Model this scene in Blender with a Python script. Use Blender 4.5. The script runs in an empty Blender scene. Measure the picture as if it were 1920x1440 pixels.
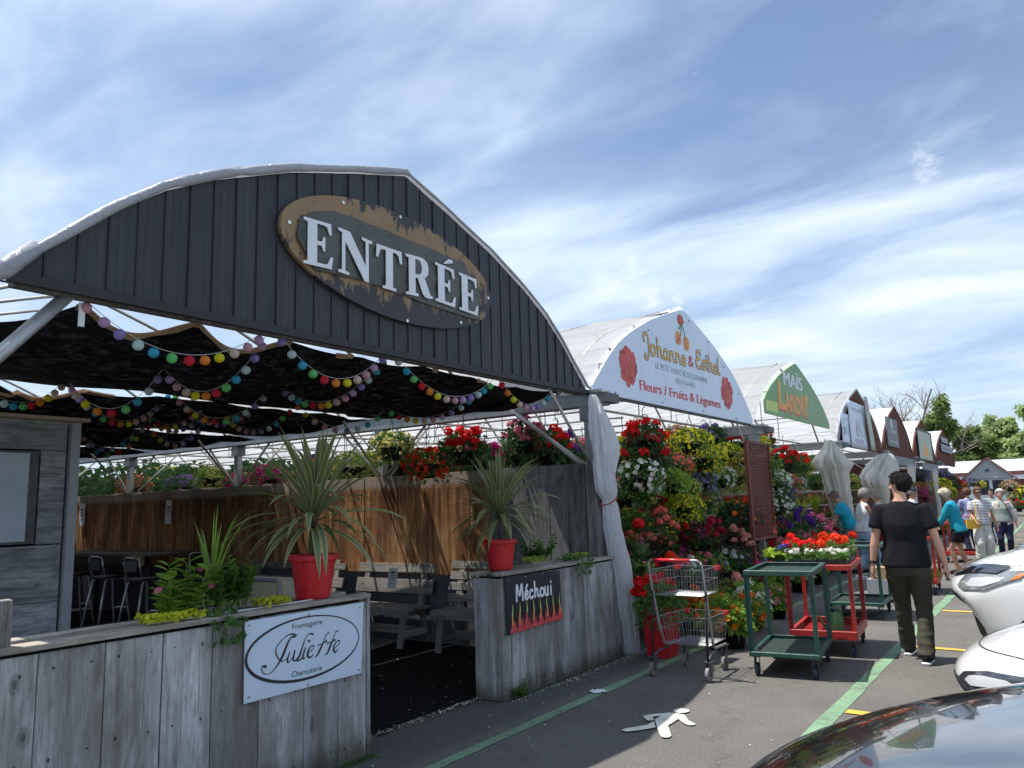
import bpy, bmesh, math, random
import numpy as np
from mathutils import Vector, Matrix, Quaternion, noise as mnoise
from mathutils.bvhtree import BVHTree
R = math.radians
rnd = random.Random(7)
SC = bpy.context.scene
COL = SC.collection

# ------------------------------------------------------------------ camera
F_PX, CAM_H = 1442.0, 1.6
def _cam_axes(p, r, y):
    cy, sy = math.cos(y), math.sin(y)
    fw = Vector((-sy*math.cos(p), cy*math.cos(p), math.sin(p)))
    rt = Vector((cy, sy, 0)); up = rt.cross(fw)
    c, s = math.cos(r), math.sin(r)
    return c*rt+s*up, c*up-s*rt, fw
RT, UP, FW = _cam_axes(R(8.9), R(-1.8), R(35))
cd = bpy.data.cameras.new('camera'); cam = bpy.data.objects.new('camera', cd); COL.objects.link(cam)
cd.sensor_width = 36; cd.lens = F_PX/1920*36; cd.clip_start = .05; cd.clip_end = 2000
cam.matrix_world = Matrix(((RT.x, UP.x, -FW.x, 0), (RT.y, UP.y, -FW.y, 0), (RT.z, UP.z, -FW.z, CAM_H), (0, 0, 0, 1)))
SC.camera = cam
def at(px, py, x=None, y=None, z=None):
    """where a sight line meets a plane of the place (metres)"""
    d = FW+RT*((px-960)/F_PX)+UP*((720-py)/F_PX)
    t = x/d.x if x is not None else (y/d.y if y is not None else (z-CAM_H)/d.z)
    return Vector((0, 0, CAM_H))+d*t

# ------------------------------------------------------------------ light
sun_dir = Vector((-.365, -.15, 1)).normalized()
elev = math.asin(sun_dir.z)
W = bpy.data.worlds.new('World'); SC.world = W; W.use_nodes = True
SUNP = bpy.data.lights.new('sun', 'SUN'); SUNP.energy = 4.3; SUNP.angle = R(.55); SUNP.color = (1, .95, .87)
so = bpy.data.objects.new('sun', SUNP); COL.objects.link(so)
so.rotation_euler = sun_dir.to_track_quat('Z', 'Y').to_euler()
SC.view_settings.view_transform = 'Standard'; SC.view_settings.look = 'None'
SC.view_settings.gamma = 1; SC.view_settings.exposure = 0.68; SC.view_settings.use_curve_mapping = False
try:
    SC.cycles.transparent_max_bounces = 12; SC.cycles.max_bounces = 8
    SC.cycles.use_denoising = True
except Exception: pass

class NT:
    def __init__(s, tree): s.t = tree; s.n = tree.nodes; s.l = tree.links
    def new(s, ty, **kw):
        n = s.n.new(ty)
        for k, v in kw.items():
            if k.startswith('i_'):
                key = k[2:]; key = int(key) if key.isdigit() else key.replace('_', ' ')
                n.inputs[key].default_value = v
            else: setattr(n, k, v)
        return n
    def link(s, a, b): s.l.new(a, b)
    def math(s, op, a, b=0.0, c=0.0, clamp=False):
        n = s.n.new('ShaderNodeMath'); n.operation = op; n.use_clamp = clamp
        for i, v in enumerate((a, b, c)):
            if isinstance(v, (int, float)): n.inputs[i].default_value = v
            else: s.l.new(v, n.inputs[i])
        return n.outputs[0]
    def mix(s, fac, a, b, mode='MIX'):
        n = s.n.new('ShaderNodeMix'); n.data_type = 'RGBA'; n.blend_type = mode
        for i, v in ((0, fac), (6, a), (7, b)):
            if isinstance(v, (int, float)): n.inputs[i].default_value = v
            elif isinstance(v, (tuple, list)): n.inputs[i].default_value = (*v[:3], 1)
            else: s.l.new(v, n.inputs[i])
        return n.outputs[2]
    def noise(s, vec, scale, detail=4, rough=.55, dist=0.0, col=False):
        n = s.n.new('ShaderNodeTexNoise'); n.inputs['Scale'].default_value = scale
        n.inputs['Detail'].default_value = detail; n.inputs['Roughness'].default_value = rough
        n.inputs['Distortion'].default_value = dist
        if vec is not None: s.l.new(vec, n.inputs['Vector'])
        return n.outputs['Color' if col else 'Fac']
    def ramp(s, fac, stops):
        n = s.n.new('ShaderNodeValToRGB'); e = n.color_ramp.elements
        while len(e) < len(stops): e.new(.5)
        for i, (p, c) in enumerate(stops):
            e[i].position = p
            e[i].color = (c, c, c, 1) if isinstance(c, (int, float)) else (*c[:3], 1)
        s.l.new(fac, n.inputs[0]); return n.outputs[0]
    def mapping(s, vec, scale=(1, 1, 1), rot=(0, 0, 0), loc=(0, 0, 0)):
        n = s.n.new('ShaderNodeMapping'); n.inputs['Scale'].default_value = scale
        n.inputs['Rotation'].default_value = rot; n.inputs['Location'].default_value = loc
        s.l.new(vec, n.inputs['Vector']); return n.outputs[0]

def build_sky():
    t = NT(W.node_tree)
    for n in list(t.n): t.n.remove(n)
    out = t.new('ShaderNodeOutputWorld'); bg = t.new('ShaderNodeBackground'); bg.inputs['Strength'].default_value = .1
    t.link(bg.outputs[0], out.inputs[0])
    sky = t.new('ShaderNodeTexSky', sky_type='NISHITA'); sky.sun_disc = False
    sky.sun_elevation = elev; sky.sun_rotation = math.atan2(sun_dir.x, sun_dir.y)
    sky.air_density = 1.0; sky.dust_density = .6; sky.ozone_density = 1.6
    tc = t.new('ShaderNodeTexCoord'); sep = t.new('ShaderNodeSeparateXYZ'); t.link(tc.outputs['Generated'], sep.inputs[0])
    zc = t.math('ADD', t.math('MAXIMUM', sep.outputs[2], 0.0), .16)
    u = t.math('DIVIDE', sep.outputs[0], zc); v = t.math('DIVIDE', sep.outputs[1], zc)
    cb = t.new('ShaderNodeCombineXYZ'); t.link(u, cb.inputs[0]); t.link(v, cb.inputs[1])
    p = cb.outputs[0]
    warp = t.noise(p, .7, 3, .5, col=True)
    vm = t.new('ShaderNodeVectorMath', operation='MULTIPLY_ADD'); t.link(warp, vm.inputs[0])
    vm.inputs[1].default_value = (.55, .55, 0); t.link(p, vm.inputs[2])
    pw = vm.outputs[0]
    m1 = t.mapping(pw, (.62, 1.0, 1), (0, 0, R(40)), (3.1, 1.7, 0))
    n1 = t.noise(m1, 1.1, 7, .54, .2)
    m2 = t.mapping(pw, (.8, 1.7, 1), (0, 0, R(30)), (7.3, 2.2, 0))
    n2 = t.noise(m2, 1.5, 6, .52, .3)
    m3 = t.mapping(p, (1, 1, 1), (0, 0, 0), (1.2, 5.5, 0))
    n3 = t.noise(m3, .33, 2, .5)
    s = t.math('ADD', t.math('MULTIPLY', n1, .6), t.math('MULTIPLY', n2, .4))
    s = t.math('ADD', s, t.math('MULTIPLY', t.math('SUBTRACT', n3, .5), .5))
    cov = t.ramp(s, [(.37, .07), (.445, .42), (.52, .82), (.61, .98)])
    # thin veil gets thicker towards the horizon
    veil = t.ramp(sep.outputs[2], [(0.0, .6), (.12, .32), (.45, .06), (1.0, .04)])
    cov = t.math('MAXIMUM', cov, veil)
    thick = t.ramp(n2, [(.35, (3.3, 4.4, 6.1)), (.52, (4.7, 5.7, 7.0)), (.68, (6.0, 6.7, 7.6))])
    puff = None
    for (px, py, r) in ((1190, 498, .030), (1222, 566, .026), (1742, 312, .030), (1268, 560, .014)):
        d = (at(px, py, z=CAM_H+1)-Vector((0, 0, CAM_H))).normalized() if py < 900 else None
        dv = t.new('ShaderNodeVectorMath', operation='DISTANCE'); t.link(tc.outputs['Generated'], dv.inputs[0]); dv.inputs[1].default_value = d
        f = t.math('SUBTRACT', 1.0, t.math('DIVIDE', dv.outputs['Value'], r*1.25), clamp=True)
        puff = f if puff is None else t.math('MAXIMUM', puff, f)
    pn = t.noise(t.mapping(tc.outputs['Generated'], (1, 1, 1.5)), 42, 7, .66)
    pf = t.ramp(t.math('MULTIPLY_ADD', t.math('SUBTRACT', pn, .5), 3.0, t.math('SUBTRACT', puff, .52)), [(.0, 0.0), (.85, 1.0)])
    col = t.mix(cov, sky.outputs[0], thick)
    col = t.mix(t.math('MULTIPLY', pf, .55), col, (6.6, 7.0, 7.6))
    t.link(col, bg.inputs['Color'])
    return bg
BG = build_sky()

# ------------------------------------------------------------------ materials
MATS = {}
def newmat(name):
    m = bpy.data.materials.new(name); m.use_nodes = True; MATS[name] = m
    t = NT(m.node_tree)
    return m, t, t.n['Principled BSDF']
def mat(name, col, rough=.6, var=.15, scale=6, metal=0.0, bump=0.0, bscale=40, spec=.5, coat=0.0, stretch=(1, 1, 1), rand=.0, dirt=0.0, sheen=0.0, translucent=0.0, coord='Object', dcol=None):
    m, t, b = newmat(name)
    tc = t.new('ShaderNodeTexCoord'); oi = t.new('ShaderNodeObjectInfo')
    v = t.new('ShaderNodeVectorMath', operation='MULTIPLY_ADD'); cb = t.new('ShaderNodeCombineXYZ')
    for i in range(3): t.link(oi.outputs['Random'], cb.inputs[i])
    t.link(cb.outputs[0], v.inputs[0]); v.inputs[1].default_value = (37, 53, 71); t.link(tc.outputs[coord], v.inputs[2])
    mp = t.mapping(v.outputs[0], stretch)
    n = t.noise(mp, scale, 5, .6)
    a = tuple(max(0, c*(1-var)) for c in col); c2 = tuple(min(1, c*(1+var)) for c in col)
    c = t.mix(t.ramp(n, [(.3, 0.0), (.7, 1.0)]), a, c2)
    if dirt:
        n2 = t.noise(mp, scale*.37, 6, .7, .5)
        c = t.mix(t.math('MULTIPLY', t.ramp(n2, [(.45, 0.0), (.7, 1.0)]), dirt), c, dcol or tuple(x*.35+.01 for x in col))
    if rand:
        f = t.math('MULTIPLY_ADD', oi.outputs['Random'], 2*rand, 1-rand)
        mm = t.new('ShaderNodeVectorMath', operation='SCALE'); t.link(c, mm.inputs[0]); t.link(f, mm.inputs['Scale']); c = mm.outputs[0]
    t.link(c, b.inputs['Base Color'])
    b.inputs['Roughness'].default_value = rough; b.inputs['Metallic'].default_value = metal
    b.inputs['Specular IOR Level'].default_value = spec; b.inputs['Coat Weight'].default_value = coat
    b.inputs['Coat Roughness'].default_value = .04
    if sheen: b.inputs['Sheen Weight'].default_value = sheen
    if bump:
        bn = t.new('ShaderNodeBump'); bn.inputs['Strength'].default_value = min(1, bump); bn.inputs['Distance'].default_value = .01*max(1, bump)
        t.link(t.noise(mp, bscale, 4, .6), bn.inputs['Height']); t.link(bn.outputs[0], b.inputs['Normal'])
    if translucent:
        tr = t.new('ShaderNodeBsdfTranslucent'); t.link(c, tr.inputs['Color'])
        mx = t.new('ShaderNodeMixShader'); mx.inputs[0].default_value = translucent
        out = t.n['Material Output']; t.link(b.outputs[0], mx.inputs[1]); t.link(tr.outputs[0], mx.inputs[2]); t.link(mx.outputs[0], out.inputs[0])
    return m

def wood(name, base, dark, light, stain=None, rough=.85, rand=.18, green=False, sx=9.0, axis='z', bleach=False):
    m, t, b = newmat(name)
    tc = t.new('ShaderNodeTexCoord'); oi = t.new('ShaderNodeObjectInfo')
    cb = t.new('ShaderNodeCombineXYZ')
    for i in range(3): t.link(oi.outputs['Random'], cb.inputs[i])
    v = t.new('ShaderNodeVectorMath', operation='MULTIPLY_ADD'); t.link(cb.outputs[0], v.inputs[0]); v.inputs[1].default_value = (37, 53, 71); t.link(tc.outputs['Object'], v.inputs[2])
    st = {'z': (sx, sx, .55), 'y': (sx, .55, sx), 'x': (.55, sx, sx)}[axis]
    st2 = {'z': (3, 3, .5), 'y': (3, .5, 3), 'x': (.5, 3, 3)}[axis]
    g = t.mapping(v.outputs[0], st); g2 = t.mapping(v.outputs[0], st2)
    n1 = t.noise(g, 2.2, 8, .7, .8); n2 = t.noise(g, 12, 5, .7, .2); n3 = t.noise(g2, 1.3, 5, .6, .6)
    n4 = t.noise(t.mapping(v.outputs[0], {'z': (3.4, 3.4, 1.0), 'y': (3.4, 1.0, 3.4), 'x': (1.0, 3.4, 3.4)}[axis]), 1.6, 7, .72, .8)
    c = t.ramp(t.math('ADD', t.math('MULTIPLY', n1, .5), t.math('MULTIPLY', n4, .5)), [(.37, dark), (.5, base), (.62, light)])
    ck = t.noise(t.mapping(v.outputs[0], {'z': (70, 70, 1.1), 'y': (70, 1.1, 70), 'x': (1.1, 70, 70)}[axis]), 1.0, 3, .6, .3); c = t.mix(t.math('MULTIPLY', t.ramp(ck, [(.30, 1.0), (.36, 0.0)]), .75), c, tuple(x*.4 for x in dark))
    c = t.mix(t.math('MULTIPLY', t.ramp(n2, [(.3, 1.0), (.52, 0.0)]), .65), c, dark)
    if stain: c = t.mix(t.math('MULTIPLY', t.ramp(n3, [(.42, 0.0), (.62, 1.0)]), .8), c, stain)
    if bleach:   # rain bleached top edge, dark resin runs below it
        sb = t.new('ShaderNodeSeparateXYZ'); t.link(tc.outputs['Object'], sb.inputs[0])
        runs = t.noise(t.mapping(v.outputs[0], (26, 26, .35)), 1.0, 4, .65); zt = t.math('ADD', t.math('SUBTRACT', .6, sb.outputs[2]), 0)
        d1 = t.math('SUBTRACT', t.math('MULTIPLY', runs, 1.6), t.math('MULTIPLY', zt, .55))
        c = t.mix(t.math('MULTIPLY', t.ramp(d1, [(.55, 0.0), (.72, 1.0)]), .75), c, (.11, .04, .015))
        f2 = t.ramp(t.math('ADD', zt, t.math('MULTIPLY', runs, -.22)), [(.0, 1.0), (.06, 0.0)])
        c = t.mix(t.math('MULTIPLY', f2, .75), c, (.42, .36, .30))
    # knots
    vo = t.new('ShaderNodeTexVoronoi'); vo.inputs['Scale'].default_value = 1.0
    t.link(t.mapping(v.outputs[0], {'z': (5, 5, 2.6), 'y': (5, 2.6, 5), 'x': (2.6, 5, 5)}[axis]), vo.inputs['Vector'])
    k = t.ramp(vo.outputs['Distance'], [(.05, 1.0), (.08, .35), (.10, .6), (.15, 0.0)])
    c = t.mix(t.math('MULTIPLY', k, .75), c, tuple(x*.35 for x in dark))
    if green:
        sp = t.new('ShaderNodeSeparateXYZ'); t.link(tc.outputs['Object'], sp.inputs[0])
        zz = t.math('ADD', t.math('ADD', sp.outputs[2], .56), t.math('MULTIPLY', n3, -.2))
        f = t.ramp(zz, [(.0, .8), (.13, 0.0)]); c = t.mix(f, c, (.07, .07, .04))
    f = t.math('MULTIPLY_ADD', oi.outputs['Random'], 2*rand, 1-rand)
    mm = t.new('ShaderNodeVectorMath', operation='SCALE'); t.link(c, mm.inputs[0]); t.link(f, mm.inputs['Scale'])
    t.link(mm.outputs[0], b.inputs['Base Color']); b.inputs['Roughness'].default_value = rough; b.inputs['Specular IOR Level'].default_value = .25
    bn = t.new('ShaderNodeBump'); bn.inputs['Strength'].default_value = .7; bn.inputs['Distance'].default_value = .004
    t.link(t.math('ADD', n1, t.math('MULTIPLY', n2, .6)), bn.inputs['Height']); t.link(bn.outputs[0], b.inputs['Normal'])
    return m

def plastic_sheet(name, col, trans=.5, clear=0.0, rough=.45, wr=8, dirt=.25, ws=(1, 1, 1), bd=.03):
    m, t, b = newmat(name)
    tc = t.new('ShaderNodeTexCoord'); mp = t.mapping(tc.outputs['Object'], ws)
    n = t.noise(mp, wr*.3, 5, .6, .4)
    c = t.mix(t.math('MULTIPLY', t.ramp(n, [(.4, 0.0), (.7, 1.0)]), dirt), col, tuple(x*.5 for x in col))
    t.link(c, b.inputs['Base Color']); b.inputs['Roughness'].default_value = rough; b.inputs['Specular IOR Level'].default_value = .4
    bn = t.new('ShaderNodeBump'); bn.inputs['Strength'].default_value = .8; bn.inputs['Distance'].default_value = bd
    t.link(t.noise(mp, wr, 4, .55, 1.2), bn.inputs['Height']); t.link(bn.outputs[0], b.inputs['Normal'])
    tr = t.new('ShaderNodeBsdfTranslucent'); t.link(c, tr.inputs['Color']); t.link(bn.outputs[0], tr.inputs['Normal'])
    mx = t.new('ShaderNodeMixShader'); mx.inputs[0].default_value = trans
    t.link(b.outputs[0], mx.inputs[1]); t.link(tr.outputs[0], mx.inputs[2]); o = mx.outputs[0]
    if clear:
        tp = t.new('ShaderNodeBsdfTransparent'); m2 = t.new('ShaderNodeMixShader'); m2.inputs[0].default_value = clear
        t.link(o, m2.inputs[1]); t.link(tp.outputs[0], m2.inputs[2]); o = m2.outputs[0]
    t.link(o, t.n['Material Output'].inputs[0]); return m

def asphalt():
    m, t, b = newmat('asphalt'); tc = t.new('ShaderNodeTexCoord'); o = tc.outputs['Object']
    n1 = t.noise(o, 1.1, 6, .65); n2 = t.noise(o, 160, 3, .7); n3 = t.noise(o, 6, 5, .7)
    c = t.ramp(n1, [(.3, (.125, .118, .108)), (.7, (.172, .164, .15))])
    c = t.mix(t.math('MULTIPLY', t.ramp(n2, [(.35, 1.0), (.55, 0.0)]), .45), c, (.03, .03, .03))
    c = t.mix(t.math('MULTIPLY', t.ramp(n2, [(.60, 0.0), (.72, 1.0)]), .6), c, (.30, .29, .26))
    n5 = t.noise(o, 48, 3, .75); c = t.mix(t.math('MULTIPLY', t.ramp(n5, [(.36, 1.0), (.5, 0.0)]), .5), c, (.055, .053, .05)); c = t.mix(t.math('MULTIPLY', t.ramp(n5, [(.58, 0.0), (.7, 1.0)]), .45), c, (.25, .24, .22))
    n6 = t.noise(o, .45, 5, .7); c = t.mix(t.math('MULTIPLY', t.ramp(n6, [(.5, 0.0), (.66, 1.0)]), .35), c, (.08, .076, .07))
    c = t.mix(t.math('MULTIPLY', t.ramp(n3, [(.55, 0.0), (.75, 1.0)]), .3), c, (.13, .115, .09))
    # fine cracks
    vo = t.new('ShaderNodeTexVoronoi', feature='DISTANCE_TO_EDGE'); vo.inputs['Scale'].default_value = .35
    vm = t.new('ShaderNodeVectorMath', operation='MULTIPLY_ADD'); t.link(t.noise(o, 2.2, 4, .6, col=True), vm.inputs[0]); vm.inputs[1].default_value = (.8, .8, 0); t.link(o, vm.inputs[2])
    t.link(vm.outputs[0], vo.inputs['Vector'])
    c = t.mix(t.math('MULTIPLY', t.ramp(vo.outputs['Distance'], [(.002, 1.0), (.006, 0.0)]), .22), c, (.03, .03, .028))
    # darker band of asphalt by the stalls
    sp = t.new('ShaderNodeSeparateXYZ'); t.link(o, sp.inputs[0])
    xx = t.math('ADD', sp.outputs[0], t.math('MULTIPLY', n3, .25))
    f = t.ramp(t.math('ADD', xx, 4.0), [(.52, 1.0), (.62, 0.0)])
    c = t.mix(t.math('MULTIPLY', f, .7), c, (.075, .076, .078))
    vo2 = t.new('ShaderNodeTexVoronoi'); vo2.inputs['Scale'].default_value = 2.6; t.link(o, vo2.inputs['Vector'])
    c = t.mix(t.math('MULTIPLY', t.ramp(vo2.outputs['Distance'], [(.035, 1.0), (.06, 0.0)]), .5), c, (.03, .03, .03))
    t.link(c, b.inputs['Base Color']); b.inputs['Roughness'].default_value = .9; b.inputs['Specular IOR Level'].default_value = .3
    bn = t.new('ShaderNodeBump'); bn.inputs['Strength'].default_value = .6; bn.inputs['Distance'].default_value = .006
    t.link(n2, bn.inputs['Height']); t.link(bn.outputs[0], b.inputs['Normal']); return m

def paint(name, col, wear=.3):
    m, t, b = newmat(name); tc = t.new('ShaderNodeTexCoord'); o = tc.outputs['Object']
    n = t.noise(o, 5, 8, .75); n2 = t.noise(o, 120, 3, .7)
    c = t.mix(t.ramp(t.noise(o, 2, 4, .6), [(.3, 0.0), (.7, 1.0)]), tuple(x*.8 for x in col), tuple(min(1, x*1.15) for x in col))
    c = t.mix(t.math('MULTIPLY', t.ramp(t.math('ADD', t.math('MULTIPLY', n, .7), t.math('MULTIPLY', n2, .3)), [(.5, 0.0), (.62, 1.0)]), wear), c, (.1, .1, .09))
    t.link(c, b.inputs['Base Color']); b.inputs['Roughness'].default_value = .8
    bn = t.new('ShaderNodeBump'); bn.inputs['Strength'].default_value = .4; bn.inputs['Distance'].default_value = .004
    t.link(n2, bn.inputs['Height']); t.link(bn.outputs[0], b.inputs['Normal']); return m

asphalt()
paint('green_paint', (.17, .295, .175), .9); paint('yellow_paint', (.80, .44, .05), .3); paint('white_paint', (.72, .70, .61), .5)
mat('turf', (.009, .010, .011), .95, .4, 30, bump=1.5, bscale=90, spec=.1, coord='Object')
mat('concrete', (.24, .22, .19), .9, .2, 3, bump=.3, bscale=60, dirt=.3)
mat('grass_soil', (.05, .06, .03), .95, .3, 2)
wood('wood_grey', (.415, .425, .44), (.15, .15, .15), (.63, .64, .655), stain=(.19, .175, .15), green=True, sx=6)
wood('wood_cap', (.36, .325, .275), (.15, .13, .115), (.52, .48, .42), axis='y')
wood('wood_bench', (.25, .235, .21), (.12, .11, .1), (.36, .34, .31), axis='x', rand=.12)
wood('wood_bench_up', (.22, .205, .185), (.1, .095, .085), (.33, .31, .28), axis='z', rand=.12)
wood('wood_brown', (.54, .27, .115), (.20, .08, .03), (.72, .46, .25), stain=(.13, .045, .016), rand=.28, sx=6, bleach=True)
wood('wood_dark', (.17, .165, .165), (.07, .066, .066), (.26, .25, .25), rand=.2)
wood('wood_red', (.13, .045, .032), (.055, .018, .013), (.19, .075, .055), rand=.15)
wood('kiosk_wood', (.28, .29, .30), (.10, .105, .11), (.48, .49, .50), axis='y', sx=5)
mat('panel_dark', (.031, .034, .043), .5, .2, 5, stretch=(1, 9, .4), spec=.4, rand=.12, dirt=.35, dcol=(.065, .06, .065))
mat('panel_trim', (.02, .02, .022), .6, .1)
mat('steel', (.42, .43, .43), .45, .15, 8, metal=.55, dirt=.25, dcol=(.2, .17, .13))
mat('steel_grey', (.25, .27, .29), .5, .12, 6, metal=.2, dirt=.25)
mat('steel_dark', (.09, .095, .1), .5, .2, 8, metal=.4, dirt=.3)
mat('pipe', (.48, .45, .4), .45, .15, 8, metal=.35, dirt=.35, dcol=(.25, .18, .12))
mat('chrome', (.72, .73, .75), .25, .05, 8, metal=.55)
mat('wire', (.30, .31, .33), .38, .05, 8, metal=.6)
mat('teal_metal', (.03, .09, .1), .5, .1)
plastic_sheet('roof_white', (.74, .76, .79), .60, .06, wr=3.2, ws=(.30, 1.9, 1.9), bd=.09, dirt=.35)
plastic_sheet('roof_far', (.72, .74, .77), .3, 0, wr=2, dirt=.08)
plastic_sheet('roof_clear', (.7, .74, .78), .5, .80, rough=.2, wr=3)
plastic_sheet('plastic_wrap', (.88, .90, .94), .55, .08, rough=.3, wr=16, dirt=.08, ws=(1, 1, .6), bd=.03)
plastic_sheet('plastic_edge', (.48, .50, .55), .25, 0, rough=.35, wr=7, dirt=.3)
plastic_sheet('plastic_old', (.80, .79, .74), .45, .05, rough=.45, wr=10, dirt=.35, ws=(1, 1, .4), bd=.02)
plastic_sheet('window_film', (.35, .36, .36), .3, .45, rough=.2, wr=5)
mat('board_white', (.62, .72, .86), .35, .05, 3, spec=.5)
mat('board_blue', (.62, .74, .90), .3, .03, 3, spec=.5)
mat('board_green', (.12, .30, .07), .4, .08, 2)
mat('board_grey', (.19, .205, .225), .6, .1, 4)
mat('banner_dark', (.075, .08, .072), .4, .25, 5, bump=2, bscale=4)
mat('print_black', (.02, .018, .025), .5, .05); mat('print_white', (.74, .77, .82), .5, .04); mat('print_grey', (.3, .32, .38), .5, .05)
mat('print_red', (.60, .07, .07), .5, .12, 12); mat('print_darkred', (.38, .03, .03), .5, .12, 12); mat('print_orange', (.80, .34, .08), .5, .1)
mat('print_gold', (.72, .42, .1), .5, .12, 10); mat('print_yellow', (.74, .66, .1), .5, .1); mat('print_green', (.1, .32, .1), .5, .1)
mat('print_outline', (.10, .09, .08), .5, .05); mat('print_lime', (.55, .68, .16), .5, .1); mat('print_pink', (.55, .3, .36), .5, .1)
mat('print_navy', (.010, .018, .034), .35, .1); mat('print_pale', (.42, .5, .42), .5, .1)
def net_mat():
    m, t, b = newmat('shade_net'); tc = t.new('ShaderNodeTexCoord'); o = tc.outputs['Object']
    n = t.noise(t.mapping(o, (1, 2.5, 1)), 30, 6, .75)
    t.link(t.ramp(n, [(.35, (.003, .003, .0035)), (.75, (.016, .015, .015))]), b.inputs['Base Color'])
    b.inputs['Roughness'].default_value = .95; b.inputs['Specular IOR Level'].default_value = .1
    bn = t.new('ShaderNodeBump'); bn.inputs['Strength'].default_value = .4; bn.inputs['Distance'].default_value = .02
    t.link(t.noise(t.mapping(o, (1, 3, 1)), 3, 5, .6, .5), bn.inputs['Height']); t.link(bn.outputs[0], b.inputs['Normal'])
    tp = t.new('ShaderNodeBsdfTransparent'); mx = t.new('ShaderNodeMixShader')
    t.link(t.ramp(t.noise(o, 9, 5, .8), [(.5, .0), (.75, .02)]), mx.inputs[0]); t.link(b.outputs[0], mx.inputs[1]); t.link(tp.outputs[0], mx.inputs[2])
    t.link(mx.outputs[0], t.n['Material Output'].inputs[0])
net_mat()
mat('net_edge', (.34, .22, .13), .9, .3, 20, translucent=.35)
def oval_mat():
    m, t, b = newmat('oval_board'); tc = t.new('ShaderNodeTexCoord'); o = tc.outputs['Object']
    sp = t.new('ShaderNodeSeparateXYZ'); t.link(o, sp.inputs[0])
    n = t.noise(t.mapping(o, (1, 2.6, 1.1)), 3.8, 8, .74, .1)
    # paint has flaked off in a band above and a smaller one below the banner
    zn = t.math('DIVIDE', t.math('ADD', sp.outputs[2], .44), .88)
    band = t.ramp(zn, [(.05, .30), (.16, .46), (.26, .56), (.34, .50), (.6, .50), (.68, .62), (.86, .62), (.97, .46)])
    yn = t.ramp(t.math('DIVIDE', t.math('ADD', sp.outputs[1], 1.2), 2.4), [(.02, .1), (.12, .06), (.8, 0.0), (1.0, -.0)])
    f = t.ramp(t.math('ADD', t.math('ADD', n, yn), t.math('SUBTRACT', band, .5)), [(.54, 0.0), (.55, 1.0)])
    c = t.mix(f, (.040, .040, .046), t.mix(t.noise(o, 9, 4, .6), (.22, .135, .07), (.34, .225, .12)))
    t.link(c, b.inputs['Base Color']); b.inputs['Roughness'].default_value = .6
oval_mat()
mat('red_pot', (.55, .014, .022), .38, .12, 6, spec=.45, dirt=.25, dcol=(.30, .04, .035))
mat('black_pot', (.012, .012, .014), .4, .1)
mat('soil', (.03, .018, .012), .95, .5, 40, bump=1.5, bscale=60)
mat('rubber', (.02, .02, .022), .7, .2); mat('rubber_blue', (.015, .03, .06), .5, .2); mat('rubber_grey', (.2, .19, .18), .7, .15)
mat('cart_green', (.008, .075, .058), .4, .3, 14, spec=.5, dirt=.55, dcol=(.06, .06, .045), bump=.2)
mat('cart_green_shelf', (.06, .10, .085), .5, .25, 14, dirt=.35, dcol=(.12, .11, .08))
mat('cart_red', (.42, .025, .02), .42, .25, 14, dirt=.5, dcol=(.16, .03, .02), bump=.2); mat('plastic_red', (.62, .03, .03), .3, .05)
mat('can_green', (.09, .22, .07), .35, .1, 4); mat('beige', (.66, .60, .42), .5, .06); mat('grey_plastic', (.33, .35, .38), .4, .08)
mat('paper', (.72, .73, .75), .7, .05); mat('cardboard', (.36, .24, .14), .85, .1)
mat('dark_table', (.10, .085, .07), .6, .2, 5); mat('black_metal', (.015, .015, .017), .4, .1)
mat('grey_panel', (.44, .51, .57), .55, .08, 3, dirt=.15); mat('grey_sheet', (.10, .115, .13), .7, .2, 6, stretch=(3, 1, 1), dirt=.3)
mat('tray', (.012, .013, .018), .45, .2); mat('brick_red', (.16, .06, .045), .8, .2)
mat('lattice', (.16, .035, .025), .6, .2, 10)
mat('litter', (.5, .46, .38), .9, .5, 3, rand=.3); mat('twig', (.17, .12, .08), .9, .3); mat('bark', (.11, .085, .065), .9, .3, 8, bump=1)
mat('bark_grey', (.24, .215, .19), .9, .2, 8)
def leafm(name, col, tr=.35, rough=.5, var=.35, sc=3.5): return mat(name, col, rough, var, sc, spec=.35, translucent=tr, rand=.12)
leafm('leaf', (.10, .22, .045)); leafm('leaf_dark', (.055, .13, .04)); leafm('leaf_light', (.20, .35, .05)); leafm('leaf_yellow', (.5, .52, .03)); leafm('leaf_lime', (.33, .46, .05))
leafm('leaf_canna', (.05, .10, .03)); leafm('leaf_bronze', (.05, .035, .025)); leafm('leaf_blue', (.05, .11, .06)); leafm('leaf_straw', (.24, .2, .09))
leafm('tree_leaf', (.20, .28, .09), .55, .6, .55, .4); leafm('tree_leaf_light', (.36, .45, .2), .5, .6, .5, .4); leafm('weed', (.09, .19, .05))
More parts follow.
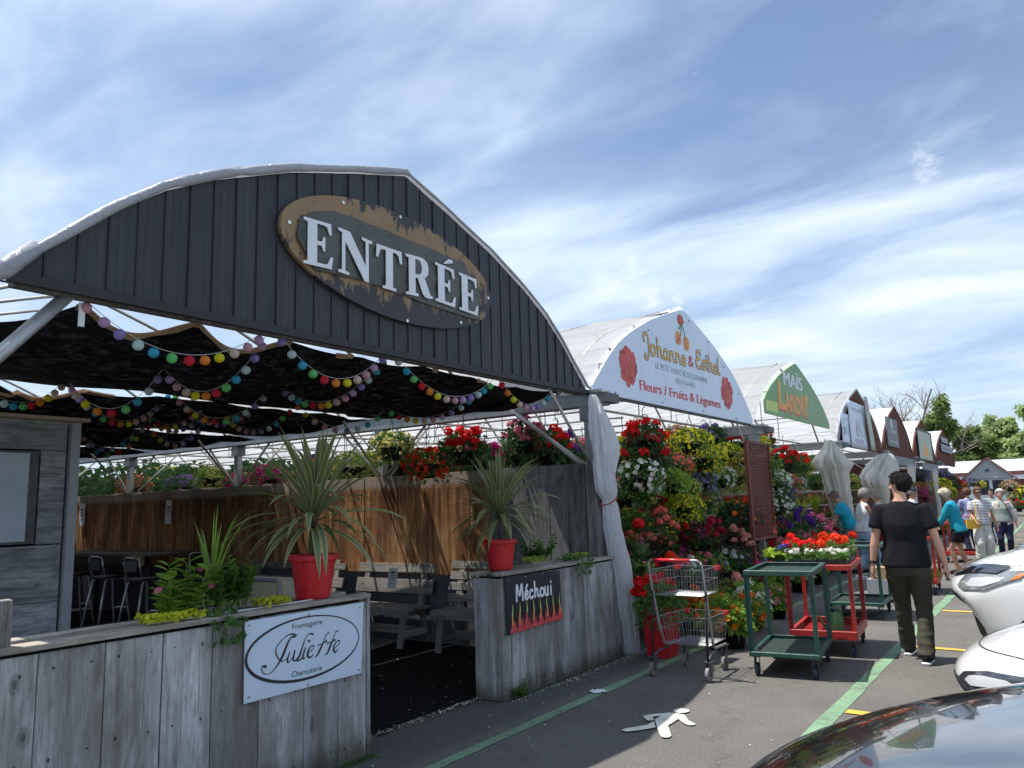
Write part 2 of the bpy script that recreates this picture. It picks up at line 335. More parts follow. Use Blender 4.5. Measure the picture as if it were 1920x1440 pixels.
def cordy():
    m, t, b = newmat('cordyline'); tc = t.new('ShaderNodeTexCoord')
    uv = t.new('ShaderNodeSeparateXYZ'); t.link(tc.outputs['UV'], uv.inputs[0])
    e = t.math('ABSOLUTE', t.math('SUBTRACT', uv.outputs[0], .5))
    n = t.noise(tc.outputs['Object'], 3, 3, .5)
    c = t.mix(t.ramp(e, [(.26, 0.0), (.4, 1.0)]), (.17, .22, .10), (.50, .50, .22))
    c = t.mix(t.math('MULTIPLY', n, .5), c, (.12, .13, .05))
    c = t.mix(t.ramp(uv.outputs[1], [(.9, 0.0), (1.0, .8)]), c, (.25, .17, .09))
    t.link(c, b.inputs['Base Color']); b.inputs['Roughness'].default_value = .4
    tr = t.new('ShaderNodeBsdfTranslucent'); t.link(c, tr.inputs['Color']); mx = t.new('ShaderNodeMixShader'); mx.inputs[0].default_value = .3
    t.link(b.outputs[0], mx.inputs[1]); t.link(tr.outputs[0], mx.inputs[2]); t.link(mx.outputs[0], t.n['Material Output'].inputs[0])
cordy()
FC = dict(red=(.75, .012, .015), scarlet=(.95, .06, .012), orange=(.95, .22, .015), coral=(.82, .20, .14), pink=(.82, .22, .34), magenta=(.70, .03, .28), purple=(.12, .025, .32),
          lavender=(.3, .22, .5), white=(.8, .8, .74), yellow=(.88, .72, .04), pale_yellow=(.74, .68, .22), blue=(.12, .13, .5), crimson=(.45, .01, .04), salmon=(.6, .26, .2))
for k, c in FC.items(): mat('flower_'+k, c, .6, .22, 9, translucent=.4, rand=.1, spec=.2)
for k, c in dict(pink_ball=(.72, .42, .5), lilac_ball=(.62, .44, .68), violet_ball=(.38, .3, .66), ice_ball=(.6, .76, .76), cyan_ball=(.06, .46, .66), green_ball=(.2, .68, .22), red_ball=(.7, .03, .05), orange_ball=(.85, .33, .04), yellow_ball=(.8, .76, .04), cream_ball=(.76, .62, .54)).items():
    mat(k, c, .7, .06, 30, translucent=.45, bump=.5, bscale=60)
mat('cord', (.5, .5, .5), .6, .1)
# ------------------------------------------------------------------ mesh helpers
class MB:
    def __init__(s): s.v = []; s.f = []; s.uv = None; s.mi = None
    def quad(s, a, b, c, d): i = len(s.v); s.v += [tuple(a), tuple(b), tuple(c), tuple(d)]; s.f.append((i, i+1, i+2, i+3))
    def tri(s, a, b, c): i = len(s.v); s.v += [tuple(a), tuple(b), tuple(c)]; s.f.append((i, i+1, i+2))
    def box(s, c, d, rot=None, taper=1.0, jit=0.0):
        i = len(s.v); hx, hy, hz = d[0]/2, d[1]/2, d[2]/2; c = Vector(c)
        for z in (-hz, hz):
            k = taper if z > 0 else 1
            for x, y in ((-hx, -hy), (hx, -hy), (hx, hy), (-hx, hy)):
                p = Vector((x*k+rnd.uniform(-jit, jit), y*k+rnd.uniform(-jit, jit), z+rnd.uniform(-jit, jit)))
                if rot is not None: p = rot @ p
                s.v.append(tuple(c+p))
        s.f += [tuple(i+k for k in q) for q in ((0, 3, 2, 1), (4, 5, 6, 7), (0, 1, 5, 4), (1, 2, 6, 5), (2, 3, 7, 6), (3, 0, 4, 7))]
        return s
    def bar(s, a, b, w, h=None):
        a, b = Vector(a), Vector(b); d = b-a; L = d.length
        q = d.to_track_quat('Z', 'Y').to_matrix(); return s.box((a+b)/2, (w, h or w, L), q)
    def tube(s, pts, r, n=8, cap=True, closed=False):
        pts = [Vector(p) for p in pts]; rs = r if isinstance(r, (list, tuple)) else [r]*len(pts)
        i0 = len(s.v); m = len(pts); up = Vector((0, 0, 1)); prev = None
        for k, p in enumerate(pts):
            if closed: d = pts[(k+1) % m]-pts[k-1]
            else: d = pts[min(k+1, m-1)]-pts[max(k-1, 0)]
            if d.length < 1e-9: d = Vector((0, 0, 1))
            d.normalize()
            if prev is None:
                a = d.cross(Vector((0, 0, 1)) if abs(d.z) < .9 else Vector((1, 0, 0))).normalized()
            else:
                a = (prev-d*prev.dot(d))
                a = a.normalized() if a.length > 1e-6 else d.orthogonal().normalized()
            prev = a; b = d.cross(a)
            for j in range(n):
                t = 2*math.pi*j/n; s.v.append(tuple(p+(a*math.cos(t)+b*math.sin(t))*rs[k]))
        for k in range(m if closed else m-1):
            for j in range(n):
                a0 = i0+k*n; b0 = i0+((k+1) % m)*n
                s.f.append((a0+j, a0+(j+1) % n, b0+(j+1) % n, b0+j))
        if cap and not closed:
            s.f.append(tuple(i0+j for j in reversed(range(n)))); s.f.append(tuple(i0+(m-1)*n+j for j in range(n)))
        return s
    def loft(s, rings, side=Vector((1, 0, 0)), n=14):
        """rings: (centre, rx, ry[, power]) ellipses across the path; closed with caps"""
        i0 = len(s.v); m = len(rings)
        P_ = [Vector(r[0]) for r in rings]
        for k, r in enumerate(rings):
            d = (P_[min(k+1, m-1)]-P_[max(k-1, 0)]).normalized()
            a = side-d*side.dot(d)
            a = a.normalized() if a.length > 1e-4 else d.orthogonal().normalized()
            b = d.cross(a)
            for j in range(n):
                t = 2*math.pi*j/n; s.v.append(tuple(P_[k]+a*math.cos(t)*r[1]+b*math.sin(t)*r[2]))
        for k in range(m-1):
            for j in range(n):
                s.f.append((i0+k*n+j, i0+k*n+(j+1) % n, i0+(k+1)*n+(j+1) % n, i0+(k+1)*n+j))
        s.f.append(tuple(i0+j for j in reversed(range(n)))); s.f.append(tuple(i0+(m-1)*n+j for j in range(n)))
        return s
    def lathe(s, prof, n=24, c=(0, 0, 0)):
        i0 = len(s.v)
        for r, z in prof:
            for j in range(n):
                t = 2*math.pi*j/n; s.v.append((c[0]+r*math.cos(t), c[1]+r*math.sin(t), c[2]+z))
        for k in range(len(prof)-1):
            for j in range(n): s.f.append((i0+k*n+j, i0+k*n+(j+1) % n, i0+(k+1)*n+(j+1) % n, i0+(k+1)*n+j))
        return s
    def grid(s, fn, nu, nv):
        i0 = len(s.v)
        for i in range(nu+1):
            for j in range(nv+1): s.v.append(tuple(fn(i/nu, j/nv)))
        for i in range(nu):
            for j in range(nv):
                a = i0+i*(nv+1)+j; s.f.append((a, a+nv+1, a+nv+2, a+1))
        return s
    def ball(s, c, r, nu=8, nv=6, sq=(1, 1, 1)):
        i0 = len(s.v); c = Vector(c)
        s.v.append((c.x, c.y, c.z+r*sq[2]))
        for i in range(1, nv):
            for j in range(nu):
                a = math.pi*i/nv; t = 2*math.pi*j/nu
                s.v.append((c.x+r*sq[0]*math.sin(a)*math.cos(t), c.y+r*sq[1]*math.sin(a)*math.sin(t), c.z+r*sq[2]*math.cos(a)))
        s.v.append((c.x, c.y, c.z-r*sq[2])); e = len(s.v)-1
        for j in range(nu): s.f.append((i0, i0+1+j, i0+1+(j+1) % nu)); s.f.append((e, e-nu+(j+1) % nu, e-nu+j))
        for i in range(nv-2):
            for j in range(nu): a = i0+1+i*nu; s.f.append((a+j, a+nu+j, a+nu+(j+1) % nu, a+(j+1) % nu))
        return s
    def prism(s, poly, fn, t):
        """poly [(u,v)] (any simple polygon), fn(u,v,w)->point, w from 0 to t"""
        from mathutils.geometry import tessellate_polygon
        n = len(poly); i0 = len(s.v)
        for w in (0, t):
            for u, v in poly: s.v.append(tuple(fn(u, v, w)))
        tr = tessellate_polygon([[Vector((u, v, 0)) for u, v in poly]])
        for a, b, c in tr: s.f.append((i0+a, i0+b, i0+c)); s.f.append((i0+n+c, i0+n+b, i0+n+a))
        for k in range(n): s.f.append((i0+k, i0+(k+1) % n, i0+n+(k+1) % n, i0+n+k))
        return s
    def mesh(s, name, smooth=False, fix=True):
        me = bpy.data.meshes.new(name); me.from_pydata(s.v, [], s.f)
        if fix and len(s.f) < 60000:
            bm = bmesh.new(); bm.from_mesh(me); bmesh.ops.recalc_face_normals(bm, faces=bm.faces); bm.to_mesh(me); bm.free()
        if smooth: me.polygons.foreach_set('use_smooth', [True]*len(me.polygons))
        me.update(); return me
    def build(s, name, m, parent=None, smooth=False, fix=True, loc=None):
        me = s.mesh(name, smooth, fix); return obj(name, me, m, parent, loc)
def obj(name, me, m=None, parent=None, loc=None):
    o = bpy.data.objects.new(name, me); COL.objects.link(o)
    if m is not None and not me.materials: me.materials.append(MATS[m] if isinstance(m, str) else m)
    if parent is not None: o.parent = parent
    if loc is not None: o.location = loc
    return o
def objm(name, me, m, parent=None, loc=None):
    """object with its own material on shared mesh data"""
    if not me.materials: me.materials.append(None)
    o = obj(name, me, m, parent, loc); o.material_slots[0].link = 'OBJECT'; o.material_slots[0].material = MATS[m]; return o
def tag(o, label=None, cat=None, group=None, kind=None):
    for k, v in (('label', label), ('category', cat), ('group', group), ('kind', kind)):
        if v: o[k] = v
    return o
def T(name, label, cat, loc=(0, 0, 0), rz=0.0, group=None):
    o = bpy.data.objects.new(name, None); COL.objects.link(o); o.location = loc; o.rotation_euler = (0, 0, rz)
    o.empty_display_size = .1
    return tag(o, label, cat, group)
KIDS = {}
def copy_tree(o, parent=None):
    c = o.copy(); COL.objects.link(c)
    if parent is not None: c.parent = parent
    for ch in [x for x in COL.objects if x.parent == o]: copy_tree(ch, c)
    return c
def smooth_bevel(me, w=.004, seg=2):
    bm = bmesh.new(); bm.from_mesh(me); bmesh.ops.bevel(bm, geom=bm.edges[:], offset=w, segments=seg, affect='EDGES', profile=.6); bm.to_mesh(me); bm.free(); return me
def plank(name, c, d, m, parent, jit=.002, rot=None, bev=.003):
    b = MB(); b.box((0, 0, 0), d, rot, jit=jit); me = b.mesh(name)
    if bev: smooth_bevel(me, bev, 1)
    return obj(name, me, m, parent, c)
ORD = ['first', 'second', 'third', 'fourth', 'fifth', 'sixth', 'seventh', 'eighth', 'ninth', 'tenth', 'eleventh', 'twelfth', 'thirteenth', 'fourteenth', 'fifteenth']

# facade side: u runs along the row (world y), v up, w out of the wall towards the lane
def fac(x0): return lambda u, v, w: (x0+w, u, v)
_TXT = {}
TS = bpy.data.scenes.new('scratch')
def bake(o):
    """evaluate an object's modifiers in the empty scratch scene, quicker than in the full one"""
    TS.collection.objects.link(o); vl = TS.view_layers[0]; vl.update(); me = bpy.data.meshes.new_from_object(o.evaluated_get(vl.depsgraph)); TS.collection.objects.unlink(o); return me
def text_polys(s, size, bold=0.0, xs=1.0):
    c = bpy.data.curves.new('t', 'FONT'); c.body = s; c.size = size; c.offset = bold; c.resolution_u = 3
    o = bpy.data.objects.new('t', c); me = bake(o)
    vs = [(v.co.x*xs, v.co.y) for v in me.vertices]; fs = [tuple(p.vertices) for p in me.polygons]
    bpy.data.objects.remove(o); bpy.data.curves.remove(c); return vs, fs
def text_on(name, s, m, parent, fn, u0, u1, v0, h, bold=0.0, w=.003, slope=0.0, fat=0.0):
    """flat lettering fitted between u0 and u1, baseline v0, cap height h"""
    vs, fs = text_polys(s, h/.69, bold); a = min(v[0] for v in vs); b = max(v[0] for v in vs)
    k = (u1-u0)/(b-a); mb = MB()
    for sh in ((-fat, fat) if fat else (0,)):
        i0 = len(mb.v); mb.v += [tuple(fn(u0+sh+(x-a)*k, v0+y+slope*(x-a)*k, w+abs(sh)*.01+(.0004 if sh > 0 else 0))) for x, y in vs]; mb.f += [tuple(i0+q for q in f) for f in fs]
    return mb.build(name, m, parent, fix=False)
def catmull(p, n=8):
    out = []
    q = [p[0]]+list(p)+[p[-1]]
    for i in range(1, len(q)-2):
        a, b, c, d = q[i-1:i+3]
        for k in range(n):
            t = k/n
            out.append(tuple(.5*((2*b[j])+(-a[j]+c[j])*t+(2*a[j]-5*b[j]+4*c[j]-d[j])*t*t+(-a[j]+3*b[j]-3*c[j]+d[j])*t**3) for j in range(len(b))))
    out.append(tuple(p[-1])); return out
_SK = [0]
def stroke(mb, pts, wd, fn, w=.003, n=8, ends=True, smooth=True):
    """brush stroke: pts (u,v[,k]) with k scaling the width"""
    pts = [(p[0], p[1], p[2] if len(p) > 2 else 1.0) for p in pts]
    c = catmull(pts, n) if smooth else pts
    _SK[0] = (_SK[0]+1) % 16; w = w+_SK[0]*4e-5   # no two crossing strokes share a plane
    L = []; Rr = []
    for i, p in enumerate(c):
        a = c[max(i-1, 0)]; b = c[min(i+1, len(c)-1)]; dx, dy = b[0]-a[0], b[1]-a[1]; l = math.hypot(dx, dy) or 1
        k = wd*p[2]/2; nx, ny = -dy/l*k, dx/l*k
        L.append((p[0]+nx, p[1]+ny)); Rr.append((p[0]-nx, p[1]-ny))
    for i in range(len(c)-1):
        w0, w1 = w+i*6e-6, w+i*6e-6+3e-6; mb.quad(fn(*L[i], w0), fn(*L[i+1], w1), fn(*Rr[i+1], w1), fn(*Rr[i], w0))
    if ends:
        for p in (c[0], c[-1]):
            r = wd*p[2]/2; i0 = len(mb.v); mb.v += [tuple(fn(p[0]+r*math.cos(t*math.pi/5), p[1]+r*math.sin(t*math.pi/5), w+.0004+(0 if p is c[0] else 1e-4))) for t in range(10)]; mb.f.append(tuple(range(i0, i0+10)))

# ------------------------------------------------------------------ ground
def sheet(name, pts, z, m, kind='structure'):
    mb = MB(); i = len(mb.v); mb.v = [(x, y, z) for x, y in pts]; mb.f = [tuple(range(len(pts)))]
    return tag(mb.build(name, m), kind=kind)
sheet('ground', [(-400, -300), (400, -300), (400, 700), (-400, 700)], -.012, 'grass_soil')
g = MB(); g.grid(lambda u, v: (-30+60*u, -12+142*v, 0), 30, 60); tag(g.build('asphalt_ground', 'asphalt'), kind='structure')
def turf_edge():
    pts = [(-4.17, 1.2)]
    for i in range(60): pts.append((-4.16+rnd.uniform(-.012, .012), 1.2+i*.1))
    pts += [(-4.17, 7.2), (-16, 7.2), (-16, 1.2)]
    sheet('artificial_turf', pts, .009, 'turf')
turf_edge()
mb = MB(); c = [(-6.35, 6.1), (-6.62, 6.42), (-6.75, 7.12), (-9.4, 7.12), (-12, 7.1), (-12, 5.4), (-9.5, 5.95), (-8, 5.9)]
mb.prism([(x, y) for x, y in c], lambda u, v, w: (u, v, w), .022); tag(mb.build('concrete_slab', 'concrete'), kind='structure')
def strip(name, a, b, w, m, z=.004, wob=.006):
    mb = MB(); a = Vector((*a, z)); b = Vector((*b, z)); d = (b-a).normalized(); nrm = Vector((-d.y, d.x, 0)); n = int((b-a).length/.25)+1; L = []
    for i in range(n+1):
        p = a.lerp(b, i/n); L.append((p+nrm*(w/2+rnd.uniform(-wob, wob)), p-nrm*(w/2+rnd.uniform(-wob, wob))))
    for i in range(n): mb.quad(L[i][0], L[i+1][0], L[i+1][1], L[i][1])
    return tag(mb.build(name, m, fix=False), kind='structure')
strip('green_line', (-3.36, -4), (-3.50, 60), .10, 'green_paint'); strip('green_line', (-1.55, -4), (-1.62, 60), .115, 'green_paint')
for k in range(-1, 12): strip('yellow_line', (-1.49, .55+2.885*k), (3.6, .55+2.885*k), .10, 'yellow_paint', .008)
def pedestrian():
    q = lambda a, b: (lambda v: (v.x, v.y))(at(1150+a/10.667, 1300+b/10.667, z=.01))
    P_ = dict(body=[q(*p) for p in [(830, 530), (960, 440), (985, 405), (1110, 385), (1200, 395), (1300, 408), (1420, 430), (1460, 480), (1500, 540), (1580, 580), (1645, 615), (1600, 638), (1520, 640), (1440, 610), (1360, 565), (1300, 510), (1200, 580), (1090, 640), (1120, 730), (1160, 850), (1110, 882), (1040, 888), (960, 870), (930, 820), (880, 690)]],
        arm=[q(*p) for p in [(585, 455), (700, 430), (900, 408), (984, 405), (958, 440), (860, 455), (770, 470), (820, 520), (780, 545), (700, 545), (650, 520)]],
        leg=[q(*p) for p in [(170, 735), (220, 710), (450, 670), (680, 635), (810, 565), (845, 680), (660, 715), (480, 742), (260, 765)]])
    mb = MB()
    for p in P_.values(): mb.prism(p, lambda u, v, w: (u, v, .010+w), .002)
    mb.prism([q(1357+165*math.cos(t), 350+42*math.sin(t)) for t in [i*math.pi/10 for i in range(20)]], lambda u, v, w: (u, v, .010+w), .002)
    tag(mb.build('pedestrian_marking', 'white_paint'), kind='structure')
pedestrian()

# ------------------------------------------------------------------ greenhouse row
VAL = [1.55, 7.25, 12.95, 18.65, 24.35, 30.0, 36.1, 43.3]
XF = -4.1; EAVE = 2.79; PEAK = 4.28
PD = [0, .25, .5, .8, 1.15, 1.7, 2.3, 2.85]; PZ = [2.8, 3.03, 3.26, 3.49, 3.68, 3.92, 4.12, 4.29]
def prof(k, y):
    a, b = VAL[k], VAL[k+1]; d = min(y-a, b-y)*5.7/(b-a); return float(np.interp(max(0, d), PD, PZ))
BAYNAME = ['dark ENTREE gable', 'white flower stall gable', 'green corn stall gable', 'red gable with white banner', 'red gable with grey sign', 'red gable with tall square sign', 'last red gable of the row']
XB = -24
def bay_roof(k):
    a, b = VAL[k], VAL[k+1]; m = 'roof_clear' if k == 0 else ('roof_white' if k < 4 else 'roof_far')
    t = T('greenhouse_roof', ['long clear film tunnel roof over the patio behind the dark gable', 'wrinkled white tunnel roof behind the white flower stall sign', 'wrinkled white tunnel roof behind the green corn sign', 'white tunnel roof behind the red gable with white banners', 'smooth white tunnel roof behind the oval grey sign', 'smooth white tunnel roof behind the tall square sign', 'farthest white tunnel roof of the row'][k], 'greenhouse roof', (XF, a, 0), group='tunnel roofs of the greenhouse row')
    x0 = -.02 if k else -.25; inner = k > 0
    nx, ny = (80, 36) if k < 4 else (16, 16)
    def fn(u, v):
        x = x0+(XB-XF-x0)*u**1.15; y = (b-a)*v; z = prof(k, a+y)
        if k < 4:
            hoop = abs(((x/1.2) % 1)-.5)*2
            z += -.03*(1-hoop**2)*math.sin(math.pi*v)+.02*mnoise.noise(Vector((x*1.3, y*3, k*9)))
            if k in (1, 2, 3): z += .03*mnoise.noise(Vector((x*4, y*1.0+x*.6, k*3+2)))*math.sin(math.pi*v)
        return (x, y, z+.012)
    MB().grid(fn, nx, ny).build('sheet', m, t, smooth=True)
    n = 16 if k < 3 else 6
    arc = lambda x: [(x, (b-a)*i/24, prof(k, a+(b-a)*i/24)-.02) for i in range(25)]
    for i in range(n):
        x = -.35-i*1.22
        MB().tube(arc(x), .02, 6).build('hoop', 'pipe', t, smooth=True)
    if 0 < k < 4:
        L = 20
        for yy in (.12, .3, .5, .7, .88):
            y = (b-a)*yy; MB().tube([(-.2, y, prof(k, a+y)-.045), (-L, y, prof(k, a+y)-.045)], .014, 6).build('purlin', 'pipe', t, smooth=True)
        for i in range(8):   # cross ties and hangers for the baskets
            x = -.75-i*2.44
            MB().tube([(x, .1, 2.80), (x, b-a-.1, 2.80)], .019, 6).build('tie_bar', 'pipe', t, smooth=True)
            for q in (.3, .5, .7): MB().tube([(x, (b-a)*q, 2.80), (x, (b-a)*q, prof(k, a+(b-a)*q)-.02)], .011, 5).build('hanger', 'pipe', t)
        if k in (1, 2):
            for i in range(6):
                y = .5+i*.95; MB().tube([(-.3, y, 2.64), (-11, y, 2.64)], .013, 6).build('basket_rail', 'pipe', t, smooth=True)
    return t
for k in range(7): bay_roof(k)

def posts():
    for k in range(1, 7):
        y = VAL[k]+(.08 if k == 1 else 0)
        t = T('gutter', f'grey steel gutter beam running inward {"between the patio and the flower stall" if k == 1 else "from the "+ORD[k-1]+" valley of the roofs"}', 'gutter', (-4.0, y, 2.70), group='gutters between the tunnel roofs')
        mb = MB(); mb.box((-8, 0, .0), (16.2, .17, .14)); mb.build('beam', 'steel_grey', t)
        mb = MB(); mb.box((-8, -.093, .085), (16.2, .012, .03)); mb.box((-8, .093, .085), (16.2, .012, .03)); mb.build('lip', 'steel', t)
        MB().box((.13, 0, .0), (.1, .3, .1)).build('end_cap', 'teal_metal' if k > 2 else 'steel_dark', t)
        for i in range(6 if k < 4 else 1):
            x = -4.12-i*3.12
            if k == 1 and i == 1: x = -7.25
            lab = ['at the facade', 'second from the facade', 'third from the facade', 'fourth from the facade', 'fifth from the facade', 'sixth from the facade'][i]
            p = T('steel_post', f'galvanized steel post {lab} under the {ORD[k-1]} gutter of the row', 'post', (x, y, 0), group='steel posts under the gutters')
            MB().box((0, 0, 1.28), (.085, .085, 2.56)).build('shaft', 'steel', p)
            MB().box((0, 0, 2.56), (.15, .15, .16)).build('bracket', 'steel_grey', p)
            for s in (-1, 1):
                if k == 1 and i == 0 and s > 0: continue
                MB().tube([(.02, .05*s, 1.95 if s > 0 else 2.0), (.05 if i else .0, .95*s if s > 0 else .85*s, 2.80)], .017, 6).build('brace', 'pipe', p, smooth=True)
            if i: 
                MB().tube([(.04, 0, 2.0), (.75, 0, 2.62)], .017, 6).build('brace', 'pipe', p, smooth=True); MB().tube([(-.04, 0, 2.0), (-.75, 0, 2.62)], .017, 6).build('brace', 'pipe', p, smooth=True)
            else:
                MB().tube([(-.04, -.0, 1.98), (-1.0, -.02, 2.66)], .02, 6).build('brace', 'pipe', p, smooth=True)
                if k == 1:
                    MB().tube([(-.04, -.05, 1.96), (-.9, -.25, 2.70)], .024, 6).build('brace', 'steel', p, smooth=True)
                    MB().tube([(.09, .03, .3), (.1, .03, 1.5), (.1, .03, 2.4), (.12, .06, 2.72)], .022, 6).build('cable', 'rubber', p, smooth=True)
    p = T('steel_post', 'pale tube brace slanting down from the left end of the dark gable', 'post', (-4.15, 1.35, 0), group='steel posts under the gutters')
    MB().tube([(0, -.15, 1.95), (0, .56, 2.80)], .035, 10).build('brace', 'steel', p, smooth=True)
    MB().tube([(-.05, -.2, 0), (-.05, -.2, 2.75)], .045, 10).build('shaft', 'steel', p, smooth=True)
posts()

def gable1():
    t = T('dark_gable', 'arched gable of dark grey ribbed metal panels over the patio entrance', 'gable', (XF, 0, 0))
    a, b = VAL[0], VAL[1]; y = a+.02; fn = lambda u, v, w: (w, u, v)
    n = 0; st = .1585
    edges = [a+.02]
    yy = 1.73
    while yy < b-.1: edges.append(yy); yy += st
    edges.append(b-.02)
    for i in range(len(edges)-1):
        u0, u1 = edges[i]+.003, edges[i+1]-.003
        dz = rnd.uniform(-.002, .003); dz2 = rnd.uniform(0, .002)
        top = [(u, prof(0, u)-.012) for u in ([u0, (u0+u1)/2, u1] if not (u0 < 4.4 < u1) else [u0, 4.4, u1])]
        poly = [(u0, EAVE)]+top+[(u1, EAVE)]
        mb = MB(); mb.prism(list(reversed(poly)), lambda u, v, w: (w+dz, u, v), .014+dz2)
        # rolled seam
        mb.box((.02, u1-.004, (EAVE+top[-1][1])/2), (.014, .007, top[-1][1]-EAVE-.01)) if i < len(edges)-2 else None
        for q in (.33, .66):
            uu = u0+(u1-u0)*q; tt = prof(0, uu)-.03
            if tt-EAVE > .1: mb.box((.0138+dz+dz2, uu, (EAVE+tt)/2), (.0025, .02, tt-EAVE-.03))
        mb.build('panel', 'panel_dark', t)
    # flashing along the lower edge and wooden rail
    mb = MB(); mb.box((.03, (a+b)/2, EAVE-.014), (.035, b-a-.01, .05)); mb.build('lower_flashing', 'panel_trim', t)
    MB().box((-.04, (a+b)/2, EAVE+.0), (.06, b-a-.1, .09)).build('rail', 'wood_dark', t)
    # rolled plastic along the arch
    pts = []; rr = []
    for i in range(91):
        yv = a-.06+(b-a+.1)*i/90; z = prof(0, min(max(yv, a), b)); e = max(0, 1-abs(yv-4.4)/3)
        pts.append((.035+.008*mnoise.noise(Vector((yv*3, 0, 0))), yv, z+.022)); left = yv < 4.4
        rr.append((.027 if left else .012)+.007*mnoise.noise(Vector((yv*2.3, 5, 0)))+(.006 if 2.4 < yv < 3.4 else 0)-(.010 if abs(yv-2.83) < .03 else 0))
    MB().tube(pts, rr, 12).build('rolled_edge', 'plastic_edge', t, smooth=True)
    mb = MB()
    def fl(u, v):
        yv = a-.05+(b-a+.1)*u; z = prof(0, min(max(yv, a), b)); return (.02-1.05*v, yv, z+.05+.03*mnoise.noise(Vector((yv*2, v*3, 3)))-.02*v)
    mb.grid(fl, 60, 5).build('plastic_cover', 'plastic_edge', t, smooth=True)  # cover extended back out of view to block sun spots on the ground
    # small ragged ends
    mb = MB(); mb.tube([(.02, a-.12, 2.72), (.04, a-.02, 2.80), (.05, a+.12, 2.95)], [.02, .05, .04], 8).build('loose_end', 'plastic_edge', t, smooth=True)
gable1()

def serif(ch):
    """slab-serif capitals on a 0..w x 0..1 cell as polygons"""
    E = [[(0, 0), (.72, 0), (.76, .27), (.70, .27), (.62, .1), (.55, .075), (.34, .075), (.34, .46), (.46, .46), (.50, .36), (.55, .36), (.55, .66), (.5, .66), (.46, .55), (.34, .55), (.34, .925), (.52, .925), (.6, .9), (.66, .75), (.72, .75), (.70, 1), (0, 1), (0, .94), (.1, .92), (.1, .08), (0, .06)]]
    if ch == 'E': return .8, E
    if ch == 'É': return .8, E+[[(.30, 1.05), (.5, 1.22), (.66, 1.24), (.66, 1.16), (.36, 1.05)]]
    if ch == 'N': return .98, [[(0, 0), (.3, 0), (.3, .06), (.19, .08), (.19, .74), (.74, 0), (.86, 0), (.86, .92), (.96, .94), (.96, 1), (.66, 1), (.66, .94), (.77, .92), (.77, .36), (.32, 1), (0, 1), (0, .94), (.1, .92), (.1, .08), (0, .06)]]
    if ch == 'T': return .84, [[(.2, 0), (.62, 0), (.62, .06), (.52, .08), (.52, .925), (.62, .925), (.7, .88), (.75, .7), (.82, .7), (.80, 1), (.02, 1), (0, .7), (.07, .7), (.12, .88), (.2, .925), (.3, .925), (.3, .08), (.2, .06)]]
    if ch == 'R': return .92, [[(0, 0), (.42, 0), (.42, .06), (.32, .08), (.32, .46), (.40, .46), (.56, .1), (.64, .02), (.78, 0), (.92, .02), (.92, .08), (.84, .09), (.64, .49), (.76, .6), (.78, .75), (.74, .9), (.6, .985), (.45, 1), (0, 1), (0, .94), (.1, .92), (.1, .08), (0, .06)],]
def entree_sign():
    t = T('oval_sign', 'large weathered oval board with an ENTREE banner on the dark gable', 'sign', (XF+.03, 4.31, 3.475))
    cy, rz = 1.17, .437
    mb = MB(); n = 72; ca, sa = math.cos(-.03), math.sin(-.03)
    P_ = [(math.cos(2*math.pi*i/n)*cy, math.sin(2*math.pi*i/n)*rz) for i in range(n)]; P_ = [(x*ca-y*sa, x*sa+y*ca) for x, y in P_]
    mb.prism(P_, lambda u, v, w: (w, u, v), .03); mb.build('board', 'oval_board', t)
    for u, v in ((-.62, .34), (-.02, .41), (.72, -.32), (.05, -.425), (-1.1, .05), (1.12, -.02)):
        MB().tube([(.028, u, v), (.037, u, v)], .014, 8).build('bolt', 'chrome', t)
    # creased banner, corners gathered
    B = [(-.90, .185), (-.705, .25), (-.355, .25), (.745, .22), (.985, -.01), (.955, -.265), (.345, -.25), (-.415, -.21), (-.885, -.235), (-1.045, -.045), (-1.025, .095)]
    mb = MB(); mb.prism(B, lambda u, v, w: (w, u, v), .004); me = mb.mesh('banner')
    bm = bmesh.new(); bm.from_mesh(me); bmesh.ops.triangulate(bm, faces=bm.faces)
    for _ in range(4): bmesh.ops.subdivide_edges(bm, edges=[e for e in bm.edges if e.calc_length() > .05], cuts=1, use_grid_fill=False); bmesh.ops.triangulate(bm, faces=bm.faces)
    for v in bm.verts:
        u, z = v.co.y, v.co.z
        v.co.x += .036+.018*(1-abs(mnoise.noise(Vector((u*4.2+z*2.5, z*1.3, 1)))*3))*.5+.008*mnoise.noise(Vector((u*13+z*9, z*5, 4)))
    bm.to_mesh(me); bm.free(); me.polygons.foreach_set('use_smooth', [True]*len(me.polygons)); obj('banner', me, 'banner_dark', t)
    word = 'ENTRÉE'; w = sum(serif(c)[0] for c in word)+.1*5; x = 0; L = 1.95; k = L/w; mb = MB()
    for c in word:
        wd, polys = serif(c)
        for p in polys:
            mb.prism([(-1.0+(x+a*1.0)*k, -.215+b*.33*(1.0)+.012*math.sin((x+a)*2)) for a, b in p], lambda u, v, w_: (.058+w_, u, v), .003)
        if c == 'R':   # counter of the R in banner colour
            pass
        x += wd+.1
    mb.build('lettering', 'print_white', t)
    x = sum(serif(c)[0]+.1 for c in 'ENT'); mb = MB()
    mb.prism([(-1.0+(x+a)*k, -.215+b*.33+.012*math.sin((x+a)*2)) for a, b in [(.32, .55), (.45, .55), (.53, .62), (.54, .76), (.5, .88), (.42, .925), (.32, .925)]], lambda u, v, w_: (.0615+w_, u, v), .001); mb.build('letter_counter', 'banner_dark', t)
entree_sign()
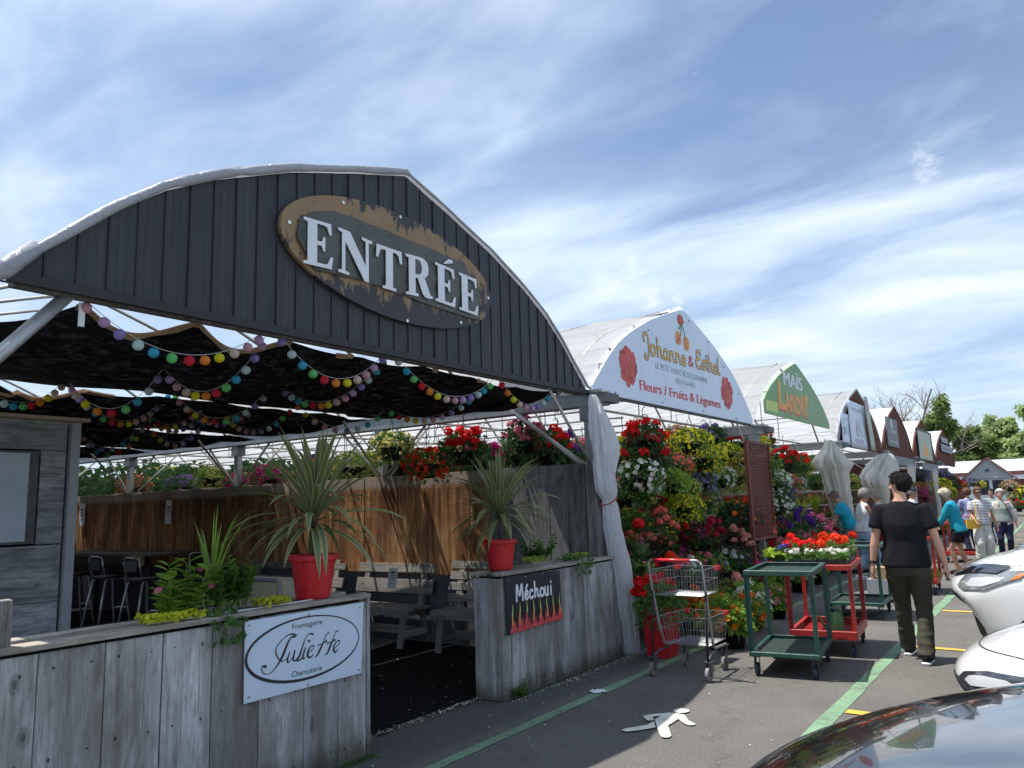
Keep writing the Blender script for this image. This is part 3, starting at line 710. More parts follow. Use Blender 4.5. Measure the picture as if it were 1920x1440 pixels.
# ------------------------------------------------------------------ other gables and their signs
def gable_board(k, name, label, m, y0, y1, zb, th=.02, inset=.03, zt=None, split=None, pm=None, x=XF):
    t = T(name, label, 'gable' if pm else 'sign', (x, 0, 0))
    def top(y): return prof(k, y)-inset
    if split is None:
        split = [y0, y1]
    for i in range(len(split)-1):
        u0, u1 = split[i]+.002, split[i+1]-.002
        ys = np.linspace(u0, u1, max(3, int((u1-u0)/.15)))
        poly = [(u0, zb), (u1, zb)]+[(u, max(zb+.01, top(u))) for u in reversed(ys)]
        MB().prism(poly, lambda u, v, w: (w, u, v), th+rnd.uniform(0, .002)).build('panel' if not pm else 'plank', m, t)
    return t
def flower_print(t, y, z, ry, rz, m1='print_red', m2='print_darkred', w0=.024, seed=1, mc='print_orange'):
    r = random.Random(seed); mb = MB(); mb2 = MB()
    for ring, (n, d, s) in enumerate(((11, .72, .34), (9, .45, .3), (6, .2, .24))):
        for i in range(n):
            a = 2*math.pi*(i+r.random()*.6)/n; cy, cz = y+math.cos(a)*d*ry, z+math.sin(a)*d*rz
            P_ = []
            for j in range(9):
                b = 2*math.pi*j/9; q = s*(1+r.uniform(-.25, .25)); P_.append((cy+math.cos(b)*q*ry, cz+math.sin(b)*q*rz))
            (mb if r.random() < .62 else mb2).prism(P_, lambda u, v, w: (w0+ring*.0012+i*.0001+w, u, v), .0004)
    mb.build('flower_print', m1, t); mb2.build('flower_print', m2, t)
    m3 = MB()
    for i in range(14): 
        a = r.uniform(0, 6.28); d = r.uniform(.1, .7); cy, cz = y+math.cos(a)*d*ry, z+math.sin(a)*d*rz
        m3.prism([(cy-.004, cz), (cy, cz-.03*rz/.2), (cy+.006, cz+.0), (cy, cz+.03*rz/.2)], lambda u, v, w: (w0+.005+w, u, v), .0003)
    m3.build('flower_print', mc, t)
def glyph_strokes():
    S = {}
    S['J'] = [[(.05, .62), (.0, .85), (.12, 1.0), (.3, .98), (.36, .8), (.36, .3), (.33, -.1), (.2, -.3), (.06, -.24), (.1, -.08)]]
    S['o'] = [[(.22, .5), (.05, .45), (.0, .22), (.1, .02), (.26, .02), (.36, .22), (.33, .42), (.22, .5), (.42, .42)]]
    S['h'] = [[(.02, .95), (.05, .5), (.05, .02)], [(.06, .35), (.2, .5), (.3, .45), (.3, .15), (.38, .03), (.46, .08)]]
    S['a'] = [[(.3, .45), (.16, .5), (.02, .35), (.03, .1), (.15, .02), (.28, .15), (.32, .46), (.32, .12), (.42, .04)]]
    S['n'] = [[(.02, .48), (.05, .02)], [(.06, .33), (.2, .5), (.3, .42), (.3, .14), (.38, .03), (.46, .08)]]
    S['e'] = [[(.04, .24), (.26, .3), (.28, .44), (.16, .5), (.03, .36), (.03, .12), (.16, .0), (.34, .1)]]
    S['E'] = [[(.5, .85), (.36, 1.0), (.14, .92), (.1, .68), (.28, .56), (.38, .56)], [(.28, .56), (.04, .42), (.02, .14), (.2, -.02), (.42, .05), (.52, .2)]]
    S['s'] = [[(.26, .46), (.12, .5), (.04, .38), (.2, .26), (.26, .12), (.14, .0), (.0, .08)]]
    S['t'] = [[(.12, .85), (.12, .2), (.2, .02), (.3, .06)], [(-.02, .55), (.28, .55)]]
    S['l'] = [[(.06, .98), (.06, .2), (.13, .02), (.24, .06)]]
    S['&'] = [[(.42, .05), (.1, .6), (.12, .78), (.24, .8), (.28, .66), (.05, .3), (.04, .1), (.18, .0), (.34, .12), (.42, .3)]]
    S['M'] = [[(.02, .0), (.06, .95), (.3, .3), (.52, .95), (.6, .0)]]
    S['c'] = [[(.3, .42), (.18, .5), (.03, .38), (.02, .12), (.14, .0), (.32, .08)]]
    S['é'] = S['e']+[[(.12, .66), (.26, .84)]]
    S['u'] = [[(.02, .5), (.02, .14), (.14, .0), (.28, .1), (.3, .5)], [(.3, .5), (.32, .0)]]
    S['i'] = [[(.04, .5), (.06, .0)], [(.05, .76, 1.2), (.055, .78, 1.2)]]
    return S
GS = glyph_strokes(); GS['0'] = [[(.2, .5), (.05, .42), (.0, .24), (.06, .05), (.2, .0), (.34, .07), (.38, .26), (.32, .44), (.2, .5)]]; GW = dict(J=.44, o=.44, h=.46, a=.43, n=.46, e=.36, E=.54, s=.3, t=.26, l=.22, M=.68, c=.34, u=.46, i=.2); GW['é'] = .36; GW['&'] = .5; GW['0'] = .38
def brush_word(name, word, m, t, fn, u0, u1, v0, h, wd, w=.003, slope=0, outline=None, ow=1.6, gap=.06):
    L = sum(GW[c] for c in word)+gap*(len(word)-1); k = (u1-u0)/L
    for mm, ww, zz in (((outline, wd*ow, w),) if outline else ())+((m, wd, w+.0016),):
        mb = MB(); x = 0
        for c in word:
            for s in GS[c]: stroke(mb, [(u0+(x+p[0])*k, v0+p[1]*h+slope*(x+p[0])*k) for p in s], ww, fn, zz, 6)
            x += GW[c]+gap
        mb.build(name, mm, t, fix=False)
def gable2():
    t = gable_board(1, 'flower_stall_sign', 'white arched sign of Johanne & Esthel with red flowers and fruits', 'board_white', 7.36, 12.82, 2.80, split=[7.36, 10.0, 12.82])
    fn = fac(0.0)
    brush_word('lettering', 'Johanne', 'print_gold', t, fn, 8.74, 10.08, 3.44, .25, .032, .024, outline='print_outline')
    brush_word('lettering', '&', 'print_red', t, fn, 10.18, 10.36, 3.46, .16, .03, .024)
    brush_word('lettering', 'Esthel', 'print_gold', t, fn, 10.46, 11.40, 3.47, .25, .032, .024, outline='print_outline')
    text_on('lettering', 'LE PETIT MARCHÉ DE JOHANNE', 'print_grey', t, fn, 9.05, 10.86, 3.275, .078, w=.0235)
    text_on('lettering', '450 414-4451', 'print_grey', t, fn, 9.66, 10.36, 3.145, .078, w=.0235)
    text_on('lettering', 'Fleurs / Fruits & Légumes', 'print_red', t, fn, 8.56, 11.33, 2.945, .125, w=.0235, fat=.009)
    flower_print(t, 8.27, 3.20, .23, .235, seed=3); flower_print(t, 11.66, 3.22, .24, .25, seed=5)
    flower_print(t, 9.98, 4.07, .11, .085, seed=8)
    flower_print(t, 9.86, 3.80, .1, .1, 'print_orange', 'print_red', seed=9, mc='print_gold'); flower_print(t, 10.14, 3.76, .1, .1, 'print_orange', 'print_red', seed=10, mc='print_yellow')
    mb = MB()
    for a, b in (((9.98, 4.02), (9.95, 3.86)), ((10.02, 4.02), (10.1, 3.85)), ((9.96, 3.98), (9.88, 3.94))): stroke(mb, [(a[0], a[1]), ((a[0]+b[0])/2+.02, (a[1]+b[1])/2), b], .022, fn, .0265)
    mb.build('flower_print', 'print_green', t)
    for y, z in ((8.2, 3.42), (8.9, 3.75), (9.7, 4.17), (10.3, 4.12), (11.0, 3.92), (11.6, 3.62), (12.2, 3.25), (7.9, 2.84), (9.2, 2.84), (10.6, 2.84), (12.0, 2.84)):
        MB().tube([(.02, y, z), (.028, y, z)], .012, 6).build('screw', 'print_black', t)
    MB().box((-.03, 10.1, 2.80), (.05, 5.4, .05)).build('lower_rail', 'steel_dark', t)
gable2()
def gable3():
    t = gable_board(2, 'corn_stall_sign', 'green arched sign reading MAIS LANDRY on the third tunnel roof', 'board_green', 13.55, 18.2, 3.05, inset=.05, split=[13.55, 15.75, 18.2])
    fn = fac(0)
    text_on('lettering', 'MAÏS', 'print_white', t, fn, 14.86, 16.16, 3.70, .27, w=.0235, fat=.03)
    # LANDRY in letters that grow taller at the ends, yellow above, red below
    for m, z0, w in (('print_orange', 3.20, .0235), ('print_red', 3.165, .0225)):
        vs, fs = text_polys('ANDRY', .36/.69, .022); a = min(v[0] for v in vs); b = max(v[0] for v in vs)
        mb = MB(); mb.v = [fn(14.82+(x-a)/(b-a)*1.72, z0+y*(.92+.14*((x-a)/(b-a))**2), w) for x, y in vs]; mb.f = fs; mb.build('lettering', m, t, fix=False)
        mb = MB(); mb.prism([(14.40, z0), (14.86, z0), (14.86, z0+.12), (14.58, z0+.12), (14.60, z0+.53), (14.42, z0+.53)], lambda u, v, w_: (w+w_, u, v), .0005); mb.build('lettering', m, t)
    mb = MB()
    for u0, u1 in ((14.42, 14.6), (14.9, 15.05), (15.3, 15.4), (15.62, 15.72), (16.05, 16.15), (16.3, 16.5)):
        z1 = 3.73 if u0 < 14.5 else 3.55+.12*((u0-14.8)/1.7)**2
        mb.prism([(u0, z1-.13), (u1, z1-.13), (u1, z1-.01), (u0, z1-.01)], lambda u, v, w_: (.0245+w_, u, v), .0004)
    # yellow tops only where a letter stroke is: kept narrow
    mb.build('lettering', 'print_gold', t)
    text_on('lettering', 'Fraîs', 'print_pale', t, fn, 16.68, 17.25, 3.36, .1, w=.0235); text_on('lettering', 'du jour', 'print_pale', t, fn, 16.85, 17.6, 3.15, .09, w=.0235)
    mb = MB(); mb.prism([(13.60, 3.11), (14.33, 3.11), (14.33, 3.30), (13.66, 3.30)], lambda u, v, w: (.0205+w, u, v), .001); mb.build('price_box', 'print_lime', t)
    text_on('lettering', '450', 'print_green', t, fn, 13.75, 14.2, 3.22, .06, w=.023) if False else None
gable3()
def banner(parent, name, y0, y1, z0, z1, m, x=.05, sag=.0, skew=0.0):
    mb = MB(); mb.grid(lambda u, v: (x+.012*mnoise.noise(Vector((u*3, v*3, y0))), y0+(y1-y0)*u+skew*v, z0+(z1-z0)*v), 8, 8)
    me = mb.mesh(name, True); bm = bmesh.new(); bm.from_mesh(me); bmesh.ops.solidify(bm, geom=bm.faces[:], thickness=.006); bm.to_mesh(me); bm.free(); return obj(name, me, m, parent)
def red_gables():
    info = {3: 'red plank gable with white banners on the fourth tunnel roof', 4: 'red plank gable with an oval-marked grey sign', 5: 'red plank gable half covered by a tall square sign', 6: 'last red plank gable of the row with hanging plank signs'}
    for k in (3, 4, 5, 6):
        a, b = VAL[k]+.1, VAL[k+1]-.1; n = 22
        t = gable_board(k, 'red_gable', info[k], 'wood_red', a, b, 2.72, th=.03, inset=.02, split=list(np.linspace(a, b, n)), pm=True)
        pts = [(.02, a+(b-a)*i/30, prof(k, a+(b-a)*i/30)+.01) for i in range(31)]
        MB().tube(pts, .035, 6).build('rolled_edge', 'plastic_edge' if k == 3 else 'wood_red', t, smooth=True)
        if k == 3: MB().grid(lambda u, v: (.045+.02*mnoise.noise(Vector((u*9, v*4, 2))), a-.2+(1.9*u), prof(k, min(b, a+1.9*u))-.02-(.45-.3*u)*v), 24, 4).build('draped_plastic', 'plastic_wrap', t, smooth=True)
    # banners on the fourth gable
    t = T('white_banner', 'big white banner with a red and green swirl on the fourth gable', 'banner', (XF+.04, 0, 0)); banner(t, 'cloth', 19.95, 21.9, 2.72, 3.88, 'board_white')
    mb = MB(); fn = fac(.07); stroke(mb, [(20.75, 3.45, .4), (20.85, 3.3), (20.7, 3.12), (20.9, 3.0, .3)], .06, fn); mb.build('print', 'print_pink', t, fix=False)
    mb = MB(); stroke(mb, [(21.2, 3.5, .4), (21.05, 3.3), (21.2, 3.1), (21.35, 3.02, .3)], .05, fn); mb.build('print', 'print_pale', t, fix=False)
    text_on('lettering', 'TRAITEUR', 'print_grey', t, fn, 20.35, 21.4, 2.85, .1); text_on('lettering', 'Fruits & Légumes', 'print_grey', t, fn, 20.3, 21.5, 3.66, .08)
    t = T('white_banner', 'narrow white poster with black line drawing left of the big banner', 'banner', (XF+.03, 0, 0)); banner(t, 'cloth', 19.12, 19.9, 2.76, 3.5, 'board_blue')
    mb = MB(); r = random.Random(4)
    for i in range(16): c0, c1 = 19.2+r.random()*.55, 2.9+r.random()*.5; stroke(mb, [(c0, c1), (c0+r.uniform(-.1, .1), c1+.06), (c0+r.uniform(-.1, .1), c1+.1)], .014, fac(.068))
    mb.build('print', 'print_black', t, fix=False)
    t = T('white_banner', 'tall pale banner standing past the right edge of the fourth gable', 'banner', (XF+.12, 0, 0)); banner(t, 'cloth', 21.95, 22.5, 2.72, 4.12, 'print_pale', skew=-.45)
    banner(t, 'print', 21.62, 21.95, 3.75, 4.0, 'print_pink', x=.062)
    def board_sign(label, y0, y1, z0, z1, lines, m='board_grey', mt='print_white', ov=None, x=.06, cat='sign'):
        t = T('hanging_sign', label, cat, (XF+x, 0, 0)); MB().box((0, (y0+y1)/2, (z0+z1)/2), (.03, y1-y0, z1-z0)).build('board', m, t)
        fn = fac(.018)
        for s, u0, u1, v, h in lines: text_on('lettering', s, mt, t, fn, u0, u1, v, h, w=.0)
        if ov:
            mb = MB(); mb.prism([(ov[0]+.13*math.cos(q*.524), ov[1]+.16*math.sin(q*.524)) for q in range(12)], lambda u, v, w: (.017+w, u, v), .001); mb.build('emblem', mt, t)
        return t
    board_sign('grey sign with a white oval emblem on the fifth gable', 25.15, 27.05, 2.98, 3.86, [('FROMAGERIE', 25.5, 26.7, 3.4, .1), ('CHARCUTERIE', 25.5, 26.8, 3.1, .07)], ov=(26.0, 3.68))
    board_sign('long low grey sign under the fifth gable', 25.4, 29.4, 2.44, 2.70, [('FRUITS  LÉGUMES', 25.8, 29.0, 2.52, .1)], 'board_grey', 'print_grey', x=.1)
    t = board_sign('tall square sign with a dark frame on the sixth gable', 31.2, 34.9, 2.78, 3.86, [], 'print_pale')
    for a, b, c, d in ((31.2, 34.9, 3.84, 3.9), (31.2, 34.9, 2.74, 2.80), (31.14, 31.26, 2.74, 3.9), (34.84, 34.96, 2.74, 3.9)): MB().box((.01, (a+b)/2, (c+d)/2), (.05, b-a, d-c)).build('frame', 'print_black', t)
    MB().prism([(32.3, 2.9), (33.9, 2.9), (33.7, 3.25), (33.2, 3.3), (33.1, 3.7), (32.9, 3.3), (32.5, 3.2)], lambda u, v, w: (.017+w, u, v), .002).build('print', 'print_orange', t)
    board_sign('long low pale sign under the sixth gable', 31.5, 35.9, 2.38, 2.64, [('LÉGUMES', 32.2, 35.2, 2.45, .1)], 'board_grey', 'print_grey', x=.1)
    board_sign('grey plank sign hanging on the last gable', 37.8, 41.6, 3.30, 3.62, [('MARCHÉ', 38.3, 41.1, 3.38, .12)], 'print_grey', 'print_black', x=.1)
    board_sign('small pair of plank signs at the top of the last gable', 38.3, 40.6, 3.72, 3.95, [], 'print_grey', x=.08)
    # dark curtains of rolled plastic below the far gables
    for k, lab in ((4, 'pale plastic curtain gathered beside the opening under the fifth gable'), (5, 'pale plastic curtain gathered beside the opening under the sixth gable')):
        t = T('plastic_curtain', lab, 'curtain', (XF+.1, VAL[k+1]-.9, 0))
        MB().grid(lambda u, v: (.15*math.sin(u*30+v*2)*.3, -1.1+1.3*u+(.6*v if True else 0)*(1-u), 2.5-2.2*v), 30, 8).build('sheet', 'plastic_old', t, smooth=True)
        w = T('stall_wall', ['dark red plank wall of the stall under the fifth gable', 'dark red plank wall of the stall under the sixth gable'][k-4], 'wall', (XF-.9, 0, 0))
        a, b = VAL[k], VAL[k+1]
        for i in range(12): MB().box((0, a+(b-a)*(i+.5)/12, 1.25), (.03, (b-a)/12-.01, 2.5)).build('plank', 'wood_red', w)
red_gables()

def wrap_post(y, top, pts, label, m='plastic_wrap', tie=None, x=-3.93, seed=1):
    """a sheet of plastic gathered round a post: pts = (z, centre y, half width, half depth)"""
    t = T('plastic_wrap', label, 'plastic sheet', (x, y, 0), group='plastic sheets gathered at the facade posts')
    n = 84; mb = MB(); cs = catmull([(p[0], p[1], p[2], p[3]) for p in pts], 8)
    for z, cy, hw, hd in cs:
        for j in range(n):
            a = 2*math.pi*j/n; A_ = 1.0 if seed == 1 else 1.9; pl = 1+.11*A_*math.sin(a*9+seed+.6*math.sin(z*4))+.09*A_*math.sin(a*14+z*1.6+seed)+.22*mnoise.noise(Vector((math.cos(a)*2.2, math.sin(a)*2.2, z*3.0+seed)))+.12*(1-abs(mnoise.noise(Vector((math.cos(a)*4, math.sin(a)*4, z*6+seed))))*4)*.5
            mb.v.append((math.cos(a)*hd*pl, cy+math.sin(a)*hw*pl, z))
    for k in range(len(cs)-1):
        for j in range(n): mb.f.append((k*n+j, k*n+(j+1) % n, (k+1)*n+(j+1) % n, (k+1)*n+j))
    mb.build('sheet', m, t, smooth=True)
    if tie: MB().tube([(math.cos(a)*tie[3], tie[1]+math.sin(a)*tie[2], tie[0]+.05*math.sin(a)) for a in [i*math.pi/6 for i in range(12)]], .008, 6, closed=True).build('tie', 'print_darkred', t)
    return t
wrap_post(7.3, 2.7, [(2.72, -.2, .03, .03), (2.66, -.18, .06, .05), (2.5, -.1, .13, .07), (2.26, .0, .23, .08), (2.1, .02, .22, .08), (1.9, -.02, .16, .07), (1.72, .0, .16, .07), (1.62, .03, .09, .05), (1.55, .05, .10, .06), (1.2, .12, .14, .07), (.8, .24, .16, .08), (.4, .32, .15, .08), (.1, .36, .13, .07), (.0, .38, .1, .06)],
          'white plastic sheet gathered at the post beside the flame sign planter, reaching the ground', tie=(1.61, .03, .14, .075))
wrap_post(18.4, 2.7, [(2.75, -1.0, .04, .05), (2.6, -1.0, .25, .12), (2.35, -.95, .70, .2), (2.2, -.85, .85, .25), (2.0, -.8, .55, .2), (1.6, -.65, .5, .18), (1.2, -.4, .45, .15), (.9, -.3, .4, .12)], 'bulky pale plastic sheet hanging at the post right of the corn sign', 'plastic_old', seed=4)
wrap_post(23.6, 2.7, [(2.72, .5, .1, .05), (2.6, .2, .7, .16), (2.3, -.4, 1.3, .22), (2.0, -.9, 1.6, .22), (1.8, -1.3, 1.3, .2), (1.6, -1.2, .8, .16), (1.3, -.9, .45, .12), (1.0, -.8, .35, .1)], 'wide cream plastic sheet blowing out left of the red fifth gable', 'plastic_old', seed=7)

# ------------------------------------------------------------------ planters
def planter(label, y0, y1, x0=-3.92, d=.30, h=1.03, seams=None, end_left=False, end_right=False):
    t = T('plank_planter', label, 'planter', (x0, y0, 0), group='weathered plank planters at the patio edge')
    L = y1-y0; ys = seams or list(np.arange(0, L+.01, .3))
    for i in range(len(ys)-1):
        w = ys[i+1]-ys[i]; plank('plank', (-.012+rnd.uniform(-.0025, .0025), ys[i]+w/2, (h-.035)/2+rnd.uniform(-.003, .0)), (.024, w-.006, h-.045), 'wood_grey', t, .0015)
    n = len(ys)
    for i in range(int(L/.32)): plank('plank', (-d+.012, .16+i*.32, h/2-.02), (.024, .31, h-.05), 'wood_grey', t, .0015)
    if end_left:
        plank('plank', (-.082, -.002, (h-.04)/2), (.12, .026, h-.05), 'wood_grey', t); plank('plank', (-.215, -.001, (h-.04)/2), (.14, .024, h-.05), 'wood_grey', t)
    if end_right:
        plank('end_post', (-.02, L+.018, h/2+.0), (.05, .03, h+.01), 'wood_grey', t); plank('plank', (-.17, L+.014, (h-.04)/2), (.24, .022, h-.05), 'wood_grey', t)
    # cap boards round a strip of soil
    plank('cap_board', (-.035, L/2, h-.009), (.11, L+.05, .03), 'wood_cap', t, .002); plank('cap_board', (-d+.03, L/2, h-.009), (.09, L+.05, .03), 'wood_cap', t, .002)
    mb = MB()
    for i in range(len(ys)-1):
        for z in (.10, .52, h-.12):
            for q in (.22, .78): mb.tube([(.0, ys[i]+(ys[i+1]-ys[i])*q, z+rnd.uniform(-.02, .02)), (.0022, ys[i]+(ys[i+1]-ys[i])*q, z)], .0042, 6)
    tag(mb.build('nails', 'rubber', t), kind='stuff')
    MB().box((-d/2, L/2, h-.05), (d-.1, L-.06, .03)).build('soil', 'soil', t)
    return t
s1 = [onv-.02 for onv in []]
pl1 = planter('long weathered plank planter with the Juliette sign in the left foreground', .35, 3.80, seams=[0, .35, .70, 1.05, 1.39, 1.70, 2.0, 2.29, 2.6, 2.93, 3.2, 3.45], end_right=True)
pl2 = planter('weathered plank planter with the flame sign right of the patio entrance', 5.35, 7.48, seams=[0, .12, .33, .55, .80, 1.08, 1.36, 1.62, 1.86, 2.13], end_left=True)
plank('post_stub', at(8, 1180, x=-3.97)-pl1.location+Vector((0, -.02, .02)), (.05, .08, .22), 'wood_bench_up', pl1)
tl = T('planter_liner', 'pale plastic liner edge along the planting of the left planter', 'liner', (-4.0, 2.35, 1.03))
MB().tube([(.0, -.05, .0), (.015, .3, .004), (.01, .7, .0), (.0, 1.1, .003)], .012, 6).build('rim', 'print_white', tl, smooth=True)
def juliette():
    t = T('juliette_sign', 'white sign with an oval reading Fromagerie Juliette Charcuterie on the left planter', 'sign', (-3.905, 0, 0))
    MB().prism([(2.835, .535), (3.735, .535), (3.755, .985), (2.83, .985)], lambda u, v, w: (w, u, v), .006).build('board', 'board_blue', t)
    fn = fac(.0); mb = MB(); cy, cz, a, b = 3.275, .77, .435, .183
    pts = [(cy+a*math.cos(q), cz+b*math.sin(q), 1-.45*math.cos(q-.6)+.0) for q in [i*2*math.pi/48 for i in range(49)]]
    stroke(mb, pts, .0125, fn, .0075, 1, ends=False, smooth=False); mb.build('oval_line', 'print_black', t, fix=False)
    text_on('lettering', 'Fromagerie', 'print_black', t, fn, 3.165, 3.40, .893, .033, w=.0075); text_on('lettering', 'Charcuterie', 'print_black', t, fn, 3.165, 3.40, .615, .033, w=.0075)
    q = lambda p: [((lambda A: (A.y, A.z))(at(420+x[0]/6, 1100+x[1]/6, x=-3.897)))+((x[2],) if len(x) > 2 else ()) for x in p]
    mb = MB(); wd = .013
    for s in ([(812, 548, .9), (775, 533, .9), (720, 545, .5), (650, 605, .5), (590, 690, .6), (590, 760, .8), (620, 820, .6), (660, 840, .4), (715, 800, .3)],
              [(795, 565, 1.2), (765, 565, .8), (735, 600, 1), (700, 680, 1.4), (655, 790, 1.5), (610, 870, .9), (550, 950, .5), (490, 985, .4), (440, 970, .5), (425, 925, .6), (440, 895, .8), (468, 900, 1.6)],
              [(745, 730, .5), (720, 800, 1), (715, 845, 1.1), (740, 840, .5), (790, 760, .4), (800, 715, .8), (780, 800, 1.2), (790, 835, .9), (820, 815, .4)],
              [(1000, 535, 1.2), (960, 530, .6), (920, 580, .5), (880, 690, 1), (845, 790, 1.2), (805, 830, .6), (850, 825, .9), (890, 790, .4)],
              [(915, 690, .8), (890, 780, 1.3), (890, 810, 1), (915, 800, .5)], [(955, 608, 1.5), (958, 612, 1.5)],
              [(950, 745, .5), (1000, 700, .5), (1010, 665, .6), (980, 670, .7), (945, 730, 1.1), (945, 785, 1.3), (975, 795, .8), (1005, 760, .5)],
              [(1185, 520, .7), (1160, 530, .6), (1130, 600, .6), (1090, 690, 1.3), (1050, 770, 1), (1025, 790, .4)], [(1060, 660, .8), (1080, 650, .5), (1110, 640, .6), (1155, 605, .5), (1150, 625, .9)],
              [(1285, 498, .7), (1258, 508, .6), (1235, 570, .6), (1195, 670, 1.3), (1165, 745, 1), (1135, 768, .4)], [(1165, 640, .8), (1190, 625, .5), (1215, 620, .6), (1252, 590, .5), (1248, 605, .9)],
              [(1250, 690, .5), (1290, 645, .5), (1303, 610, .7), (1275, 610, .6), (1240, 660, 1), (1235, 715, 1.3), (1255, 738, .9), (1285, 700, .5)]):
        stroke(mb, q(s), wd*.85, fn, .0075, 6)
    mb.build('lettering', 'print_black', t, fix=False)
    for y, z in ((2.86, .96), (3.29, .965), (3.72, .955), (2.865, .565), (3.29, .55), (3.71, .56)): MB().tube([(.005, y, z), (.011, y, z)], .007, 8).build('screw', 'steel', t)
juliette()
def mechoui():
    t = T('mechoui_sign', 'dark navy sign with flames reading Mechoui on the right planter', 'sign', (-3.905, 0, 0))
    MB().prism([(5.39, .525), (6.255, .545), (6.245, .985), (5.375, 1.0)], lambda u, v, w: (w, u, v), .006).build('board', 'print_navy', t)
    fn = fac(.0); W_ = 'Méch0ui'
    brush_word('lettering', W_, 'print_white', t, fn, 5.53, 6.105, .785, .14, .0245, .0075, gap=.12, slope=.0)
    r = random.Random(5); mb = MB(); mb2 = MB(); mb3 = MB()
    P0 = lambda i: 5.47+i*.1075
    for i in range(8):
        u = P0(i); h = .40 if i else .38; z0 = .53+.018*(u-5.4); 
        k = [(0, 1.5), (.12, 1.25), (.28, .9), (.42, .5), (.6, .42), (.8, .3), (1, .04)]
        ph = .7*i; hh = .235
        pts = [(u+.006*math.sin(q*9+ph), z0+q*hh, max(.05, wv)) for q, wv in k]
        stroke(mb2, [p for p in pts if p[1] > z0+hh*.4], .040, fn, .0076, 6, ends=False)
        stroke(mb, [(p[0], p[1], p[2]*1.2) for p in pts if p[1] < z0+hh*.62], .042, fn, .0080, 6, ends=False)
        stroke(mb3, [(p[0], p[1], p[2]*1.02) for p in pts if z0+hh*.27 < p[1] < z0+hh*.65], .036, fn, .0083, 6, ends=False)
        for s in (-.026, .03):
            if i+s*40 < -.9: continue
            uu = u+s+r.uniform(-.006, .006); h2 = r.uniform(.07, .12); stroke(mb, [(uu, z0-.0, 1.4), (uu+.005, z0+h2*.5, .8), (uu, z0+h2, .05)], .030, fn, .0079, 5, ends=False)
    mb.prism([(5.43, .528), (6.235, .547), (6.235, .575), (5.43, .556)], lambda u, v, w: (.0071+w, u, v), .0004)
    mb.build('flames', 'print_red', t, fix=False); mb2.build('flames', 'print_lime', t, fix=False); mb3.build('flames', 'print_orange', t, fix=False)
    for y, z in ((5.42, .97), (5.68, .975), (5.95, .975), (6.2, .965), (6.215, .59), (5.45, .55), (5.8, .553)): MB().tube([(.005, y, z), (.01, y, z)], .006, 8).build('screw', 'chrome', t)
mechoui()

# ------------------------------------------------------------------ partition fence (patio | flower stall)
def fence():
    t = T('plank_fence', 'tall plank fence between patio and flower stall, brown cedar turning grey near the front', 'fence', (-4.0, 7.2, 0))
    x = -1.42; i = 0
    while x > -12:
        w = rnd.uniform(.27, .33); plank('plank', (x-w/2, rnd.uniform(-.004, .004), 1.40+rnd.uniform(-.006, .006)), (w-.005, .025, 1.2), 'wood_brown', t, .002, bev=.002); x -= w; i += 1
    x = -.14
    while x > -1.36:
        w = rnd.uniform(.2, .27); plank('plank', (x-w/2, rnd.uniform(-.006, .006)+.02, 1.02), (w-.005, .03, 1.98), 'wood_dark', t, .002); x -= w
    plank('corner_post', (-.06, .05, 1.0), (.12, .12, 1.99), 'wood_dark', t)
    # sloping end panel towards the front
    mb = MB(); mb.prism([(-.02, 0), (.03, 0), (.03, 1.03), (.0, 1.3), (-.02, 1.93), (-.05, 1.96)], lambda u, v, w: (u+.02, .13+w*1.0, v), .12); mb.build('end_panel', 'wood_dark', t)
    MB().box((-4.0, .03, .41), (4.4, .015, .81)).build('lower_panel', 'grey_sheet', t); MB().box((-9.2, .03, .41), (5.99, .015, .81)).build('lower_panel', 'print_black', t)  # left stretch black: interior darkness put into the panel's colour
    for z in (.86, 1.75): plank('rail', (-7, .045, z), (10.2, .04, .08), 'wood_bench', t)
fence()
w_ = T('patio_darkening_wall', 'added dark plank wall that darkens the rear of the patio', 'wall', (-15.6, 0, 0))
for i in range(19): MB().box((0, 1.6+i*.3, 1.35), (.03, .29, 2.7)).build('plank', 'wood_dark', w_)  # whole wall added to darken the patio
def poster(label, p, y, rz=0, w=.11, h=.26, lean=0, lines=True):
    t = T('poster', label, 'poster', p, rz, 'small white posters in the patio'); t.rotation_euler = (lean, 0, rz)
    MB().box((0, 0, 0), (w, .003, h)).build('sheet', 'paper', t)
    fn = lambda u, v, ww: (u, -.0025-ww, v)
    k = w/.19
    mb = MB(); mb.prism([(-.035*k+.035*k*math.cos(q*.628)*1.0+.035*k, .085*k+.018*k*math.sin(q*.628)) for q in range(10)], lambda u, v, ww: fn(u, v, ww), .0006); mb.box((-.02*k, -.003, .068*k), (.006*k, .001, .03*k)); mb.box((.02*k, -.003, .068*k), (.006*k, .001, .03*k)); mb.build('print', 'print_black', t)
    for a, b in ((-.085*k, -.04*k), (.045*k, .085*k)):
        MB().box(((a+b)/2, -.003, .09*k), (b-a, .001, .02*k)).build('print', 'print_red', t)
    text_on('lettering', 'Réservé', 'print_black', t, fn, -.055*k, .06*k, .02*k, .026*k, .001, w=.0005, slope=.1)
    text_on('lettering', 'aux clients', 'print_black', t, fn, -.07*k, .07*k, -.02*k, .024*k, .001, w=.0005, slope=.1)
    mb = MB(); stroke(mb, [(-.05*k, -.045*k), (.045*k, -.035*k)], .005*k, fn, .0005); mb.build('print', 'print_black', t, fix=False)
    mb = MB(); mb.box((0, -.003, -.085*k), (.1*k, .001, .018*k)); mb.build('print', 'print_grey', t)
poster('small white poster on the brown fence left of the spiky plant', at(316, 960, y=7.16), 7.16, w=.17, h=.38)
poster('small white poster on the dark end of the fence beside the kiosk', at(154, 965, y=7.16), 7.16, w=.2, h=.4)

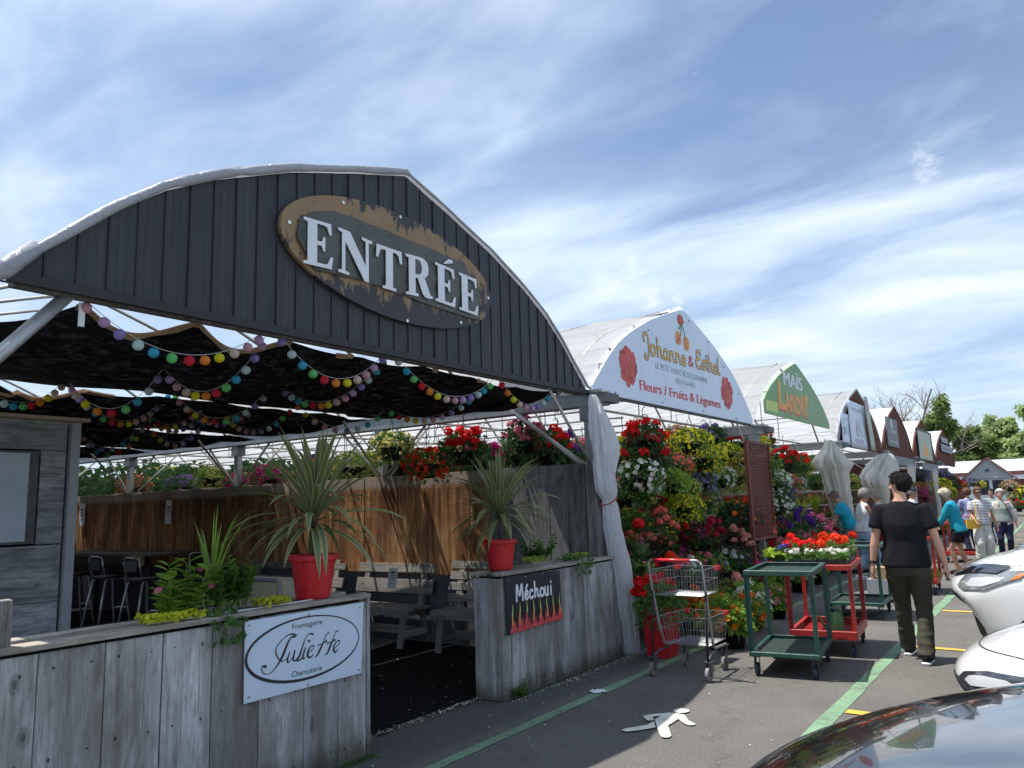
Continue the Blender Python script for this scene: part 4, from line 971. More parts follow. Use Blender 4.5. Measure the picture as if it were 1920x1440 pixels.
# ------------------------------------------------------------------ kiosk at the left
def kiosk():
    t = T('kiosk', 'grey painted kiosk wall with a closed shutter at the left edge', 'kiosk', (-7, 0, 0))
    y0, y1 = 1.2, 3.30
    for z0, z1 in ((0.02, .45), (.455, .92), (.925, 1.385)): MB().box((0, (y0+y1)/2-.04, (z0+z1)/2), (.04, y1-y0-.08, z1-z0)).build('board', 'kiosk_wood', t)
    MB().box((0, (y0+y1)/2-.04, 2.30), (.04, y1-y0-.08, .24)).build('board', 'kiosk_wood', t); MB().box((0, 3.12, 1.785), (.04, .20, .78)).build('board', 'kiosk_wood', t)
    MB().box((.018, 2.05, 1.785), (.03, 1.9, .76)).build('shutter_frame', 'steel_dark', t); MB().box((.042, 2.03, 1.785), (.025, 1.78, .72)).build('shutter', 'grey_panel', t)
    MB().box((.02, y1-.02, 1.21), (.075, .075, 2.42)).build('corner_trim', 'grey_plastic', t); MB().box((-.1, (y0+y1)/2, 2.44), (.5, y1-y0+.1, .03)).build('roof_board', 'wood_brown', t)
    MB().box((-2.3, y1-.05, 1.2), (4.5, .03, 2.38)).build('side_wall', 'kiosk_wood', t); MB().box((-4.53, .6, 1.2), (.04, 5.3, 2.38)).build('added_rear_wall', 'kiosk_wood', t); MB().box((-2.3, -2.0, 1.2), (4.5, .03, 2.38)).build('side_wall', 'kiosk_wood', t); MB().box((-2.25, .62, 2.42), (4.55, 5.4, .03)).build('added_ceiling', 'kiosk_wood', t); MB().box((0, -.4, 1.2), (.04, 3.1, 2.38)).build('board', 'kiosk_wood', t)  # deep box behind the front, added to block light reaching the fence
kiosk()

# ------------------------------------------------------------------ benches, table, stools, cooler
def bench(label, loc, L=1.25, backs=((.62, .15), (.82, .10)), rz=0, poster_at=None):
    t = T('patio_bench', label, 'bench', loc, rz, 'grey wooden benches along the fence')
    for i in range(3): plank('seat_plank', (0, -.13+i*.13, .435), (L, .125, .032), 'wood_bench', t, .0015)
    plank('apron', (0, -.19, .395), (L-.02, .025, .06), 'wood_bench', t)
    for s in (-1, 1):
        x = s*(L/2-.13)
        mb = MB(); mb.bar((x, -.21, .0), (x, -.13, .42), .085, .035); me = mb.mesh('leg'); obj('leg', smooth_bevel(me, .003, 1), 'wood_bench_up', t)
        mb = MB(); mb.bar((x, .30, 0), (x, .16, .42), .085, .035); me = mb.mesh('leg'); obj('leg', smooth_bevel(me, .003, 1), 'wood_bench_up', t)
        mb = MB(); mb.bar((x, .13, .35), (x, .27, .94), .085, .035); me = mb.mesh('back_post'); obj('back_post', smooth_bevel(me, .003, 1), 'wood_bench_up', t)
        plank('side_rail', (x+s*.03, .02, .16), (.03, .4, .085), 'wood_cap', t); plank('side_rail', (x-s*.03, .02, .38), (.03, .36, .08), 'wood_cap', t)
    plank('stretcher', (0, .06, .17), (L-.3, .03, .10), 'wood_bench', t)
    for z, h in backs: plank('back_plank', (0, .155+(z-.4)*.24-.025, z), (L+.06, .026, h), 'wood_bench', t, .002, Matrix.Rotation(-.23, 3, 'X'))
    return t
bench('two-plank bench with a poster on its back, in the middle of the patio fence', (-6.87, 6.93, 0), 1.22, ((.655, .17), (.865, .11)))
bench('four-slat bench in front of the dark fence end, half behind the right planter', (-5.27, 6.93, 0), 1.35, ((.56, .09), (.68, .09), (.80, .09), (.92, .09)))
bench('bench behind the beige cooler on the left of the patio fence', (-8.75, 6.93, 0), 1.9, ((.66, .12), (.86, .08)))
poster('white poster taped to the back of the middle bench', at(736, 1084, y=6.96), 6.96, w=.145, h=.24, lean=-.15)
def cooler():
    t = T('patio_cooler', 'beige box cooler with rounded grey rim standing behind the left planter', 'cooler', (-7.2, 5.5, 0))
    mb = MB(); mb.box((0, 0, .45), (1.0, .45, .86)); me = mb.mesh('body'); obj('body', smooth_bevel(me, .03, 3), 'beige', t)
    mb = MB(); mb.tube([(-.51, -.232, .1), (-.51, -.232, .86), (-.46, -.232, .9), (.46, -.232, .9), (.51, -.232, .86), (.51, -.232, .1)], .022, 8); mb.build('rim', 'grey_plastic', t, smooth=True)
    for s in (-1, 1): MB().box((s*.4, 0, .015), (.06, .3, .03)).build('foot', 'print_black', t)
cooler()
def bar_table():
    t = T('bar_table', 'long dark bar table in the shaded back of the patio', 'table', (-12.3, 6.6, 0))
    mb = MB(); mb.box((0, 0, 1.035), (3.0, .8, .035)); me = mb.mesh('table_top'); obj('table_top', smooth_bevel(me, .004, 1), 'dark_table', t)
    for x in (-1.4, 1.4):
        for y in (-.34, .34): MB().box((x, y, .51), (.06, .06, 1.01)).build('leg', 'black_metal', t)
    MB().box((0, -.36, .96), (2.8, .03, .1)).build('apron', 'black_metal', t); MB().box((1.22, -.415, .97), (.36, .02, .15)).build('card', 'cardboard', t)
bar_table()
def stool(label, loc, rz):
    t = T('bar_stool', label, 'bar stool', loc, rz, 'chrome bar stools at the dark table')
    for s in (-1, 1):
        MB().tube([(-.2*s, -.24, 0), (-.17*s, -.18, .4), (-.155*s, -.16, .66), (-.15*s, -.14, .715), (-.13*s, -.08, .73), (-.13*s, .1, .73), (-.15*s, .15, .70), (-.17*s, .2, .4), (-.2*s, .27, 0)], .015, 8).build('leg', 'chrome', t, smooth=True)
        MB().tube([(-.155*s, .15, .70), (-.16*s, .2, .9), (-.155*s, .22, 1.02)], .010, 8).build('back_post', 'chrome', t, smooth=True)
    MB().tube([(-.155, .22, 1.02), (-.1, .235, 1.045), (.1, .235, 1.045), (.155, .22, 1.02)], .011, 8).build('back_rail', 'chrome', t, smooth=True)
    mb = MB(); mb.box((0, 0, .745), (.34, .34, .04)); obj('seat', smooth_bevel(mb.mesh('seat'), .012, 2), 'black_metal', t)
    mb = MB(); mb.box((0, .225, .93), (.28, .02, .16)); obj('backrest', smooth_bevel(mb.mesh('backrest'), .008, 1), 'black_metal', t)
    MB().tube([(-.18, -.2, .27), (-.1, -.235, .29), (.1, -.235, .29), (.18, -.2, .27)], .013, 8).build('footrest', 'chrome', t, smooth=True)
for i, (x, lab) in enumerate(((-10.45, 'chrome bar stool nearest the left planter flowers'), (-11.45, 'chrome bar stool second from the flowers at the dark table'), (-12.55, 'chrome bar stool in the middle of the row of stools'), (-13.45, 'chrome bar stool closest to the kiosk trim'))):
    stool(lab, (x, 5.95+.03*i, 0), math.pi+rnd.uniform(-.15, .15))
stool('chrome bar stool drawn up at the right end of the dark table', (-10.2, 6.75, 0), math.pi/2)

# ------------------------------------------------------------------ shade net and string of paper balls
def net():
    t = T('shade_net', 'sagging black shade net hung under the patio roof with frayed tan hems', 'shade net', (0, 0, 2.76))
    ex = lambda x: -.03 if x < -9.3 else (-.28 if x > -5.0 else -.36-.05*math.sin(x*2))
    panels = [(-4.20, -6.95), (-6.97, -9.62), (-9.6, -12.33), (-12.3, -15.2)]
    for i, (a, b) in enumerate(panels):
        def fn(u, v):
            x = a+(b-a)*u; yl = 1.95 if i == 0 else (1.9 if i == 1 else 1.75)
            if i == 0: yl += -.9*u**1.2-.0
            y = yl+(7.12+ex(x)-yl+.0)*v
            gap = 0
            z = -.02-.012*i+.045*mnoise.noise(Vector((x*.9, y*.9, i)))-.10*math.sin(math.pi*u)*(.6+.4*math.sin(y*2.1+i))
            e = max(0, 1-u*4)
            if e > 0:   # scalloped hem at the facade
                s = abs(math.sin((y-1.98)*4.6)); z -= .10*(s**1.3)*e if y < 3.3 else .02*s*e
                x -= .12*(s if y < 3.3 else .12*s)*e
            if i == 1 and u < .001 and y < 2.8: x -= .6*math.sin((y-1.9)/.9*math.pi); z -= .05
            if v > .93: z -= .03*abs(math.sin(x*3))
            return (x, y, z)
        MB().grid(fn, 30, 110 if i == 0 else 60).build('net_panel', 'shade_net', t, smooth=True)
        if i < 2:
            pts = [fn(0, j/120) for j in range(121)] if i == 0 else [fn(0, j/100) for j in range(70)]
            mb = MB(); L = len(pts); lim = .24 if i == 0 else .3
            for j in range(L-1):
                yv = pts[j][1]
                if i == 0 and yv > 3.35 and mnoise.noise(Vector((yv*3, 0, 0))) < .28:
                    if mb.f: mb.build('hem', 'net_edge', t, fix=False); mb = MB()
                    continue
                w0 = .035+.02*mnoise.noise(Vector((pts[j][1]*8, 1, i))); w1 = .035+.02*mnoise.noise(Vector((pts[j+1][1]*8, 1, i)))
                a_, b_ = Vector(pts[j])+Vector((.006, 0, .01)), Vector(pts[j+1])+Vector((.006, 0, .01))
                if i and yv > 3.6: continue
                mb.quad(a_, b_, b_+Vector((-.01, 0, -w1)), a_+Vector((-.01, 0, -w0)))
            if mb.f: mb.build('hem', 'net_edge', t, fix=False)
    for x in (-4.3, -6.96, -9.63, -12.3): MB().tube([(x, 1.0, .05), (x, 7.2, .05)], .006, 5).build('wire', 'steel_dark', t)
net()
BALLC = ['pink_ball', 'lilac_ball', 'violet_ball', 'ice_ball', 'cyan_ball', 'green_ball', 'red_ball', 'orange_ball', 'yellow_ball', 'cream_ball']
_bm = MB().ball((0, 0, 0), .031, 14, 9).mesh('ball', True); _bm.materials.append(None)
_bl = MB().ball((0, 0, 0), .031, 8, 6).mesh('ball', True); _bl.materials.append(None)
def garland(label, spans, start=0, step=.108, dirn=1):
    """spans: (x0,px0,py0, x1,px1,py1, sag) hooks seen at a pixel on a plane x=const; sag in metres"""
    t = T('ball_string', label, 'string lights', (0, 0, 0), group='strings of coloured paper balls under the net'); ci = start
    for (x0, a, b, x1, c, d, sag) in spans:
        A, B = at(a, b, x=x0), at(c, d, x=x1); n = 26; pts = []
        for i in range(n+1):
            u = i/n; p = A.lerp(B, u); p.z -= 4*sag*u*(1-u); pts.append(p)
        MB().tube(pts, .0022, 4).build('cord', 'cord', t)
        L = [0]
        for i in range(n): L.append(L[-1]+(pts[i+1]-pts[i]).length)
        s = .05
        while s < L[-1]-.02:
            i = max(k for k in range(n) if L[k] <= s); q = pts[i].lerp(pts[i+1], (s-L[i])/(L[i+1]-L[i]))
            o = bpy.data.objects.new('ball', _bm if q.x > -6 else _bl); COL.objects.link(o); o.parent = t
            o.location = q-Vector((rnd.uniform(-.004, .004), rnd.uniform(-.004, .004), .036)); o.scale = (1, 1, rnd.uniform(.95, 1.02))
            o.material_slots[0].link = 'OBJECT'; o.material_slots[0].material = MATS[BALLC[ci % 10]]; ci += dirn; s += step*rnd.uniform(.95, 1.05)
    return t
XA = -4.17
t = garland('front string of paper balls along the lower edge of the dark gable', [(XA, 150, 552, XA, 500, 618, .245), (XA, 520, 620, XA, 722, 660, .265), (XA, 740, 662, XA, 930, 705, .265), (XA, 936, 708, XA, 1034, 732, .2)], 0)
MB().box(at(153, 590, x=XA), (.012, .03, .13)).build('battery_box', 'print_white', t)
garland('second string zigzagging from the dark gable back into the patio', [(-4.25, 500, 628, -5.3, 307, 690, .27), (-5.3, 305, 692, -5.9, 131, 718, .24), (-5.75, 515, 715, -6.7, 322, 732, .30), (-5.75, 520, 716, -4.3, 722, 668, .27)], 1)
garland('third string starting above the kiosk and crossing behind the second', [(-6.3, 0, 745, -6.8, 122, 712, .1), (-6.9, 130, 716, -7.5, 322, 728, .34), (-7.6, 325, 732, -7.9, 470, 765, .25), (-7.9, 410, 770, -7.0, 518, 712, .2)], 3, .115)
garland('fourth string running low over the brown fence', [(-5.75, 728, 766, -4.4, 920, 708, .22), (-6.6, 552, 752, -5.9, 722, 768, .24), (-7.9, 412, 768, -6.7, 552, 756, .26), (-9.0, 275, 780, -8.0, 395, 762, .2)], 5, .12)
garland('farthest string drooping in front of the gutter beam', [(-9.4, 148, 808, -9.0, 272, 795, .3), (-9.3, 152, 812, -8.8, 262, 800, .2), (-8.9, 275, 790, -8.0, 392, 775, .3), (-8.4, 277, 776, -7.6, 390, 745, .2)], 2, .125)
# ------------------------------------------------------------------ plants
def rdir(r, zmin=-1, zmax=1):
    z = r.uniform(zmin, zmax); a = r.uniform(0, 2*math.pi); q = math.sqrt(max(0, 1-z*z)); return Vector((q*math.cos(a), q*math.sin(a), z))
def leaf(mb, p, d, L, w, r, droop=.3):
    d = d.normalized(); s = d.cross(rdir(r)).normalized(); n = s.cross(d)
    if n.z < 0: n = -n
    m = p+d*L*.5+n*L*.06; e = p+d*L-Vector((0, 0, L*droop))
    i = len(mb.v); mb.v += [tuple(p), tuple(m+s*w/2), tuple(e), tuple(m-s*w/2)]; mb.f += [(i, i+1, i+2), (i, i+2, i+3)]
def foliage_mesh(seed, n=360, rx=.24, up=.17, down=.16, L=.055, w=.04):
    r = random.Random(seed); mb = MB()
    for i in range(n):
        d = rdir(r, -.55, 1); k = r.uniform(.55, 1.0)
        p = Vector((d.x*rx*k, d.y*rx*k, (d.z*up if d.z > 0 else d.z*down*1.6)*k+.02))
        leaf(mb, p, (d+rdir(r)*.8), L*r.uniform(.7, 1.3), w*r.uniform(.7, 1.2), r)
    return mb.mesh('foliage', fix=False)
def umbel(mb, c, R_, r, n=16, s=.02):
    for i in range(n):
        d = rdir(r, -.35, 1); p = c+d*R_*r.uniform(.75, 1); a = d.orthogonal().normalized(); b = d.cross(a); t = r.uniform(0, 6.28); a, b = a*math.cos(t)+b*math.sin(t), b*math.cos(t)-a*math.sin(t)
        q = s*r.uniform(.8, 1.3); i0 = len(mb.v); mb.v += [tuple(p+a*q), tuple(p+b*q+d*.004), tuple(p-a*q), tuple(p-b*q-d*.004)]; mb.f.append((i0, i0+1, i0+2, i0+3))
def disc_flower(mb, p, d, q, r):
    a = d.orthogonal().normalized(); b = d.cross(a); i0 = len(mb.v); t0 = r.uniform(0, 6); mb.v.append(tuple(p-d*q*.45))
    for k in range(6): t = t0+k*1.047; mb.v.append(tuple(p+(a*math.cos(t)+b*math.sin(t))*q*(1+.12*(k % 2))))
    for k in range(6): mb.f.append((i0, i0+1+k, i0+1+(k+1) % 6))
def geranium_mesh(seed, n=20, rx=.22, up=.22, R_=.050, pet=20, s=.023):
    r = random.Random(seed); mb = MB()
    for i in range(n):
        d = rdir(r, -.15, 1); c = Vector((d.x*rx, d.y*rx, d.z*up+.03)); umbel(mb, c, R_*r.uniform(.8, 1.2), r, pet, s)
    return mb.mesh('blossoms', fix=False)
def petunia_mesh(seed, n=130, rx=.26, up=.18, down=.24, q=.024):
    r = random.Random(seed); mb = MB()
    for i in range(n):
        d = rdir(r, -.7, 1); p = Vector((d.x*rx, d.y*rx, d.z*up if d.z > 0 else d.z*down))*r.uniform(.9, 1.08); disc_flower(mb, p, (d+rdir(r)*.5).normalized(), q*r.uniform(.8, 1.25), r)
    return mb.mesh('blossoms', fix=False)
FOL = [foliage_mesh(s, 460, .25, .18, .2, .06, .045) for s in (1, 2, 3)]; FOLT = [foliage_mesh(s, 620, .26, .14, .29, .042, .028) for s in (4, 5)]; FOLU = [foliage_mesh(s, 300, .15, .2, .05, .06, .042) for s in (6, 7, 8)]
GER = [geranium_mesh(s) for s in (11, 12, 13)]; GERU = [geranium_mesh(s, 10, .13, .2, .042, 18) for s in (14, 15)]
PET = [petunia_mesh(s) for s in (21, 22, 23)]; CAL = [petunia_mesh(s, 260, .27, .16, .27, .0155) for s in (24, 25)]; PETU = [petunia_mesh(s, 70, .16, .2, .06, .022) for s in (26, 27)]
def _pot(r0, r1, h, rim=.012, n=18):
    mb = MB(); mb.lathe([(.001, 0), (r0, 0), (r1, h-.02), (r1+rim, h-.02), (r1+rim, h), (r1-.006, h), (r1-.01, h-.03), (.001, h-.035)], n); return mb.mesh('pot', True)
POTB = _pot(.09, .14, .14); POTU = _pot(.075, .1, .16)
def _hook():
    mb = MB()
    for a in (0, 2.094, 4.188): mb.tube([(.13*math.cos(a), .13*math.sin(a), 0), (.0, .0, .30)], .003, 4)
    mb.tube([(0, 0, .30), (0, 0, .36), (.03, 0, .385), (.045, 0, .42), (.03, 0, .455), (0, 0, .46), (-.025, 0, .44)], .005, 6); return mb.mesh('hook')
HOOK = _hook()
for me in FOL+FOLT+FOLU+GER+GERU+PET+CAL+PETU+[POTB, POTU, HOOK]: me.materials.append(None)
KIND = {'geranium': (FOL, GER, 'leaf_dark'), 'petunia': (FOLT, PET, 'leaf'), 'calibrachoa': (FOLT, CAL, 'leaf_light'), 'fern': (FOLT, None, 'leaf'), 'foliage': (FOL, None, 'leaf_light')}
WORDS = {'pale_yellow': 'pale yellow', 'red': 'red', 'scarlet': 'scarlet'}
def basket(loc, kind, col, label, s=1.0, hook=True, group='hanging flower baskets', lf=None, cat='hanging basket', name='hanging_basket'):
    F, B, lm = KIND[kind]; lm = lf or lm
    t = T(name, label, cat, loc, rnd.uniform(0, 6.28), group); t.scale = (s, s, s)
    objm('pot', POTB, 'black_pot', t, (0, 0, -.15)); objm('foliage', rnd.choice(F), lm, t)
    if B: objm('blossoms', rnd.choice(B), 'flower_'+col, t)
    if hook: objm('hook', HOOK, 'black_metal', t, (0, 0, .0))
    return t
def potted(loc, kind, col, label, s=1.0, lf=None, group='potted flowers on the benches', extra=None):
    B = {'geranium': GERU, 'petunia': PETU, 'foliage': None}[kind]
    t = T('potted_flower' if B else 'potted_plant', label, 'potted plant', loc, rnd.uniform(0, 6.28), group); t.scale = (s, s, s)
    objm('pot', POTU, 'black_pot', t, (0, 0, 0)); objm('foliage', rnd.choice(FOLU), lf or rnd.choice(['leaf_dark', 'leaf', 'leaf', 'leaf_light']), t, (0, 0, .17))
    if B: objm('blossoms', rnd.choice(B), 'flower_'+col, t, (0, 0, .18))
    return t
CN = lambda c: c.replace('_', ' ')
# --- front wall of baskets in the flower stall, as the photograph shows them
FRONT = [(1207, 822, 'geranium', 'red', .95, 0), (1212, 862, 'geranium', 'red', 1.15, 0), (1197, 893, 'petunia', 'white', 1.1, 0), (1295, 828, 'calibrachoa', 'yellow', 1.1, 0), (1322, 858, 'calibrachoa', 'yellow', 1.1, 0), (1334, 822, 'geranium', 'lavender', .9, .3),
         (1362, 848, 'calibrachoa', 'yellow', .85, 0), (1380, 830, 'geranium', 'red', .9, .3), (1393, 866, 'petunia', 'orange', .8, .3), (1265, 872, 'petunia', 'coral', .9, .1), (1236, 870, 'petunia', 'crimson', .7, .3), (1347, 897, 'petunia', 'white', .95, 0), (1378, 893, 'calibrachoa', 'pale_yellow', .9, 0),
         (1314, 905, 'petunia', 'lavender', .85, .1), (1262, 905, 'foliage', 'x', .85, 0), (1285, 915, 'calibrachoa', 'pale_yellow', .8, .2), (1283, 950, 'calibrachoa', 'yellow', .95, 0), (1160, 868, 'petunia', 'yellow', .8, .4), (1232, 905, 'petunia', 'salmon', .75, .2), (1170, 930, 'fern', 'x', .9, .3),
         (1345, 870, 'petunia', 'salmon', .8, .4), (1300, 882, 'petunia', 'salmon', .8, .35), (1245, 838, 'geranium', 'scarlet', .8, .7), (1270, 812, 'petunia', 'orange', .7, .8)]
for i, (px, py, k, c, s, dx) in enumerate(FRONT):
    p = at(px, py, x=-4.35-dx); col = CN(c)
    where = 'top row' if py < 835 else ('second row' if py < 880 else ('third row' if py < 925 else 'lowest row'))
    side = 'near the white plastic sheet' if px < 1225 else ('left half of stall front' if px < 1290 else ('right half of stall front' if px < 1350 else 'beside the red trellis'))
    basket(p, k, c, (f'{col} {k} basket' if c != 'x' else f'leafy green {k} basket')+f', {where}, {side}'+(', further back' if dx > .25 else ''), s*1.12, lf='leaf_light' if c == 'x' and k == 'foliage' else None)
F3 = [(1432, 880, 'fern', 'x', 1.25, .0), (1452, 902, 'petunia', 'white', 1.15, 0), (1462, 925, 'petunia', 'purple', 1.0, .0), (1455, 948, 'petunia', 'white', 1.15, 0), (1472, 868, 'geranium', 'red', 1.1, 0), (1492, 872, 'geranium', 'scarlet', 1.1, .2), (1505, 876, 'calibrachoa', 'yellow', .9, .3), (1455, 868, 'calibrachoa', 'yellow', .9, .4),
      (1482, 905, 'petunia', 'coral', .8, .2), (1500, 905, 'petunia', 'white', .6, .2), (1420, 832, 'calibrachoa', 'yellow', .9, .2), (1433, 830, 'geranium', 'red', .8, .4), (1530, 905, 'foliage', 'x', 1.1, .6), (1525, 868, 'foliage', 'x', 1.0, 1.2)]
for i, (px, py, k, c, s, dx) in enumerate(F3):
    basket(at(px, py, x=-4.1-dx), k, c, (f'{CN(c)} {k} basket' if c != 'x' else f'leafy green {k} basket')+f' {ORD[i]} of the baskets under the corn stall sign', s, lf='leaf' if c == 'x' else None)
# --- rows of baskets reaching back under the second, third and fourth roofs
cols = ['red', 'red', 'scarlet', 'magenta', 'pink', 'yellow', 'pale_yellow', 'white', 'orange', 'coral', 'crimson', 'purple', 'lavender', 'salmon', 'yellow', 'magenta']
OVER = {(0, 0): ('geranium', 'red', 2.22), (1, 0): ('geranium', 'magenta', 2.16), (2, 0): ('petunia', 'orange', 2.17), (3, 0): ('geranium', 'scarlet', 2.18), (4, 0): ('calibrachoa', 'pale_yellow', 2.2), (5, 0): ('geranium', 'red', 2.12), (6, 0): ('petunia', 'magenta', 2.12), (7, 0): ('petunia', 'magenta', 2.05)}
def rows(k, xs, ys, nm, zr=(2.08, 2.32), dens=.9, smin=1.0):
    for i, x in enumerate(xs):
        for j, y in enumerate(ys):
            if rnd.random() > dens: continue
            kd = rnd.choice(['geranium', 'geranium', 'petunia', 'petunia', 'calibrachoa']); c = rnd.choice(cols); z = rnd.uniform(*zr)
            if k == 1 and (i, j) in OVER: kd, c, z = OVER[(i, j)]
            if kd == 'calibrachoa' and c in ('red', 'crimson', 'scarlet'): c = 'yellow'
            if k == 1 and i >= 6 and j > 0 and rnd.random() < .5: kd, c = 'foliage', 'x'
            lab = (f'{CN(c)} {kd}' if c != 'x' else 'leafy green')+f' basket under {nm} roof, {ORD[i]} row back, {ORD[j]} from left'
            basket((x+rnd.uniform(-.15, .15), y+rnd.uniform(-.08, .08), z), kd, c, lab, rnd.uniform(smin, 1.3), lf='leaf_dark' if c == 'x' else None, hook=i < 6)
rows(1, [-5.0-.82*i for i in range(12)], [7.72+.62*j for j in range(8)], 'second')
rows(2, [-5.3-1.1*i for i in range(6)], [13.5+.85*j for j in range(6)], 'third', (1.9, 2.3), .75)
rows(3, [-4.6-1.3*i for i in range(4)], [19.3+1.0*j for j in range(5)], 'fourth', (1.9, 2.3), .5)
basket(at(983, 826, x=-5.0), 'geranium', 'pink', 'pink geranium basket hanging high between the pipes beside the front post', 1.0)
basket(at(870, 845, x=-5.6), 'geranium', 'red', 'large red geranium basket with white blooms hanging left of the high pink basket', 1.15)
basket(at(735, 838, x=-6.9), 'petunia', 'pale_yellow', 'pale yellow petunia basket hanging just right of the second steel post', 1.15)
basket(at(800, 870, x=-6.0), 'petunia', 'scarlet', 'scarlet petunia basket just over the fence top between the two spiky plants', 1.1)

# --- benches with trays and pots
def flower_bench(label, x, y0, y1, z, w=.5):
    t = T('flower_bench', label, 'bench', (x, (y0+y1)/2, 0), group='display benches of the flower stalls'); L = y1-y0
    MB().box((0, 0, z-.02), (w, L, .04)).build('top', 'steel_grey', t); MB().box((w/2+.01, 0, z-.05), (.02, L, .1)).build('edge', 'brick_red', t)
    for s in (-1, 1):
        for q in (-1, 0, 1): MB().box((s*(w/2-.05), q*(L/2-.08), (z-.04)/2), (.05, .05, z-.04)).build('leg', 'steel_dark', t)
def tray(x, y, z, label, w=.45, L=.6):
    t = T('plant_tray', label, 'tray', (x, y, z), group='black trays on the display benches')
    mb = MB(); mb.box((0, 0, .01), (w, L, .02))
    for s in (-1, 1): mb.box((s*w/2, 0, .045), (.015, L, .09)); mb.box((0, s*L/2, .045), (w+.014, .015, .088))
    mb.build('shell', 'tray', t); return t
for nm, x, z in (('front', -4.25, .42), ('middle', -4.8, .72), ('raised back', -5.35, 1.0)): flower_bench(f'{nm} display bench of the white signed flower stall', x, 7.95, 12.6, z)
for nm, x, z in (('front', -4.2, .40), ('middle', -4.8, .75), ('raised back', -5.4, 1.05)): flower_bench(f'{nm} display bench of the corn stall', x, 13.3, 18.2, z)
for nm, x, z in (('front', -4.3, .40), ('back', -5.0, .85)): flower_bench(f'{nm} display bench under the fourth roof', x, 19.2, 23.8, z, .7)
BC = {0: ['magenta', 'pink', 'red', 'white', 'purple'], 1: ['coral', 'pink', 'crimson', 'salmon', 'red', 'yellow'], 2: ['yellow', 'salmon', 'orange', 'red', 'pale_yellow', 'x', 'x']}
def fill(k, y0, y1, benches, nm, step=.34):
    for bi, (x, z) in enumerate(benches):
        n = int((y1-y0)/step)
        for i in range(n):
            y = y0+step*(i+.5)
            for h in (0, 1):
                c = rnd.choice(BC[bi % 3]); xx = x+(.12 if h == 0 else -.12)+rnd.uniform(-.02, .02)
                lab = (f'{CN(c)} potted flowers' if c != 'x' else 'leafy green pot')+f', {("front" if h == 0 else "rear")} file, {["front", "middle", "back"][bi]} bench of {nm}, {ORD[i] if i < 15 else "last"} from left'
                potted((xx, y+rnd.uniform(-.04, .04), z+.012), rnd.choice(['geranium', 'petunia']) if c != 'x' else 'foliage', c if c != 'x' else 'red', lab, rnd.uniform(.85, 1.2), lf='leaf_bronze' if c == 'crimson' else None)
fill(1, 7.95, 12.6, ((-4.25, .42), (-4.8, .72), (-5.35, 1.0)), 'flower stall')
fill(2, 13.3, 18.2, ((-4.2, .40), (-4.8, .75), (-5.4, 1.05)), 'corn stall', .42)
for i in range(5): tray(-4.1+.0, 8.3+i*.95, .425, f'black plastic tray at the lip of the front flower bench, {ORD[i]} from the plastic sheet')
for i in range(12):   # pots beneath the fourth to last roofs
    x = rnd.uniform(-4.8, -3.6); y = 19.5+i*1.9; c = rnd.choice(cols)
    potted((x, y, .86 if y < 23.8 and x < -4.7 else .42 if y < 23.8 and x < -4.0 else .0), 'geranium', c, f'{CN(c)} flowers in the {ORD[i]} pot along the foot of the far red stalls', 1.6)
for i in range(9):
    c = rnd.choice(cols); basket((-4.2+rnd.uniform(-.3, .3), 26+i*1.9, rnd.uniform(1.2, 2.2)), rnd.choice(['petunia', 'geranium']), c, f'{CN(c)} basket hanging in front of the far red gables, {ORD[i]} along the row', 1.4)
# --- pots standing on the asphalt before the stalls
GR = [(1300, 1190, 'geranium', 'orange', 1.3), (1352, 1215, 'petunia', 'orange', 1.5), (1385, 1165, 'geranium', 'salmon', 1.4), (1412, 1180, 'petunia', 'white', 1.5), (1432, 1140, 'geranium', 'magenta', 1.5), (1455, 1120, 'geranium', 'red', 1.3), (1290, 1150, 'petunia', 'pink', 1.4), (1500, 1110, 'petunia', 'white', 1.5), (1530, 1095, 'geranium', 'scarlet', 1.5), (1460, 1160, 'petunia', 'pink', 1.1),
      (1340, 1165, 'petunia', 'pale_yellow', 1.2), (1380, 1215, 'foliage', 'x', 1.2), (1548, 1075, 'geranium', 'red', 1.6), (1570, 1062, 'petunia', 'yellow', 1.6), (1480, 1085, 'geranium', 'purple', 1.6), (1245, 1165, 'foliage', 'x', 1.5)]
for i, (px, py, k, c, s) in enumerate(GR):
    p = at(px, py, z=0); p.x = min(p.x, -3.0)
    potted(p, k, c if c != 'x' else 'red', (f'{CN(c)} flowers' if c != 'x' else 'leafy green plant')+f' in a pot on the asphalt, {ORD[i] if i < 15 else "last"} along the stall fronts', s, lf='leaf_light', group='pots standing on the asphalt')
# trailing yellow-green plant spilling beside the cart
def spill(p, label, m='leaf_light', n=260, L=.5, w=.16, fl=None):
    t = T('trailing_plant', label, 'plant', p); r = random.Random(int(p.x*100)); mb = MB()
    for i in range(n):
        u = r.random(); q = Vector((r.gauss(0, w*.5), r.gauss(0, w*.5), -L*u+.05)); leaf(mb, q, rdir(r), .045, .032, r)
    mb.build('foliage', m, t, fix=False)
    if fl:
        mb = MB()
        for i in range(22): q = Vector((r.gauss(0, w*.6), r.gauss(0, w*.6), r.uniform(-.2, .14))); umbel(mb, q, .03, r, 10, .02)
        mb.build('blossoms', fl, t, fix=False)
spill(at(1368, 1150, x=-3.15), 'lime green trailing plant hanging down beside the shopping cart', 'leaf_light', 420, .42)
spill(at(1400, 1130, x=-3.2), 'orange flowering plant with loose stems behind the green cart', 'leaf_light', 380, .35, .25, 'flower_orange')

